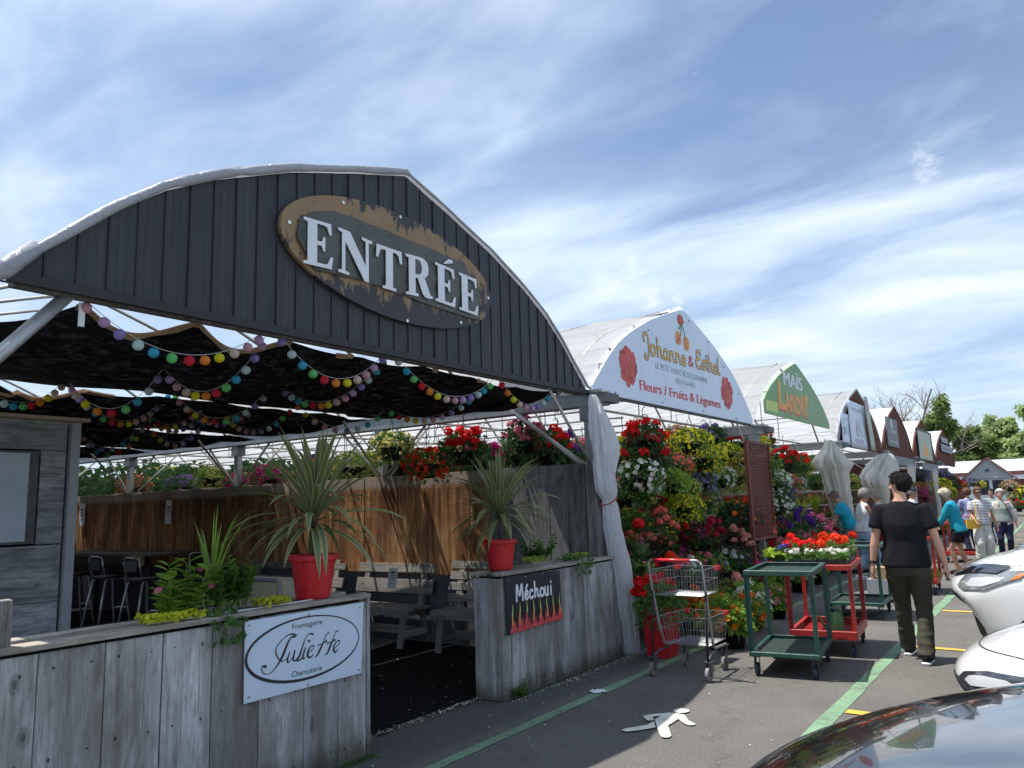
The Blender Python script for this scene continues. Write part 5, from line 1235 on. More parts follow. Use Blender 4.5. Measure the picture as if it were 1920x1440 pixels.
def canna(p, label, h=.9, n=8, m='leaf_canna', fl=None, seed=1, pot=True):
    t = T('canna_plant', label, 'plant', p, 0, 'broad leaved cannas in the flower stall'); r = random.Random(seed); mb = MB()
    for i in range(n):
        a = i*2.4+r.uniform(-.3, .3); z0 = h*(.15+.7*i/n); L = r.uniform(.32, .45); w = L*.38; d = Vector((math.cos(a), math.sin(a), 0)); s = Vector((-d.y, d.x, 0))
        P_ = []
        for k in range(7):
            u = k/6; c = d*(.03+L*u*.8)+Vector((0, 0, z0+L*.75*u-.45*L*u*u)); ww = w*math.sin(math.pi*min(1, u*.93+.07))**.8*.5
            P_.append((c-s*ww+Vector((0, 0, ww*.25)), c, c+s*ww+Vector((0, 0, ww*.25))))
        for k in range(6):
            mb.quad(P_[k][0], P_[k][1], P_[k+1][1], P_[k+1][0]); mb.quad(P_[k][1], P_[k][2], P_[k+1][2], P_[k+1][1])
    mb.tube([(0, 0, .0), (.01, 0, h*.6), (.0, .01, h*1.05)], [.016, .012, .006], 6); mb.build('foliage', m, t, smooth=True, fix=False)
    if fl:
        mb = MB(); umbel(mb, Vector((0, 0, h*1.08)), .07, r, 60, .035); mb.build('blossoms', fl, t, fix=False)
    return t
canna(at(1205, 1120, x=-4.0), 'tall canna with a red bloom beside the white plastic sheet', .75, 9, 'leaf_canna', 'flower_red', 2)
canna(at(1180, 1130, x=-4.1), 'canna with broad green leaves behind the tall red pot', .5, 8, 'leaf_light', None, 3)
canna(at(1262, 1130, x=-4.0), 'bronze leaved canna with an orange bloom behind the shopping cart', .5, 8, 'leaf_bronze', 'flower_scarlet', 4)
canna(at(1330, 1120, x=-4.0), 'bronze canna between the cart and the pink trays', .45, 7, 'leaf_bronze', None, 6)
canna(at(1225, 1080, x=-4.3), 'canna with striped leaves left of the pink flowers', .45, 7, 'leaf_bronze', 'flower_coral', 8)
def grassy(p, label, n=40, L=.5, m='leaf_light', w=.012, seed=1, spread=.5):
    t = T('grassy_plant', label, 'plant', p); r = random.Random(seed); mb = MB()
    for i in range(n):
        a = r.uniform(0, 6.28); l = L*r.uniform(.6, 1.1); sp = spread*r.uniform(.2, 1); d = Vector((math.cos(a), math.sin(a), 0)); s = Vector((-d.y, d.x, 0)); pr = None
        for k in range(6):
            u = k/5; c = d*(.02+l*sp*u*u)+Vector((0, 0, l*(u-.35*sp*u*u))); ww = w*(1-u)**.6
            if pr: mb.quad(pr[0], pr[1], c+s*ww, c-s*ww)
            pr = (c-s*ww, c+s*ww)
    mb.build('blades', m, t, fix=False); return t
grassy(at(1345, 1170, x=-3.35), 'tall straw grass growing between the shopping cart and the green cart', 46, .6, 'leaf_straw', .008, 2)
grassy(at(1375, 1190, x=-3.3), 'green grassy stems behind the green cart', 40, .55, 'leaf_light', .007, 5)
for i, (px, py, L) in enumerate(((1530, 960, .5), (1570, 950, .45), (1505, 965, .4))):
    grassy(at(px, py, x=-4.4), ['yellow-green palm like plant in the corn stall', 'yellow-green palm like plant near the man in teal', 'smaller feathery plant left of the palms in the corn stall'][i], 70, L, 'leaf_lime', .014, 7+i, .9)
# hibiscus like bush with orange blooms by the trellis
def bush(p, label, s, m, fl=None, n=360, nf=8, L=.07, seed=1):
    t = T('flowering_bush', label, 'plant', p); r = random.Random(seed); mb = MB()
    for i in range(n): d = rdir(r, -.4, 1); leaf(mb, Vector((d.x*s, d.y*s, d.z*s*.8))*r.uniform(.5, 1), d+rdir(r)*.7, L, L*.75, r)
    mb.build('foliage', m, t, fix=False)
    if fl:
        mb = MB()
        for i in range(nf): d = rdir(r, -.1, 1); d = Vector((abs(d.x), d.y, d.z)); umbel(mb, Vector((d.x*s, d.y*s, d.z*s*.85)), .045, r, 20, .026)
        mb.build('blossoms', fl, t, fix=False)
    return t
bush(at(1385, 975, x=-4.25), 'dark leaved bush with a few orange blooms beside the trellis foot', .34, 'leaf_blue', 'flower_orange', 420, 4, .085, 3)
bush(at(1232, 985, x=-4.3), 'pink flowering bush in the left of the flower stall', .25, 'leaf_dark', 'flower_coral', 300, 9, .05, 5)
bush(at(1425, 1000, x=-4.2), 'pink cushion of flowers in a black tray by the trellis', .28, 'leaf_dark', 'flower_coral', 300, 14, .045, 7)
bush(at(1372, 1018, x=-4.05), 'dusty pink coleus in the front black tray', .28, 'leaf_bronze', 'flower_salmon', 320, 14, .045, 8)
bush(at(1325, 1000, x=-4.2), 'dark red coleus in the middle of the flower stall', .26, 'leaf_bronze', 'flower_crimson', 320, 12, .045, 9)
bush(at(1478, 985, x=-4.0), 'deep purple petunias in the corn stall corner', .42, 'leaf_dark', 'flower_purple', 400, 26, .05, 10)
bush(at(1520, 1000, x=-3.8), 'bright pink flowers on the corner of the corn stall', .4, 'leaf_dark', 'flower_pink', 400, 18, .05, 11)
bush(at(1570, 1000, x=-4.0), 'dark red leafy plants near the man in teal', .5, 'leaf_bronze', 'flower_crimson', 420, 16, .08, 12)

# --- trellis
def trellis():
    t = T('trellis', 'dark red wooden lattice trellis standing between the flower stall and the corn stall', 'trellis', (-3.95, 0, 0))
    y0, y1, z0, z1 = 11.95, 13.05, .95, 2.46
    for y in (y0, y1): MB().box((.012, y, (z0-.9+z1)/2), (.045, .06 if y == y0 else .04, z1-z0+.9)).build('frame', 'lattice', t)
    for z in (z0, z1): MB().box((.012, (y0+y1)/2, z), (.04, y1-y0, .04)).build('frame', 'lattice', t)
    st = .105
    for s in (1, -1):
        c = z0-(y1-y0)
        while c < z1:
            # line z = c + (y-y0)  or mirrored
            a = max(0, z0-c); b = min(y1-y0, z1-c)
            if b-a > .05:
                if s > 0: A, B = (0.0, y0+a, c+a), (0.0, y0+b, c+b)
                else: A, B = (.012, y1-a, c+a), (.012, y1-b, c+b)
                d = Vector(B)-Vector(A); L = d.length; mb = MB(); q = Matrix.Rotation(-math.atan2(d.y, d.z), 3, 'X'); mb.box((Vector(A)+Vector(B))/2, (.009, .036, L), q); mb.build('lath', 'lattice', t)
            c += st
trellis()

# --- spiky cordylines in red pots
def cordyline(p, label, seed, s=1.0, rz=0):
    t = T('cordyline', label, 'potted plant', p, rz, 'spiky cordylines in red pots'); r = random.Random(seed)
    mb = MB(); mb.lathe([(.001, 0), (.102, 0), (.108, .01), (.138, .235), (.152, .237), (.156, .245), (.156, .272), (.15, .276), (.14, .272), (.135, .24), (.001, .235)], 40); mb.build('pot', 'red_pot', t, smooth=False)
    t.children[0].data.polygons.foreach_set('use_smooth', [True]*len(t.children[0].data.polygons)) if False else None
    mb = MB(); mb.grid(lambda u, v: (.136*u*math.cos(v*6.2832), .136*u*math.sin(v*6.2832), .245+.012*mnoise.noise(Vector((u*5, v*9, 1)))), 4, 20); mb.build('soil', 'soil', t)
    MB().tube([(0, 0, .24), (.008, .004, .40), (0, 0, .52)], [.017, .015, .02], 8).build('stem', 'bark', t, smooth=True)
    verts = []; faces = []; uvs = []
    n = 96
    for i in range(n):
        q = i/n; el = R(88)-q**1.05*R(100) if False else R(86-92*q+r.uniform(-8, 8)); a = i*2.39996+r.uniform(-.2, .2)
        L = r.uniform(.48, .66)*(1.0 if q > .2 else .85); w = r.uniform(.016, .023); g = (.55+1.5*q)*r.uniform(.8, 1.3)*.62
        pos = Vector((0, 0, .53+.05*(1-q)-.09*q)); d = Vector((math.cos(a)*math.cos(el), math.sin(a)*math.cos(el), math.sin(el))); sd = Vector((-math.sin(a), math.cos(a), 0)); m = 11; i0 = len(verts)
        tw = r.uniform(-.5, .5); sw = r.uniform(-.15, .15)
        for k in range(m+1):
            u = k/m; ww = w*min(1, .55+u*2.2)*(1-max(0, (u-.55)/.45)**1.7)+.0006
            nn = d.cross(sd); side = (sd*math.cos(tw*u)+nn*math.sin(tw*u)).normalized()
            verts += [tuple((pos-side*ww)*1), tuple(pos+side*ww)]; uvs += [(0, u), (1, u)]
            pos = pos+d*(L/m); d = (d+Vector((0, 0, -g*1.9/m*(.25+u)))+sd*sw/m).normalized()
            if pos.z < .02 and p[2] < 2: pos.z = max(pos.z, -.35)
        for k in range(m): faces.append((i0+2*k, i0+2*k+1, i0+2*k+3, i0+2*k+2))
    me = bpy.data.meshes.new('leaves'); me.from_pydata(verts, [], faces); ul = me.uv_layers.new(name='UVMap')
    for pl in me.polygons:
        for li in pl.loop_indices: ul.data[li].uv = uvs[me.loops[li].vertex_index]
    me.polygons.foreach_set('use_smooth', [True]*len(me.polygons)); obj('leaves', me, 'cordyline', t); t.scale = (s, s, s); return t
cordyline((-4.07, 3.47, 1.036), 'spiky cordyline in a red pot on the left planter, left of the Juliette sign corner', 4, 1.02)
cordyline((-4.09, 5.58, 1.036), 'spiky cordyline in a red pot on the right planter above the flame sign', 9, .96, 1.3)

# --- plants in the planters
def twiggy(p, label, stems, m, L=.075, w=.042, seed=1, fl=None, cat='plant', pairs=6, name='leafy_plant', tops=True):
    t = T(name, label, cat, p); r = random.Random(seed); mb = MB(); sb = MB(); fb = MB()
    for (dx, dy, h) in stems:
        b = Vector((dx*.3, dy*.3, -.02)); e = Vector((dx, dy, h)); mid = (b+e)/2+Vector((dx*.1, dy*.1, .02)); sb.tube([b, mid, e], [.004, .003, .002], 5)
        for k in range(pairs):
            u = .25+.75*k/(pairs-1); c = b.lerp(e, u); a = k*1.571+r.random()
            for s in (0, math.pi):
                d = Vector((math.cos(a+s), math.sin(a+s), .55)); LL = L*r.uniform(.75, 1.15)*(1.1-.35*u)
                # six sided leaf with a folded midrib
                d.normalize(); sd = d.cross(Vector((0, 0, 1))).normalized(); up = sd.cross(d); i0 = len(mb.v)
                cps = [(0, 0, 0), (.35, .5, .07), (.75, .36, .05), (1, 0, -.12), (.75, -.36, .05), (.35, -.5, .07), (.5, 0, -.0)]
                mb.v += [tuple(c+d*(x*LL)+sd*(y*w*LL/L)+up*(z*LL)) for x, y, z in cps]; mb.f += [(i0, i0+1, i0+6), (i0+1, i0+2, i0+6), (i0+2, i0+3, i0+6), (i0+3, i0+4, i0+6), (i0+4, i0+5, i0+6), (i0+5, i0, i0+6)]
        if fl and r.random() < .2: umbel(fb, e+Vector((r.uniform(-.03, .03), r.uniform(-.03, .03), .01)), .018, r, 10, .014)
    sb.build('stems', 'leaf_light', t); mb.build('foliage', m, t, fix=False)
    if fl and fb.v: fb.build('blossoms', fl, t, fix=False)
    return t
r_ = random.Random(2)
twiggy(at(330, 1160, x=-4.05), 'bright green mandevilla with two small pink blooms in the left planter', [(r_.uniform(-.08, .08), r_.uniform(-.17, .15), r_.uniform(.14, .34)) for _ in range(9)], 'leaf_light', .12, .075, 3, 'flower_pink', pairs=5)
twiggy(at(425, 1130, x=-4.05), 'dark green bushy plant beside the upright spike in the left planter', [(r_.uniform(-.1, .1), r_.uniform(-.2, .2), r_.uniform(.05, .22)) for _ in range(20)], 'leaf', .085, .075, 5, pairs=5)
twiggy(at(455, 1130, x=-4.05), 'basil like plant with a dark purple tip in the left planter', [(r_.uniform(-.05, .05), r_.uniform(-.1, .1), r_.uniform(.12, .27)) for _ in range(10)], 'leaf_light', .05, .03, 7)
grassy(at(395, 1135, x=-4.07), 'upright green spike plant in the left planter', 20, .58, 'leaf_light', .010, 11, .45)
def creeping(p, label, n, m, sx, sy, seed=1, L=.022, hang=0):
    t = T('creeping_plant', label, 'plant', p); r = random.Random(seed); mb = MB()
    for i in range(n):
        y = r.uniform(-sy, sy); x = r.uniform(-sx, sx*1.3); z = r.uniform(0, .035)
        if r.random() < hang: x = .115+r.uniform(0, .03); z = -r.uniform(0, .14)
        leaf(mb, Vector((x, y, z)), rdir(r, -.1, 1), L*r.uniform(.8, 1.4), L*1.1, r, .1)
    mb.build('foliage', m, t, fix=False); return t
creeping(at(318, 1163, x=-3.98), 'bright yellow creeping plant at the left end of the planting', 420, 'leaf_yellow', .06, .16, 2)
creeping(at(508, 1133, x=-3.98), 'yellow-green creeping plant near the red pot of the left planter', 260, 'leaf_yellow', .06, .1, 3)
creeping(at(405, 1160, x=-4.0), 'ivy trailing over the front of the left planter', 90, 'weed', .08, .10, 4, .045, .4)
creeping(at(1075, 1050, x=-3.98), 'ivy trailing over the front of the right planter', 110, 'weed', .06, .16, 5, .04, .35)
creeping(at(1000, 1053, x=-3.98), 'yellow-green creeping plant beside the second red pot', 170, 'leaf_lime', .06, .12, 6)
creeping(at(1085, 1045, x=-4.0), 'small yellow-green creeping tuft at the right end of the right planter', 110, 'leaf_yellow', .05, .1, 7)
twiggy(at(1015, 1045, x=-4.08), 'dark green leafy plant between the red pot and the ivy on the right planter', [(r_.uniform(-.1, .1), r_.uniform(-.26, .26), r_.uniform(.05, .2)) for _ in range(26)], 'leaf', .055, .045, 15)
for i, (px, py) in enumerate(((978, 1300), (1010, 1282), (962, 1308))):
    twiggy(at(px, py, z=0)+Vector((.02, 0, 0)), ['pointed green weed at the foot of the right planter', 'second green weed at the planter foot, further along', 'small weed nearest the planter corner'][i], [(r_.uniform(-.04, .09), r_.uniform(-.09, .09), r_.uniform(.06, .19 if i < 2 else .09)) for _ in range(12)], 'weed', .06, .018, 20+i, name='weed', cat='weed')
def weeds_strip():
    r = random.Random(3); mb = MB()
    for i in range(700):
        y = r.choice([r.uniform(5.5, 7.9), r.uniform(3.55, 3.85)]); x = -3.9+abs(r.gauss(0, .03)); leaf(mb, Vector((x, y, .002)), rdir(r, .1, 1), r.uniform(.01, .035), .008, r)
    tag(mb.build('ground_weeds', 'weed', fix=False), kind='stuff', label='low weeds along the planter foot')
    mb = MB()
    for i in range(1500):
        q = r.random()
        if q < .35: y = r.uniform(3.8, 5.4); x = -4.17+r.gauss(0, .025)
        elif q < .6: y = r.uniform(5.3, 8.2); x = -3.86+abs(r.gauss(0, .05))
        elif q < .75: x = r.uniform(-6.2, -3.5); y = r.uniform(3, 7)
        else: x = r.uniform(-3.8, -1.2); y = r.uniform(4, 20)
        s = r.uniform(.003, .011); p = Vector((x, y, .0125)); a = r.uniform(0, 6.28); d = Vector((math.cos(a), math.sin(a), 0)); e = Vector((-d.y, d.x, 0))
        mb.quad(p-d*s, p-e*s*.6, p+d*s*1.3+Vector((0, 0, s*.5)), p+e*s*.6)
    tag(mb.build('ground_litter', 'litter', fix=False), kind='stuff', label='scattered petals, twigs and grit on the ground')
weeds_strip()
def crumple(p, label, s=.06, m='paper'):
    r = random.Random(8); mb = MB(); mb.grid(lambda u, v: ((u-.5)*s*2.2, (v-.5)*s*1.6, .008+s*.35*abs(mnoise.noise(Vector((u*4, v*4, 2))))), 8, 8); t = mb.build('crumpled_paper', m, None, loc=p); t.rotation_euler = (0, 0, .9); tag(t, label, 'litter')
crumple(at(1122, 1298, z=.004), 'crumpled white paper lying on the green line')
# tall square red pot with geranium
t = T('tall_red_pot', 'tall tapered red pot with red geranium beside the white plastic sheet', 'potted plant', (-3.56, 7.66, 0))
mb = MB(); mb.box((0, 0, .24), (.24, .24, .48)); me = mb.mesh('pot')
for v in me.vertices:
    if v.co.z > .2: v.co.x *= 1.28; v.co.y *= 1.28
smooth_bevel(me, .008, 2); obj('pot', me, 'red_pot', t); objm('foliage', FOL[1], 'leaf', t, (0, 0, .56)); objm('foliage', FOLT[0], 'leaf', t, (.04, -.12, .50)); objm('blossoms', GER[1], 'flower_red', t, (-.05, 0, .58))

# ------------------------------------------------------------------ trees and far building
def tree(loc, h, spread, label, m, seed, dens=1.0, trunk=.25, bare=False, leafs=.34, lvl=4, cat='tree', low=.25):
    t = T('bare_tree' if bare else 'leafy_tree', label, cat, loc); r = random.Random(seed); tb = MB(); tips = []
    def br(p, d, L, rad, k):
        n = 4; pts = [p]; rr = [rad]
        for i in range(n):
            d = (d+rdir(r)*.16+Vector((0, 0, .05))).normalized(); p = p+d*L/n; pts.append(p); rr.append(rad*(1-.45*(i+1)/n))
            if k >= 1: tips.append((p, k))
        tb.tube(pts, rr, 6 if k < 2 else 4)
        if k < lvl:
            for i in range(r.randint(4, 6) if (k and bare) else (r.randint(3, 4) if k else (11 if bare else 7))):
                u = r.uniform(.3, 1.0) if k else low+(1-low)*i/(10 if bare else 6); q = pts[min(n, max(1, int(u*n+.5)))]
                dd = (d*.55+rdir(r, -.2, .9)*spread).normalized(); br(q, dd, L*r.uniform(.42, .64), rad*.42, k+1)
    br(Vector((0, 0, 0)), Vector((0, 0, 1)), h*.55, trunk, 0)
    tb.build('trunk', 'bark_grey' if bare else 'bark', t, fix=False)
    if not bare:
        mb = MB(); c = Vector()
        for p, k in tips:
            if k < 2: continue
            for _ in range(int(3*dens)):
                q = p+rdir(r)*r.uniform(.1, h*.05); s = leafs*r.uniform(.6, 1.2); leaf(mb, q, rdir(r, -.6, .6), s, s*.7, r, .2)
        mb.build('crown', m, t, fix=False)
    return t
tree((-12.4, 92, 0), 14.8, .8, 'bare grey tree rising behind the red gables', None, 5, bare=True, trunk=.3, lvl=4, low=.3)
tree((-15.4, 96, 0), 12.5, .9, 'smaller bare tree left of the tall bare one', None, 6, bare=True, trunk=.22, lvl=4, low=.3)
tree((-9.6, 88, 0), 10.6, 1.15, 'full dark green tree just right of the bare tree', 'tree_leaf', 21, 2.2, lvl=4, leafs=.5)
tree((-7.4, 92, 0), 8.2, 1.0, 'shorter green tree right of the full dark one', 'tree_leaf', 22, 2.0, lvl=4, leafs=.5)
for i, (x, y, h) in enumerate(((-5.2, 100, 8.8), (-3.0, 98, 9.0), (-.6, 100, 9.9), (1.8, 97, 10.6), (4.6, 99, 11), (-11.5, 100, 7.5), (7.6, 98, 11), (-6.8, 104, 9.2), (-4.1, 105, 9.5), (-1.7, 106, 10), (.6, 104, 10.2), (3.2, 105, 10.7))):
    tree((x, y, 0), h, 1.15, 'loose light green tree behind the white roofed building, '+ORD[i]+' of the loose row', 'tree_leaf_light', 30+i, 2.0, lvl=4, leafs=.55, low=.12)
def hedge():
    r = random.Random(5); mb = MB()
    for i in range(9000): x = r.uniform(-26, 34); z = abs(r.gauss(0, 2.6)); leaf(mb, Vector((x, 112+r.uniform(-3, 3), z)), rdir(r), .7, .6, r)
    tag(mb.build('far_woods', 'tree_leaf', fix=False), kind='stuff', label='dark far woods behind the trees')
hedge()
def far_building():
    t = T('market_building', 'long low market building with a bright white roof beyond the lane', 'building', (0, 70, 0))
    x0, x1 = -9.5, 30; n = 60
    mb = MB(); mb.grid(lambda u, v: (x0+(x1-x0)*u, 8*v, 2.95+1.15*math.sin(v*math.pi/2)), 40, 6); mb.build('roof', 'roof_far', t, smooth=True)
    MB().box(((x0+x1)/2, -.05, 2.8), (x1-x0, .1, .28)).build('fascia', 'brick_red', t); MB().box(((x0+x1)/2, -.02, 2.5), (x1-x0, .08, .32)).build('valance', 'print_white', t)
    MB().box(((x0+x1)/2, 3, 1.2), (x1-x0, .1, 2.4)).build('back_wall', 'brick_red', t)
    for i in range(12): MB().box((x0+.5+i*3.5, 0, 1.2), (.16, .16, 2.4)).build('post', 'print_white', t)
    for i in range(5): MB().box((x0+4+i*6, 2.9, 1.1), (1.6, .05, 1.3)).build('window', 'print_navy', t)
    g = T('gatehouse', 'small white gatehouse with a grey gable and a window', 'building', (-3.45, 54, 0))
    w = 1.35; MB().box((0, 1, 1.15), (w*2-.4, 2, 2.3)).build('wall', 'print_white', g)
    MB().prism([(-w, 2.25), (w, 2.25), (0, 3.42)], lambda u, v, ww: (u, ww-.25, v), .12).build('gable', 'grey_plastic', g)
    mb = MB(); mb.quad((-w-.15, -.4, 2.15), (0, -.4, 3.52), (0, 2.2, 3.52), (-w-.15, 2.2, 2.15)); mb.quad((w+.15, -.4, 2.15), (0, -.4, 3.52), (0, 2.2, 3.52), (w+.15, 2.2, 2.15)); me = mb.mesh('roof'); bm = bmesh.new(); bm.from_mesh(me); bmesh.ops.solidify(bm, geom=bm.faces[:], thickness=.06); bm.to_mesh(me); bm.free(); obj('roof', me, 'brick_red', g)
    for s in (-1, 1):
        f = MB().box((s*.38+.1, -.03, 1.72), (.7, .06, .95)).build('window_frame', 'print_white', g); MB().box((s*.38+.1, -.065, 1.72), (.6, .02, .85)).build('pane', 'print_navy', f)
    MB().ball((0, -.33, 2.75), .1, 8, 6).build('lamp', 'print_black', g)
far_building()
for i, (px, py, c, s) in enumerate(((1893, 912, 'salmon', 1.3), (1905, 932, 'pale_yellow', 1.2), (1918, 922, 'yellow', 1.3), (1826, 905, 'purple', 1.0), (1800, 912, 'crimson', 1.2), (1838, 908, 'yellow', .8))):
    basket(at(px, py, y=44), 'petunia', c, f'{CN(c)} basket hanging near the gatehouse, {ORD[i]} of the far six', s*1.25, hook=False)
for i, px in enumerate((1893, 1912)): potted(at(px, 960, y=42), 'geranium', 'red', ['red flower tub standing right of the gatehouse', 'second red flower tub by the right edge of the photo'][i], 1.3)
# --- what closes the view at the back of the row: green masses, yellow banner, end wall
def back():
    w = T('end_wall', 'dark end wall closing the greenhouses far behind the flowers', 'wall', (-22, 0, 0))
    for i in range(14): MB().box((0, 1.6+i*3.0, 1.36), (.06, 2.98, 2.72)).build('panel', 'grey_sheet' if i % 3 else 'print_black', w)
    b = T('yellow_banner', 'yellow banner with red checks hanging deep inside behind the fence', 'banner', (-19.5, 0, 0))
    MB().box((0, 13.3, 2.25), (.03, 4.6, 1.3)).build('cloth', 'print_yellow', b); text_on('lettering', 'opé', 'print_gold', b, fac(.02), 12.4, 13.6, 2.35, .3)
    for i in range(12): MB().box((.0, 11.2+i*.38, 1.5), (.03, .36, .18)).build('check', ['print_red', 'print_green', 'print_white'][i % 3], b)
    r = random.Random(12)
    for i, (x, y, z, s) in enumerate(((-15.2, 8.4, 1.9, 1.0), (-16.2, 10.2, 1.9, 1.1), (-11.8, 8.8, 1.9, .75), (-12.6, 9.8, 1.9, .85), (-17.5, 8.2, 2.0, .9), (-18.2, 12.4, 1.8, 1.1))):
        bush((x, y, z), 'large dark green hanging fern deep inside, '+ORD[i]+' of the six behind the fence', s, 'leaf_dark', None, 900, 0, .16, 60+i)
back()
def far_side():
    w = T('side_wall', 'dark plank wall closing the far side of the greenhouse row', 'wall', (0, 43.5, 0))
    for i in range(18): MB().box((-4.9-i*1.0, 0, 1.36), (.98, .05, 2.72)).build('panel', 'wood_red' if i % 4 else 'wood_dark', w)
    # planted shelves between the stalls: what is seen through the gaps of the hanging rows
    for k, (y, lab) in enumerate(((12.75, 'tall leafy shelf rack between the flower stall and the corn stall'), (18.4, 'tall leafy shelf rack between the corn stall and the fourth stall'), (24.1, 'tall leafy shelf rack before the fifth stall'))):
        t = T('plant_rack', lab, 'plant rack', (-8.4, y, 0)); r = random.Random(90+k)
        for z in (.9, 1.3, 1.7): MB().box((0, 0, z), (7.4 if k else 7.0, .45, .03)).build('shelf', 'steel', t)
        for x in (-3.6, -1.2, 1.2, 3.4): MB().box((x, 0, .9), (.04, .04, 1.8)).build('upright', 'steel', t)
        mb = MB()
        for i in range(2600):
            z = r.choice((.92, 1.32, 1.72)); leaf(mb, Vector((r.uniform(-3.6, 3.5), r.uniform(-.3, .3), z+abs(r.gauss(0, .14)))), rdir(r, -.2, 1), .10, .06, r)
        mb.build('foliage', ['leaf', 'leaf_light', 'leaf'][k], t, fix=False); mb = MB()
        for i in range(60): umbel(mb, Vector((r.uniform(-3.6, 3.5), r.uniform(-.3, .2), r.choice((.92, 1.32, 1.72))+r.uniform(.1, .3))), .05, r, 14, .026)
        mb.build('blossoms', ['flower_yellow', 'flower_scarlet', 'flower_pink'][k], t, fix=False)
far_side()
for i in range(9):
    c = ['yellow', 'salmon', 'x', 'pale_yellow', 'red', 'x', 'coral', 'yellow', 'white'][i]; basket((-4.75-.08*(i % 3), 8.05+i*.56, 1.62+.1*(i % 2)), 'petunia' if c != 'x' else 'foliage', c, (f'{CN(c)} petunia' if c != 'x' else 'leafy green')+f' basket hung low over the benches, {ORD[i]} from the patio fence', 1.1, lf='leaf_light' if c == 'x' else None)
# ------------------------------------------------------------------ carts
def caster(t, x, y, r=.055, m='rubber_blue', top=.15, a=0.0):
    MB().tube([(x-.014, y, r), (x+.014, y, r)], r, 16).build('wheel', m, t)
    mb = MB()
    for s in (-1, 1): mb.bar((x+s*.022, y, r), (x+s*.018, y+.025, top-.005), .006, .045)
    mb.box((x, y+.02, top-.004), (.07, .08, .008)); mb.tube([(x-.027, y, r), (x+.027, y, r)], .01, 8); mb.build('caster_fork', 'steel_dark', t)
def utility_cart(label, loc, rz, m, W_=.62, D=.95, H=.91, sm='cart_green_shelf', style=0):
    t = T('garden_cart', label, 'cart', loc, rz, 'two-shelf garden carts'); z0 = .17
    for sx in (-1, 1):
        for sy in (-1, 1):
            x, y = sx*(W_/2-.02), sy*(D/2-.02)
            mb = MB(); tp = .0 if style else .0
            # folded angle iron post
            mb.box((x, y-sy*.016, (z0+H)/2), (.042, .006, H-z0)); mb.box((x+sx*.018, y, (z0+H)/2), (.006, .042, H-z0)); mb.build('post', m, t)
            caster(t, x-sx*.03, y-sy*.05, .058, 'rubber_blue', z0)
    for z, lip in ((z0+.02, .035 if not style else .08), (H-.012, .04 if not style else .05)):
        mb = MB(); mb.box((0, 0, z-.012), (W_-.05, D-.05, .006)); 
        if z < .5 or not style:
            for i in range(26): mb.box((0, -D/2+.05+i*(D-.1)/25, z-.007), (W_-.07, .012, .006))
        mb.build('shelf', sm if not style else m, t)
        for s in (-1, 1):
            mb = MB(); mb.box((s*(W_/2-.004), 0, z+lip*.2), (.012, D, lip)); mb.box((s*(W_/2-.02), 0, z+lip*.7), (.034, D-.01, .006)); me = mb.mesh('rail'); obj('rail', smooth_bevel(me, .0015, 1), m, t)
            mb = MB(); mb.box((0, s*(D/2-.004), z+lip*.2+.001), (W_-.014, .012, lip)); mb.box((0, s*(D/2-.02), z+lip*.7+.001), (W_-.05, .034, .006)); me = mb.mesh('rail'); obj('rail', smooth_bevel(me, .0015, 1), m, t)
    if style:
        MB().tube([(-W_/2+.03, D/2, H), (-W_/2+.03, D/2+.02, H+.12), (W_/2-.03, D/2+.02, H+.12), (W_/2-.03, D/2, H)], .014, 8).build('handle', m, t)
        for s in (-.17, .17): MB().box((s, -D/2-.004, z0+.03), (.1, .006, .025)).build('plate', m, t)
    return t
utility_cart('empty dark green cart with slatted shelves nearest the camera', (-2.235, 7.67, 0), .12, 'cart_green', .60, .98, .915)
utility_cart('dark green cart standing beyond the loaded red cart, left of the man in black', (-2.36, 11.35, 0), .06, 'cart_green', .68, 1.0, .915)
utility_cart('red cart loaded with scarlet and white flowers behind the first green cart', (-2.17, 8.83, 0), .10, 'cart_red', .64, 1.0, .87, style=1)
utility_cart('red cart piled with magenta and orange flowers just right of the man in black', (-2.06, 14.3, 0), .05, 'cart_red', .62, .95, .87, style=1)
utility_cart('red cart with a black bag between the woman in teal and the striped shirt woman', (-1.95, 20.6, 0), .0, 'cart_red', .7, 1.0, .87, style=1)
# load on the red carts
def seedlings(p, label, c, m, n=10, wx=.28, wy=.3, h=.12, umb=.045, lv='leaf', rz=.1):
    t = T('flower_flat', label, 'flower tray', p, rz); r = random.Random(int(1000*abs(p[1]))); mb = MB()
    mb.box((0, 0, .03), (wx, wy, .06)); mb.build('tray', 'tray', t); mb = MB()
    for i in range(260): q = Vector((r.uniform(-wx*.55, wx*.55), r.uniform(-wy*.55, wy*.55), .05+r.uniform(0, h))); leaf(mb, q, rdir(r, -.1, 1), .05, .035, r)
    mb.build('foliage', lv, t, fix=False); mb = MB()
    for i in range(n): umbel(mb, Vector((r.uniform(-wx*.55, wx*.55), r.uniform(-wy*.55, wy*.55), .06+h*r.uniform(.75, 1.25))), umb*r.uniform(.8, 1.2), r, 20, umb*.45)
    mb.build('blossoms', c, t, fix=False); return t
seedlings((-2.36, 8.78, .88), 'scarlet geraniums crowding the top of the first red cart', 'flower_red', None, 12, .3, .5, .17, .05)
seedlings((-2.05, 8.95, .88), 'orange-red geraniums at the back of the first red cart', 'flower_scarlet', None, 12, .3, .5, .17, .05)
seedlings((-2.30, 8.52, .88), 'small white flowers at the front of the first red cart', 'flower_white', None, 24, .3, .3, .08, .022)
seedlings((-2.0, 8.56, .88), 'white flowers in a tray at the right front of the first red cart', 'flower_white', None, 24, .26, .3, .08, .022)
seedlings((-2.50, 8.50, .88), 'lavender blue spike flower at the left corner of the first red cart', 'flower_blue', None, 7, .12, .14, .12, .03)
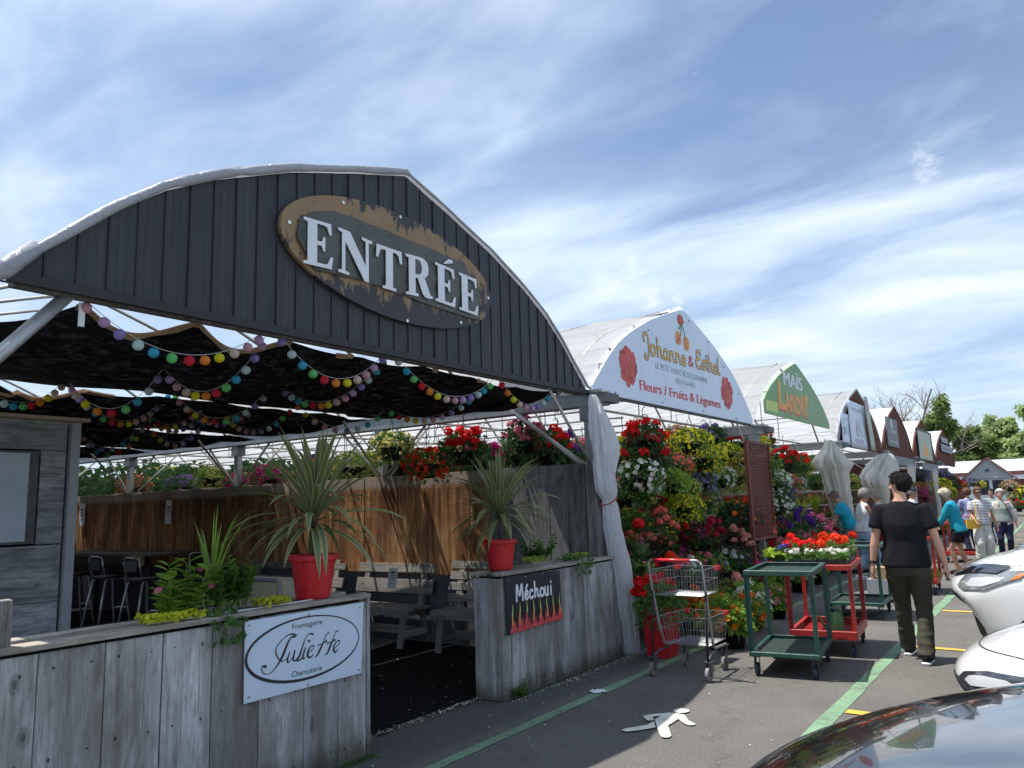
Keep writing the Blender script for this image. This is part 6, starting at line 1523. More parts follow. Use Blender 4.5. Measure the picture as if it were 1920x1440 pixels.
creeping((-2.56, 8.46, .97), 'lime green leafy shoot at the left corner of the red cart load', 60, 'leaf_lime', .07, .08, 21, .07)
seedlings((-2.1, 14.15, .88), 'orange flowers on the second red cart', 'flower_scarlet', None, 16, .4, .4, .22, .06)
seedlings((-2.05, 14.5, .98), 'magenta flowers rising behind the orange ones on the second red cart', 'flower_magenta', None, 14, .4, .4, .25, .06)
seedlings((-1.86, 14.2, .90), 'white flowers at the right edge of the second red cart', 'flower_white', None, 8, .12, .3, .18, .05)
creeping((-2.05, 14.1, .26), 'green leafy bundle on the lower shelf of the second red cart', 160, 'leaf_light', .2, .3, 22, .12)
def watering_can():
    t = T('watering_can', 'green watering can standing on the lower shelf of the first red cart', 'watering can', (-2.03, 8.50, .185), .3)
    mb = MB(); mb.loft([((0, 0, 0), .07, .062), ((0, 0, .015), .078, .07), ((0, 0, .08), .082, .074), ((0, 0, .15), .074, .068), ((0, 0, .2), .055, .052), ((0, 0, .222), .05, .045)], n=28); mb.build('body', 'can_green', t, smooth=True)
    MB().tube([(-.045, 0, .20), (-.05, 0, .26), (.0, 0, .285), (.05, 0, .26), (.065, 0, .18), (.078, 0, .1)], .014, 10).build('handle', 'can_green', t, smooth=True)
    MB().tube([(-.07, 0, .05), (-.12, 0, .12), (-.16, 0, .22)], [.022, .015, .011], 10).build('spout', 'can_green', t, smooth=True)
watering_can()
t = T('cardboard_box', 'small open cardboard box on a grey crate behind the far green cart', 'box', (-2.35, 12.9, .0)); MB().box((0, 0, .42), (.25, .3, .16)).build('carton', 'cardboard', t); MB().box((0, 0, .2), (.36, .42, .26)).build('crate', 'grey_plastic', t)
def shopping_cart():
    t = T('shopping_cart', 'two-basket shopping cart with a red handle beside the flower display', 'shopping cart', (-2.99, 6.78, 0), -.03)
    w = .265
    for s in (-1, 1):
        x = s*w
        MB().tube([(x*.96, -.0, 1.03), (x, .01, 1.0), (x*1.0, .05, .8), (x*.97, .14, .45), (x*.92, .2, .27), (x*.9, .25, .245), (x*.82, .56, .235)], .0125, 8).build('frame_tube', 'steel', t, smooth=True)
        MB().tube([(x*1.0, .06, .78), (x*1.0, .03, .5), (x*1.02, -.0, .17)], .0115, 8).build('lower_leg', 'rubber', t, smooth=True)
        MB().tube([(x*1.02, .0, .17), (x*.96, .12, .21), (x*.9, .28, .225)], .011, 8).build('base_tube', 'steel_dark', t, smooth=True)
        caster(t, x*1.02, 0, .062, 'rubber_grey', .17); caster(t, x*.74, .55, .06, 'rubber_grey', .225)
    MB().tube([(-w*.96, 0, 1.03), (-w*.85, -.005, 1.045), (w*.85, -.005, 1.045), (w*.96, 0, 1.03)], .0125, 10).build('handle_bar', 'steel', t, smooth=True)
    MB().tube([(-w*.78, -.005, 1.045), (w*.62, -.005, 1.045)], .0165, 12).build('handle_grip', 'plastic_red', t, smooth=True)
    def basket_(y0, y1, z0, z1, wa, wb, fl=.03):
        mb = MB(); P_ = lambda u, v, z: (u*(wa+(wb-wa)*v)*(1-(.10 if z < z1-.01 else 0)*(z1-z)/(z1-z0)), y0+fl*(z1-z)/(z1-z0)+(y1-y0-2*fl*(z1-z)/(z1-z0))*v, z)
        for z, r in ((z1, .0045), (z0+(z1-z0)*.55, .003), (z0, .004)): mb.tube([P_(-1, 0, z), P_(1, 0, z), P_(1, 1, z), P_(-1, 1, z)], r, 5, closed=True)
        for i in range(14):
            u = -1+2*i/13
            mb.tube([P_(u, 0, z1), P_(u, 0, z0), P_(u, 1, z0), P_(u, 1, z1)], .0016, 4)
        for i in range(1, 10):
            v = i/10; mb.tube([P_(-1, v, z1), P_(-1, v, z0), P_(1, v, z0), P_(1, v, z1)], .0016, 4)
        mb.build('wire_basket', 'wire', t)
        for s in (-1, 1): MB().box((s*wb*.97, y1-.012, z1-.012), (.05, .05, .04)).build('corner_cap', 'plastic_red', t)
    basket_(.03, .52, .72, .955, w*.93, w*.80); basket_(.13, .66, .27, .52, w*.92, w*.78)
shopping_cart()

# ------------------------------------------------------------------ cars
def paint_mat(name, col, coat=1.0, rough=.25, metal=0.0):
    m, t, b = newmat(name); b.inputs['Base Color'].default_value = (*col, 1); b.inputs['Roughness'].default_value = rough; b.inputs['Metallic'].default_value = metal
    b.inputs['Coat Weight'].default_value = coat; b.inputs['Coat Roughness'].default_value = .015; b.inputs['Coat IOR'].default_value = 1.6
    tc = t.new('ShaderNodeTexCoord'); n = t.noise(tc.outputs['Object'], 3, 5, .6); t.link(t.ramp(n, [(.3, rough*.9), (.8, rough*1.25)]), b.inputs['Roughness'])
    dn = t.noise(tc.outputs['Object'], 160, 3, .8); t.link(t.mix(t.math('MULTIPLY', t.ramp(dn, [(.62, 0.0), (.8, 1.0)]), .25), col, tuple(min(1, c+.1) for c in col)), b.inputs['Base Color'])
    return m
paint_mat('paint_white', (.78, .79, .80)); paint_mat('paint_black', (.008, .009, .011), rough=.12); paint_mat('paint_navy', (.02, .03, .05), metal=.3); paint_mat('paint_grey', (.10, .11, .12), metal=.5)
mat('glass_dark', (.012, .015, .02), .04, .02, coat=.5, spec=.8); mat('lamp_glass', (.30, .32, .33), .08, .5, 9, metal=.5, coat=1, spec=.8); mat('lamp_dark', (.03, .035, .045), .12, .3, 8, coat=1); mat('amber', (.55, .16, .03), .2, .1)
def car(label, nose_x, cy, paint_, suv=0.0, hood_strip=None, L=4.4, hw=.90, hl=True, low=0.0, rz=0.0, roofh=None):
    t = T('parked_car', label, 'car', (nose_x, cy, 0), rz, 'cars parked nose-in along the lane')
    S = [(0, .60, .30, .50, .54), (.05, .70, .24, .58, .63), (.16, .80, .20, .66, .715), (.36, .87, .18, .72, .785), (.7, .90, .18, .785, .855), (1.05, .905, .18, .84, .91), (1.42, .91, .18, .88, .955), (2.6, .91, .18, .90, .96), (3.8, .91, .2, .93, .98), (4.25, .86, .26, .90, .96), (4.4, .7, .4, .8, .86)]
    z_ = lambda z, s: (z+low)*(1+.22*suv) if z > .35 else z*(1+.35*suv)
    rings = []
    for s, w, zb, zs, zt in S:
        w *= hw/.91; zb, zs, zt = z_(zb, s), z_(zs, s), z_(zt, s); zm = zb+(zs-zb)*.5
        half = [(0, zb), (w*.6, zb), (w*.9, zb+.03), (w*.985, zb+.14), (w, zm), (w*.985, zs-.09), (w*.955, zs-.03), (w*.86, zs+.012), (w*.62, zt-.012), (w*.3, zt-.002), (0, zt)]
        rings.append((s, w, half))
    n = 20; mb = MB()
    for s, w, half in rings:
        full = half+[(-y, z) for y, z in reversed(half[1:-1])]; lowx = (.5 if suv > .9 else .2)*max(0, 1-s/.7)
        k = .34*max(0, 1-s/.9)
        for y, z in full: mb.v.append((s+lowx*max(0, .66*(1+.2*suv)-z)+k*(y/hw)**2+(.05*max(0, 1-s/.3)*(1 if z < .35 else 0)), y, z))
    for k in range(len(rings)-1):
        for j in range(n): mb.f.append((k*n+j, k*n+(j+1) % n, (k+1)*n+(j+1) % n, (k+1)*n+j))
    mb.f.append(tuple(range(n-1, -1, -1))); mb.f.append(tuple((len(rings)-1)*n+j for j in range(n)))
    me = mb.mesh('body', True); o = obj('body', me, paint_, t)
    md = o.modifiers.new('s', 'SUBSURF'); md.levels = md.render_levels = 3
    me2 = bake(o); o.modifiers.clear(); o.data = me2; me2.name = 'body'
    bv = BVHTree.FromPolygons([v.co.copy() for v in me2.vertices], [tuple(p.vertices) for p in me2.polygons])
    # moulded panel patches laid on the surface
    def patch(name, poly, org, ax, ay, d, m, off=.006, cuts=3):
        """poly in (a,b) on a plane through org with axes ax, ay; cast along d on to the body"""
        bm = bmesh.new(); vs = [bm.verts.new(Vector(org)+Vector(ax)*a+Vector(ay)*b) for a, b in poly]; f = bm.faces.new(vs); bmesh.ops.triangulate(bm, faces=[f])
        for _ in range(cuts): bmesh.ops.subdivide_edges(bm, edges=[e for e in bm.edges if e.calc_length() > .035], cuts=1); bmesh.ops.triangulate(bm, faces=bm.faces[:])
        d = Vector(d).normalized(); ok = True
        for v in bm.verts:
            h, nr, _, _ = bv.ray_cast(v.co, d)
            if h is None: h, nr, _, _ = bv.find_nearest(v.co)
            v.co = h-d*off
        bmesh.ops.smooth_vert(bm, verts=bm.verts, factor=.2, use_axis_x=True, use_axis_y=True, use_axis_z=True)
        me = bpy.data.meshes.new(name); bm.to_mesh(me); bm.free(); me.polygons.foreach_set('use_smooth', [True]*len(me.polygons)); return obj(name, me, m, t)
    def line(name, pts, m, r, d, off=0.0):
        out = []
        for p in pts:
            h, nr, _, _ = bv.ray_cast(Vector(p), Vector(d).normalized())
            if h is None: h = bv.find_nearest(Vector(p))[0]
            out.append(h-Vector(d).normalized()*off)
        return MB().tube(out, r, 6).build(name, m, t, smooth=True)
    zz = lambda z: z_(z, 0)
    # front view patches: a = y, b = z, cast along +x
    F = ((-1, 0, 0), (0, 1, 0), (0, 0, 1), (1, 0, 0))
    g0 = [(-.52, zz(.42)), (.52, zz(.42)), (.62, zz(.36)), (.5, zz(.28)), (-.5, zz(.28)), (-.62, zz(.36))] if suv else [(-.6, .36), (.6, .36), (.5, .25), (-.5, .25)]
    patch('grille', [(-.42, zz(.56)), (.42, zz(.56)), (.5, zz(.48)), (-.5, zz(.48))], *F, 'rubber', .008)
    patch('lower_intake', g0, *F, 'rubber', .008)
    for s in (-1, 1):
        # headlamps wrap from the front to the side: cast diagonally
        dd = Vector((1, -s*.75, -.05)); ax = Vector((.6*1, s*.8, 0)).normalized(); org = Vector((-.5, s*.75, 0))
        if suv > .9: poly = [(.16, zz(.635)), (.28, zz(.615)), (.52, zz(.635)), (.74, zz(.72)), (.78, zz(.775)), (.5, zz(.76)), (.2, zz(.725))]
        else: poly = [(.02, zz(.60)), (.16, zz(.575)), (.46, zz(.62)), (.66, zz(.70)), (.58, zz(.715)), (.28, zz(.69)), (.06, zz(.645))]
        if hl:
            patch('headlight', poly, org, ax, (0, 0, 1), dd, 'lamp_glass' if suv else 'lamp_dark', .012)
            patch('headlight_reflector', [(a*.55+(.22 if suv > .9 else .12), b*.5+zz(.675 if suv > .9 else .645)*.5) for a, b in poly], org, ax, (0, 0, 1), dd, 'chrome', .017)
            if suv > .9: patch('indicator', [(.68, zz(.705)), (.74, zz(.722)), (.77, zz(.765)), (.72, zz(.755))], org, ax, (0, 0, 1), dd, 'amber', .018)
        patch('side_intake', [(.0, zz(.40)), (.16, zz(.43)), (.17, zz(.30)), (.08, zz(.26))] if suv else [(-.22, zz(.60)), (.03, zz(.615)), (.06, zz(.585)), (-.1, zz(.555))], org, ax, (0, 0, 1), dd, 'rubber' if not suv else 'lamp_dark', .007)
        # wheel and arch
        for wx in (.85, 3.55):
            MB().tube([(wx, s*(hw-.20), .33), (wx, s*(hw-.004), .33)], .40, 28).build('wheel_arch', 'rubber', t)
            w = MB().tube([(wx, s*(hw-.2), .32), (wx, s*(hw+.004), .32)], .325, 28).build('wheel', 'rubber', t); MB().tube([(wx, s*(hw-.15), .32), (wx, s*(hw+.010), .32)], .21, 20).build('rim', 'steel', w)
        line('fender_seam', [(x, s*2, zz(.60)+.2*0) for x in (1.32, 1.33)]+[(1.34, s*2, z) for z in (.55, .4, .3)], 'rubber', .0035, (0, -s, 0))
    top = lambda pts: [(x, y, 3) for x, y in pts]
    hp = [(.16+.25*(y/.62)**2, y) for y in np.linspace(-.66, .66, 15)]
    line('hood_seam', top(hp), 'rubber', .0045, (0, 0, -1))
    for s in (-1, 1): line('hood_seam', top([(.44, s*.66), (.6, s*.71), (.9, s*.745), (1.2, s*.76), (1.4, s*.765)]), 'rubber', .0045, (0, 0, -1))
    if hood_strip:
        pts = [(.07+.30*(y/.66)**2, y) for y in np.linspace(-.74, .74, 17)]; b2 = [(x+.12, y*.985) for x, y in pts]
        patch('hood_deflector', [(x, y) for x, y in pts]+[(x, y) for x, y in reversed(b2)], (0, 0, 3), (1, 0, 0), (0, 1, 0), (0, 0, -1), hood_strip, .022, 4)
    # cabin
    rh = roofh or (1.43+.24*suv); zc = z_(.94, 1); mb = MB()
    A = [(1.30, .78, zc-.04), (1.95, .66, rh-.07), (2.25, .62, rh), (3.1, .62, rh+.005), (3.55, .64, rh-.06), (4.15, .76, zc)]
    B = [(1.30, zc-.06), (4.2, zc-.06)]
    def cab(y_s): return [(x, y_s*w, z) for x, w, z in A]
    i0 = 0; prof_ = []
    for x, w, z in A:
        zb = zc-.08
        mb.v += [(x, -.80, zb), (x, -w*.99, z-.0), (x, -w*.55, z+.025), (x, w*.55, z+.025), (x, w*.99, z), (x, .80, zb)]
    for k in range(len(A)-1):
        for j in range(5): mb.f.append((k*6+j, k*6+j+1, (k+1)*6+j+1, (k+1)*6+j))
    mb.f += [(0, 1, 2, 3, 4, 5), tuple(30+j for j in (5, 4, 3, 2, 1, 0))]; mb.build('cabin_glass', 'glass_dark', t, smooth=False)
    mb = MB(); mb.grid(lambda u, v: (2.02+1.5*u, (-.63+1.26*v), rh+.03+.01*math.sin(math.pi*v)-.05*(2*u-1)**2), 8, 6); mb.build('roof_panel', paint_, t, smooth=True)
    for s in (-1, 1):
        MB().tube([(1.26, s*.80, zc-.03), (1.95, s*.675, rh-.05), (2.2, s*.645, rh+.005), (3.1, s*.645, rh+.01), (3.6, s*.66, rh-.06), (4.2, s*.78, zc)], .035, 8).build('pillar', paint_, t, smooth=True)
        mb = MB(); mb.ball((1.62, s*(hw+.06), zc+.05), .1, 10, 8, (.55, 1, .7)); mb.build('mirror', paint_, t, smooth=True)
    MB().box((nose_x*0+.20, 0, zz(.30)+.02), (.02, .5, .11)).build('number_plate_holder', 'rubber', t) if False else None
    MB().box((2.2, 0, .25), (3.6, 1.5, .14)).build('underbody', 'rubber', t)
    return t
car('glossy black car bonnet in the bottom right corner, reflecting the stalls', -.91, 2.12, 'paint_black', 1.0, low=.03, hl=True)
car('low white car with slanted dark headlamp next to the black one', -.60, 4.85, 'paint_white', .0, low=.11)
car('white SUV with a black bonnet deflector and clear headlamps', -.93, 7.85, 'paint_white', 1.0, low=.07, hood_strip='paint_black')
car('white car beyond the SUV, only its bonnet showing', -.55, 10.75, 'paint_white', .6)
car('dark grey car fourth beyond the black one', -.75, 13.7, 'paint_grey', .6)
car('dark navy car farther along, by the old woman in the cardigan', -.60, 16.6, 'paint_navy', .7)
for i in range(4): car(['grey', 'black', 'white', 'navy'][i]+' car among the far parked ones, '+ORD[i]+' beyond the navy car', -.3, 22.4+2.9*i, ['paint_grey', 'paint_black', 'paint_white', 'paint_navy'][i], .4)
# ------------------------------------------------------------------ people
def skin_mats():
    for n, c in dict(skin=(.50, .27, .19), skin_tan=(.40, .20, .13), skin_pale=(.55, .33, .26)).items():
        m = mat(n, c, .5, .1, 10, bump=.15, bscale=120); b = m.node_tree.nodes['Principled BSDF']; b.inputs['Subsurface Weight'].default_value = .08; b.inputs['Subsurface Radius'].default_value = (.02, .008, .004)
    for n, c in dict(hair_black=(.007, .005, .0045), hair_grey=(.30, .28, .26), hair_blond=(.62, .54, .40), hair_white=(.66, .64, .6), hair_brown=(.16, .085, .05), hair_dark=(.035, .025, .02), hair_stubble=(.16, .12, .1)).items(): mat(n, c, .75, .5, 40, stretch=(1, 1, .25), bump=2.5, bscale=55, spec=.25)
    for n, c in dict(cloth_black=(.009, .010, .014), cloth_olive=(.058, .056, .042), cloth_teal=(.02, .30, .42), cloth_jeans=(.25, .36, .52), cloth_greyjeans=(.12, .15, .18), cloth_white=(.55, .60, .62), cloth_red=(.42, .02, .04), cloth_lilac=(.25, .3, .5), cloth_beige=(.62, .55, .49), cloth_sage=(.25, .31, .28), cloth_offwhite=(.55, .55, .52), cloth_navy=(.02, .025, .06), cloth_shorts=(.01, .01, .012), shoe_black=(.015, .015, .018), shoe_white=(.62, .63, .66)).items():
        mat(n, c, .9, .12, 12, bump=.3, bscale=90, spec=.2)
    mat('yellow_bag', (.72, .45, .05), .5, .05)
    m, t, b = newmat('cloth_stripes'); tc = t.new('ShaderNodeTexCoord'); sp = t.new('ShaderNodeSeparateXYZ'); t.link(tc.outputs['Object'], sp.inputs[0])
    w = t.math('SINE', t.math('MULTIPLY', sp.outputs[2], 190.0)); t.link(t.mix(t.ramp(w, [(.45, 0.0), (.55, 1.0)]), (.66, .66, .68), (.03, .035, .11)), b.inputs['Base Color']); b.inputs['Roughness'].default_value = .85
skin_mats()
def remesh(mb, name, vox, m, parent, fold=0.0, fs=(9, 9, 9), seed=0, zr=None, smooth=7):
    me = mb.mesh(name); o = bpy.data.objects.new(name, me)
    md = o.modifiers.new('r', 'REMESH'); md.mode = 'VOXEL'; md.voxel_size = vox; md.use_smooth_shade = True
    sm = o.modifiers.new('s', 'SMOOTH'); sm.factor = .5; sm.iterations = smooth
    me2 = bake(o); bpy.data.objects.remove(o)
    if fold:
        nv_ = len(me2.vertices); co = np.empty(nv_*3); no = np.empty(nv_*3); me2.vertices.foreach_get('co', co); me2.vertex_normals.foreach_get('vector', no); out = np.empty(nv_*3)
        for vi in range(nv_):
            p = Vector(co[3*vi:3*vi+3]); vn = Vector(no[3*vi:3*vi+3]); k = fold*(1 if zr is None else zr(p))
            q = Vector((p.x*fs[0], p.y*fs[1], p.z*fs[2]+seed*3.7)); a = mnoise.noise(q); b = mnoise.noise(q*2.1+Vector((3, 1, 7)))
            out[3*vi:3*vi+3] = p+vn*k*((1-abs(a)*2.2)*.8+b*.5)
        me2.vertices.foreach_set('co', out); me2.update()
    me2.polygons.foreach_set('use_smooth', [True]*len(me2.polygons)); me2.name = name
    return obj(name, me2, m, parent)
def ik(a, c, l1, l2, pole):
    d = c-a; L = min(d.length, (l1+l2)*.999); d = d.normalized(); x = (l1*l1-l2*l2+L*L)/(2*L); h = math.sqrt(max(0, l1*l1-x*x)); p = (pole-d*pole.dot(d)).normalized(); return a+d*x+p*h, a+d*L
def hand(mb, w, d, palm, thumb_side, s, curl=.6):
    """w wrist, d along the hand, palm = palm normal"""
    d = d.normalized(); n = (palm-d*palm.dot(d)).normalized(); b = n.cross(d)*thumb_side
    mb.loft([(w-d*.01*s, .026*s, .02*s), (w+d*.03*s, .034*s, .018*s), (w+d*.07*s, .041*s, .016*s), (w+d*.095*s, .039*s, .013*s)], side=b, n=12)
    for i, (o, L) in enumerate(((.031, .072), (.011, .08), (-.010, .075), (-.030, .058))):
        p = w+d*.085*s+b*o*s; q = d.copy(); pts = [p]; c = curl*(.75+.12*i)
        for k, f in enumerate((.45, .32, .23)):
            q = (q*math.cos(c*.55)+n*math.sin(c*.55)).normalized(); p = p+q*L*f*s; pts.append(p)
        mb.tube(pts, [.0095*s, .0088*s, .0078*s, .006*s], 8)
    p = w+d*.025*s+b*.026*s; q = (d*.6+b*.75+n*.25).normalized(); p1 = p+q*.035*s; p2 = p1+(d*.85+b*.25+n*.45).normalized()*.03*s; p3 = p2+(d*.9+n*.5).normalized()*.024*s; mb.tube([p, p1, p2, p3], [.014*s, .0115*s, .0095*s, .007*s], 8)
def person(label, loc, rz, H=1.75, lean=0.0, yaw=0.0, nod=0.0, feet=((-.1, .0), (.1, .0)), hands=((-.3, .05, .85), (.3, .05, .85)), skin='skin', hair='hair_black', hairstyle='short', top='cloth_black', sleeve=.66, bottom='cloth_olive', bot='pants', shoe='shoe_black', vox=.011, girth=1.0, heel=(0, 0), hem=.92, female=False, sole=False, curl=.5, zoff=None, elbow_out=.4, extra=None, nohands=False):
    t = T('person', label, 'person', loc, rz); k = H/1.78; V = lambda x, y, z: Vector((x*k, y*k, z*k))
    Rl = Matrix.Rotation(-lean, 3, 'X'); pel = V(0, 0, .94)
    up = lambda x, y, z: pel+Rl @ (V(x, y, z)-pel)
    g = girth; sh = .175 if female else .195
    body = MB(); X = Vector((1, 0, 0))
    body.loft([(up(0, .0, .86), .15*g*k, .105*g*k), (up(0, 0, .98), .155*g*k, .115*g*k), (up(0, .01, 1.12), .13*g*k, .10*g*k), (up(0, .0, 1.28), .15*g*k, .112*g*k), (up(0, -.005, 1.40), .155*k, .10*k), (up(0, -.01, 1.47), .10*k, .07*k), (up(0, -.005, 1.52), .055*k, .055*k)], side=X, n=16)
    nb = up(0, -.01, 1.48); hd = up(0, .02+.06*math.sin(nod), 1.645-.03*math.sin(nod)); body.loft([(nb, .060*k, .062*k), ((nb+hd)/2, .052*k, .056*k), (hd, .055*k, .06*k)], side=X, n=12)
    Rh = Matrix.Rotation(yaw, 3, 'Z') @ Matrix.Rotation(-lean*.6-nod, 3, 'X'); hp = lambda x, y, z: hd+Rh @ V(x, y, z)
    def eb(c, r, sq): 
        b2 = MB(); b2.ball((0, 0, 0), r*k, 16, 12, sq); i0 = len(body.v); body.v += [tuple(hp(*c)+Rh @ Vector(v)) for v in b2.v]; body.f += [tuple(i0+q for q in f) for f in b2.f]
    eb((0, -.012, .035), .1, (.76, .96, .9)); eb((0, .03, -.03), .068, (.82, .86, 1.1)); eb((0, .055, -.075), .034, (1, .9, .8)); eb((0, .092, -.012), .014, (.9, 1.2, 1.2)); eb((0, .086, .012), .010, (.9, 1, 2.2)); eb((0, .078, -.045), .018, (1.3, .6, .6)); eb((0, .072, .035), .03, (1.7, .7, .4))
    for s in (-1, 1): eb((s*.077, -.005, .0), .02, (.35, .9, 1.5)); eb((s*.04, .06, -.02), .028, (.9, .8, .9))
    shl = [up(-sh, -.005, 1.425), up(sh, -.005, 1.425)]; el = []; wr = []
    for i, s in enumerate((-1, 1)):
        w_ = V(*hands[i]); e, w_ = ik(shl[i], w_, .29*k, .255*k, Vector((s*elbow_out, -1, -.15))); el.append(e); wr.append(w_)
        a = shl[i]; q = .86 if female else 1
        body.tube([a-Vector((s*.05*k, 0, .02*k)), a, a.lerp(e, .3), a.lerp(e, .7), e, e.lerp(w_, .25), e.lerp(w_, .6), w_], [.05*k*q, .056*k*q, .054*k*q, .045*k*q, .040*k*q, .044*k*q, .036*k*q, .027*k*q], 12)
        dd = (w_-e).normalized(); hand(body, w_, dd+Vector((0, .1, -.15)), Vector((-s, .25, .1)), 1 if s < 0 else 1, k*(.9 if female else 1), curl)
    hips = [V(-.09, 0, .90), V(.09, 0, .90)]; kn = []; an = []
    for i, s in enumerate((-1, 1)):
        f = V(feet[i][0], feet[i][1]-.03, .085+heel[i]); kk, f = ik(hips[i], f, .43*k, .425*k, Vector((s*.08, 1, 0))); kn.append(kk); an.append(f); a = hips[i]
        body.tube([a+Vector((0, 0, .04)), a.lerp(kk, .25), a.lerp(kk, .75), kk, kk.lerp(f, .3), kk.lerp(f, .75), f, f-Vector((0, 0, .03))], [.085*g*k, .085*g*k, .062*k, .054*k, .056*k, .042*k, .034*k, .036*k], 12)
    remesh(body, 'body', vox if vox > .008 else .0068, skin, t, smooth=2 if vox > .008 else 3)
    # shirt
    st = MB(); w = 1.0
    st.loft([(up(0, .005, hem), .196*g*k, .150*g*k), (up(0, .005, hem+.08), .188*g*k, .145*g*k), (up(0, .01, 1.12), .170*g*k, .125*g*k), (up(0, .0, 1.28), .182*g*k, .132*g*k), (up(0, -.005, 1.38), .192*k, .120*k), (up(0, -.012, 1.45), .155*k, .092*k), (up(0, -.012, 1.497), .080*k, .070*k)], side=X, n=20)
    if sleeve > .02:
        for i, s in enumerate((-1, 1)):
            a, e, w_ = shl[i], el[i], wr[i]; pts = [a-Vector((s*.06*k, 0, .01*k)), a]; rr = [.062*k, .070*k]
            if sleeve <= 1: pts += [a.lerp(e, sleeve*.5), a.lerp(e, sleeve)]; rr += [.074*k, .078*k]
            else: pts += [a.lerp(e, .5), e, e.lerp(w_, (sleeve-1)*.5), e.lerp(w_, sleeve-1)]; rr += [.066*k, .056*k, .05*k, .044*k]
            st.tube(pts, rr, 14)
    remesh(st, 'shirt', max(vox, .0085), top, t, .011 if top != 'cloth_stripes' else .004, (6.5, 5, 2.6), 1, smooth=26, zr= lambda p: (min(1, .25+max(0, p.z/k-hem)*5) if p.z < 1.3*k else max(.3, 1-(p.z/k-1.3)*6)))
    # lower clothing
    pt = MB(); pt.loft([(V(0, 0, .80), .165*g*k, .115*g*k), (V(0, -.01, .88), .162*g*k, .122*g*k), (V(0, 0, .96), .145*g*k, .105*g*k)], side=X, n=18)
    fr = dict(pants=1.0, shorts=.0, capri=.62, wide=1.0)[bot]
    for i, s in enumerate((-1, 1)):
        a, kk, f = hips[i], kn[i], an[i]
        if bot == 'shorts': pt.tube([a+Vector((0, 0, .03)), a.lerp(kk, .3), a.lerp(kk, .62)], [.098*g*k, .1*g*k, .098*g*k], 14)
        else:
            e2 = kk.lerp(f, fr) + (Vector((0, 0, -.02*k)) if fr == 1 else Vector()); wd = 1.35 if bot == 'wide' else 1.0
            pt.tube([a+Vector((0, 0, .03)), a.lerp(kk, .3), a.lerp(kk, .75), kk, kk.lerp(e2, .5), e2], [.096*g*k, .099*g*k, .082*k*wd, .074*k*wd, .068*k*wd, .064*k*(wd*1.1)], 14)
    remesh(pt, 'trousers' if bot != 'shorts' else 'shorts', max(vox, .0085), bottom, t, .010 if bot != 'shorts' else .006, (6, 6, 11), 2, lambda p: .5+1.0*max(0, 1-p.z/(.55*k)) if p.z < .7*k else .5)
    # shoes
    for i, s in enumerate((-1, 1)):
        f = an[i]; z0 = heel[i]*k; sh_ = MB()
        sh_.loft([((f.x, f.y-.065*k, .045*k+z0), .022*k, .03*k), ((f.x, f.y-.05*k, .05*k+z0), .036*k, .042*k), ((f.x, f.y-.01*k, .058*k+z0), .042*k, .052*k), ((f.x, f.y+.07*k, .048*k+z0*.5), .046*k, .042*k), ((f.x, f.y+.15*k, .036*k), .048*k, .03*k), ((f.x, f.y+.20*k, .03*k), .036*k, .022*k), ((f.x, f.y+.215*k, .028*k), .018*k, .015*k)], side=X, n=14)
        so_ = remesh(sh_, 'shoe', .009, shoe, t, smooth=2)
        m2 = MB(); m2.loft([((f.x, f.y-.075*k, .016*k+z0), .03*k, .014*k), ((f.x, f.y-.05*k, .016*k+z0), .043*k, .016*k), ((f.x, f.y+.06*k, .014*k+z0*.5), .048*k, .014*k), ((f.x, f.y+.15*k, .014*k), .051*k, .013*k), ((f.x, f.y+.21*k, .014*k), .036*k, .012*k), ((f.x, f.y+.225*k, .015*k), .016*k, .008*k)], side=X, n=14); m2.build('sole', 'print_white' if sole else shoe, so_, smooth=True)
    # hair
    hb = MB(); r = random.Random(5); nu, nv = 40, 26
    sz = dict(short=(.084, .110, .100), bob=(.098, .115, .11), puffy=(.095, .112, .108), pony=(.087, .107, .1), cap=(.084, .103, .09), buzz=(.079, .099, .093))[hairstyle]
    cut = dict(short=-.062, bob=-.085, puffy=-.055, pony=-.05, cap=-.02, buzz=-.04)[hairstyle]
    idx = {}
    for i in range(nv+1):
        a = math.pi*i/nv
        for j in range(nu):
            th = 2*math.pi*j/nu; x, y, z = math.sin(a)*math.cos(th), math.sin(a)*math.sin(th), math.cos(a)
            q = 1+.06*mnoise.noise(Vector((x*4, y*4, z*4)))+(.05 if hairstyle in ('puffy', 'bob') else .025)*mnoise.noise(Vector((x*14, y*14, z*5)))
            P_ = Vector((x*sz[0]*q, y*sz[1]*q-.014, z*sz[2]*q+.036)); keep = P_.z > cut and not (P_.y > .045 and P_.z < .075) and not (P_.y > .02 and P_.z < .0+(.0 if hairstyle in ('short', 'buzz', 'cap', 'pony') else -.04)) 
            if hairstyle in ('short', 'buzz') and abs(P_.y) < .02 and P_.z < .02: keep = False
            if P_.y < 0 and hairstyle in ('buzz', 'cap') and P_.z < -.05: keep = False
            if keep: idx[(i, j)] = len(hb.v); hb.v.append(tuple(hp(P_.x, P_.y, P_.z)))
    for i in range(nv):
        for j in range(nu):
            ks = [(i, j), (i+1, j), (i+1, (j+1) % nu), (i, (j+1) % nu)]
            if all(q in idx for q in ks): hb.f.append(tuple(idx[q] for q in ks))
    me = hb.mesh('hair', True); bm = bmesh.new(); bm.from_mesh(me); bmesh.ops.remove_doubles(bm, verts=bm.verts, dist=1e-5); bmesh.ops.solidify(bm, geom=bm.faces[:], thickness=-.008*k); bm.to_mesh(me); bm.free(); obj('hair', me, hair, t)
    tb = MB()   # loose locks over the hair cap
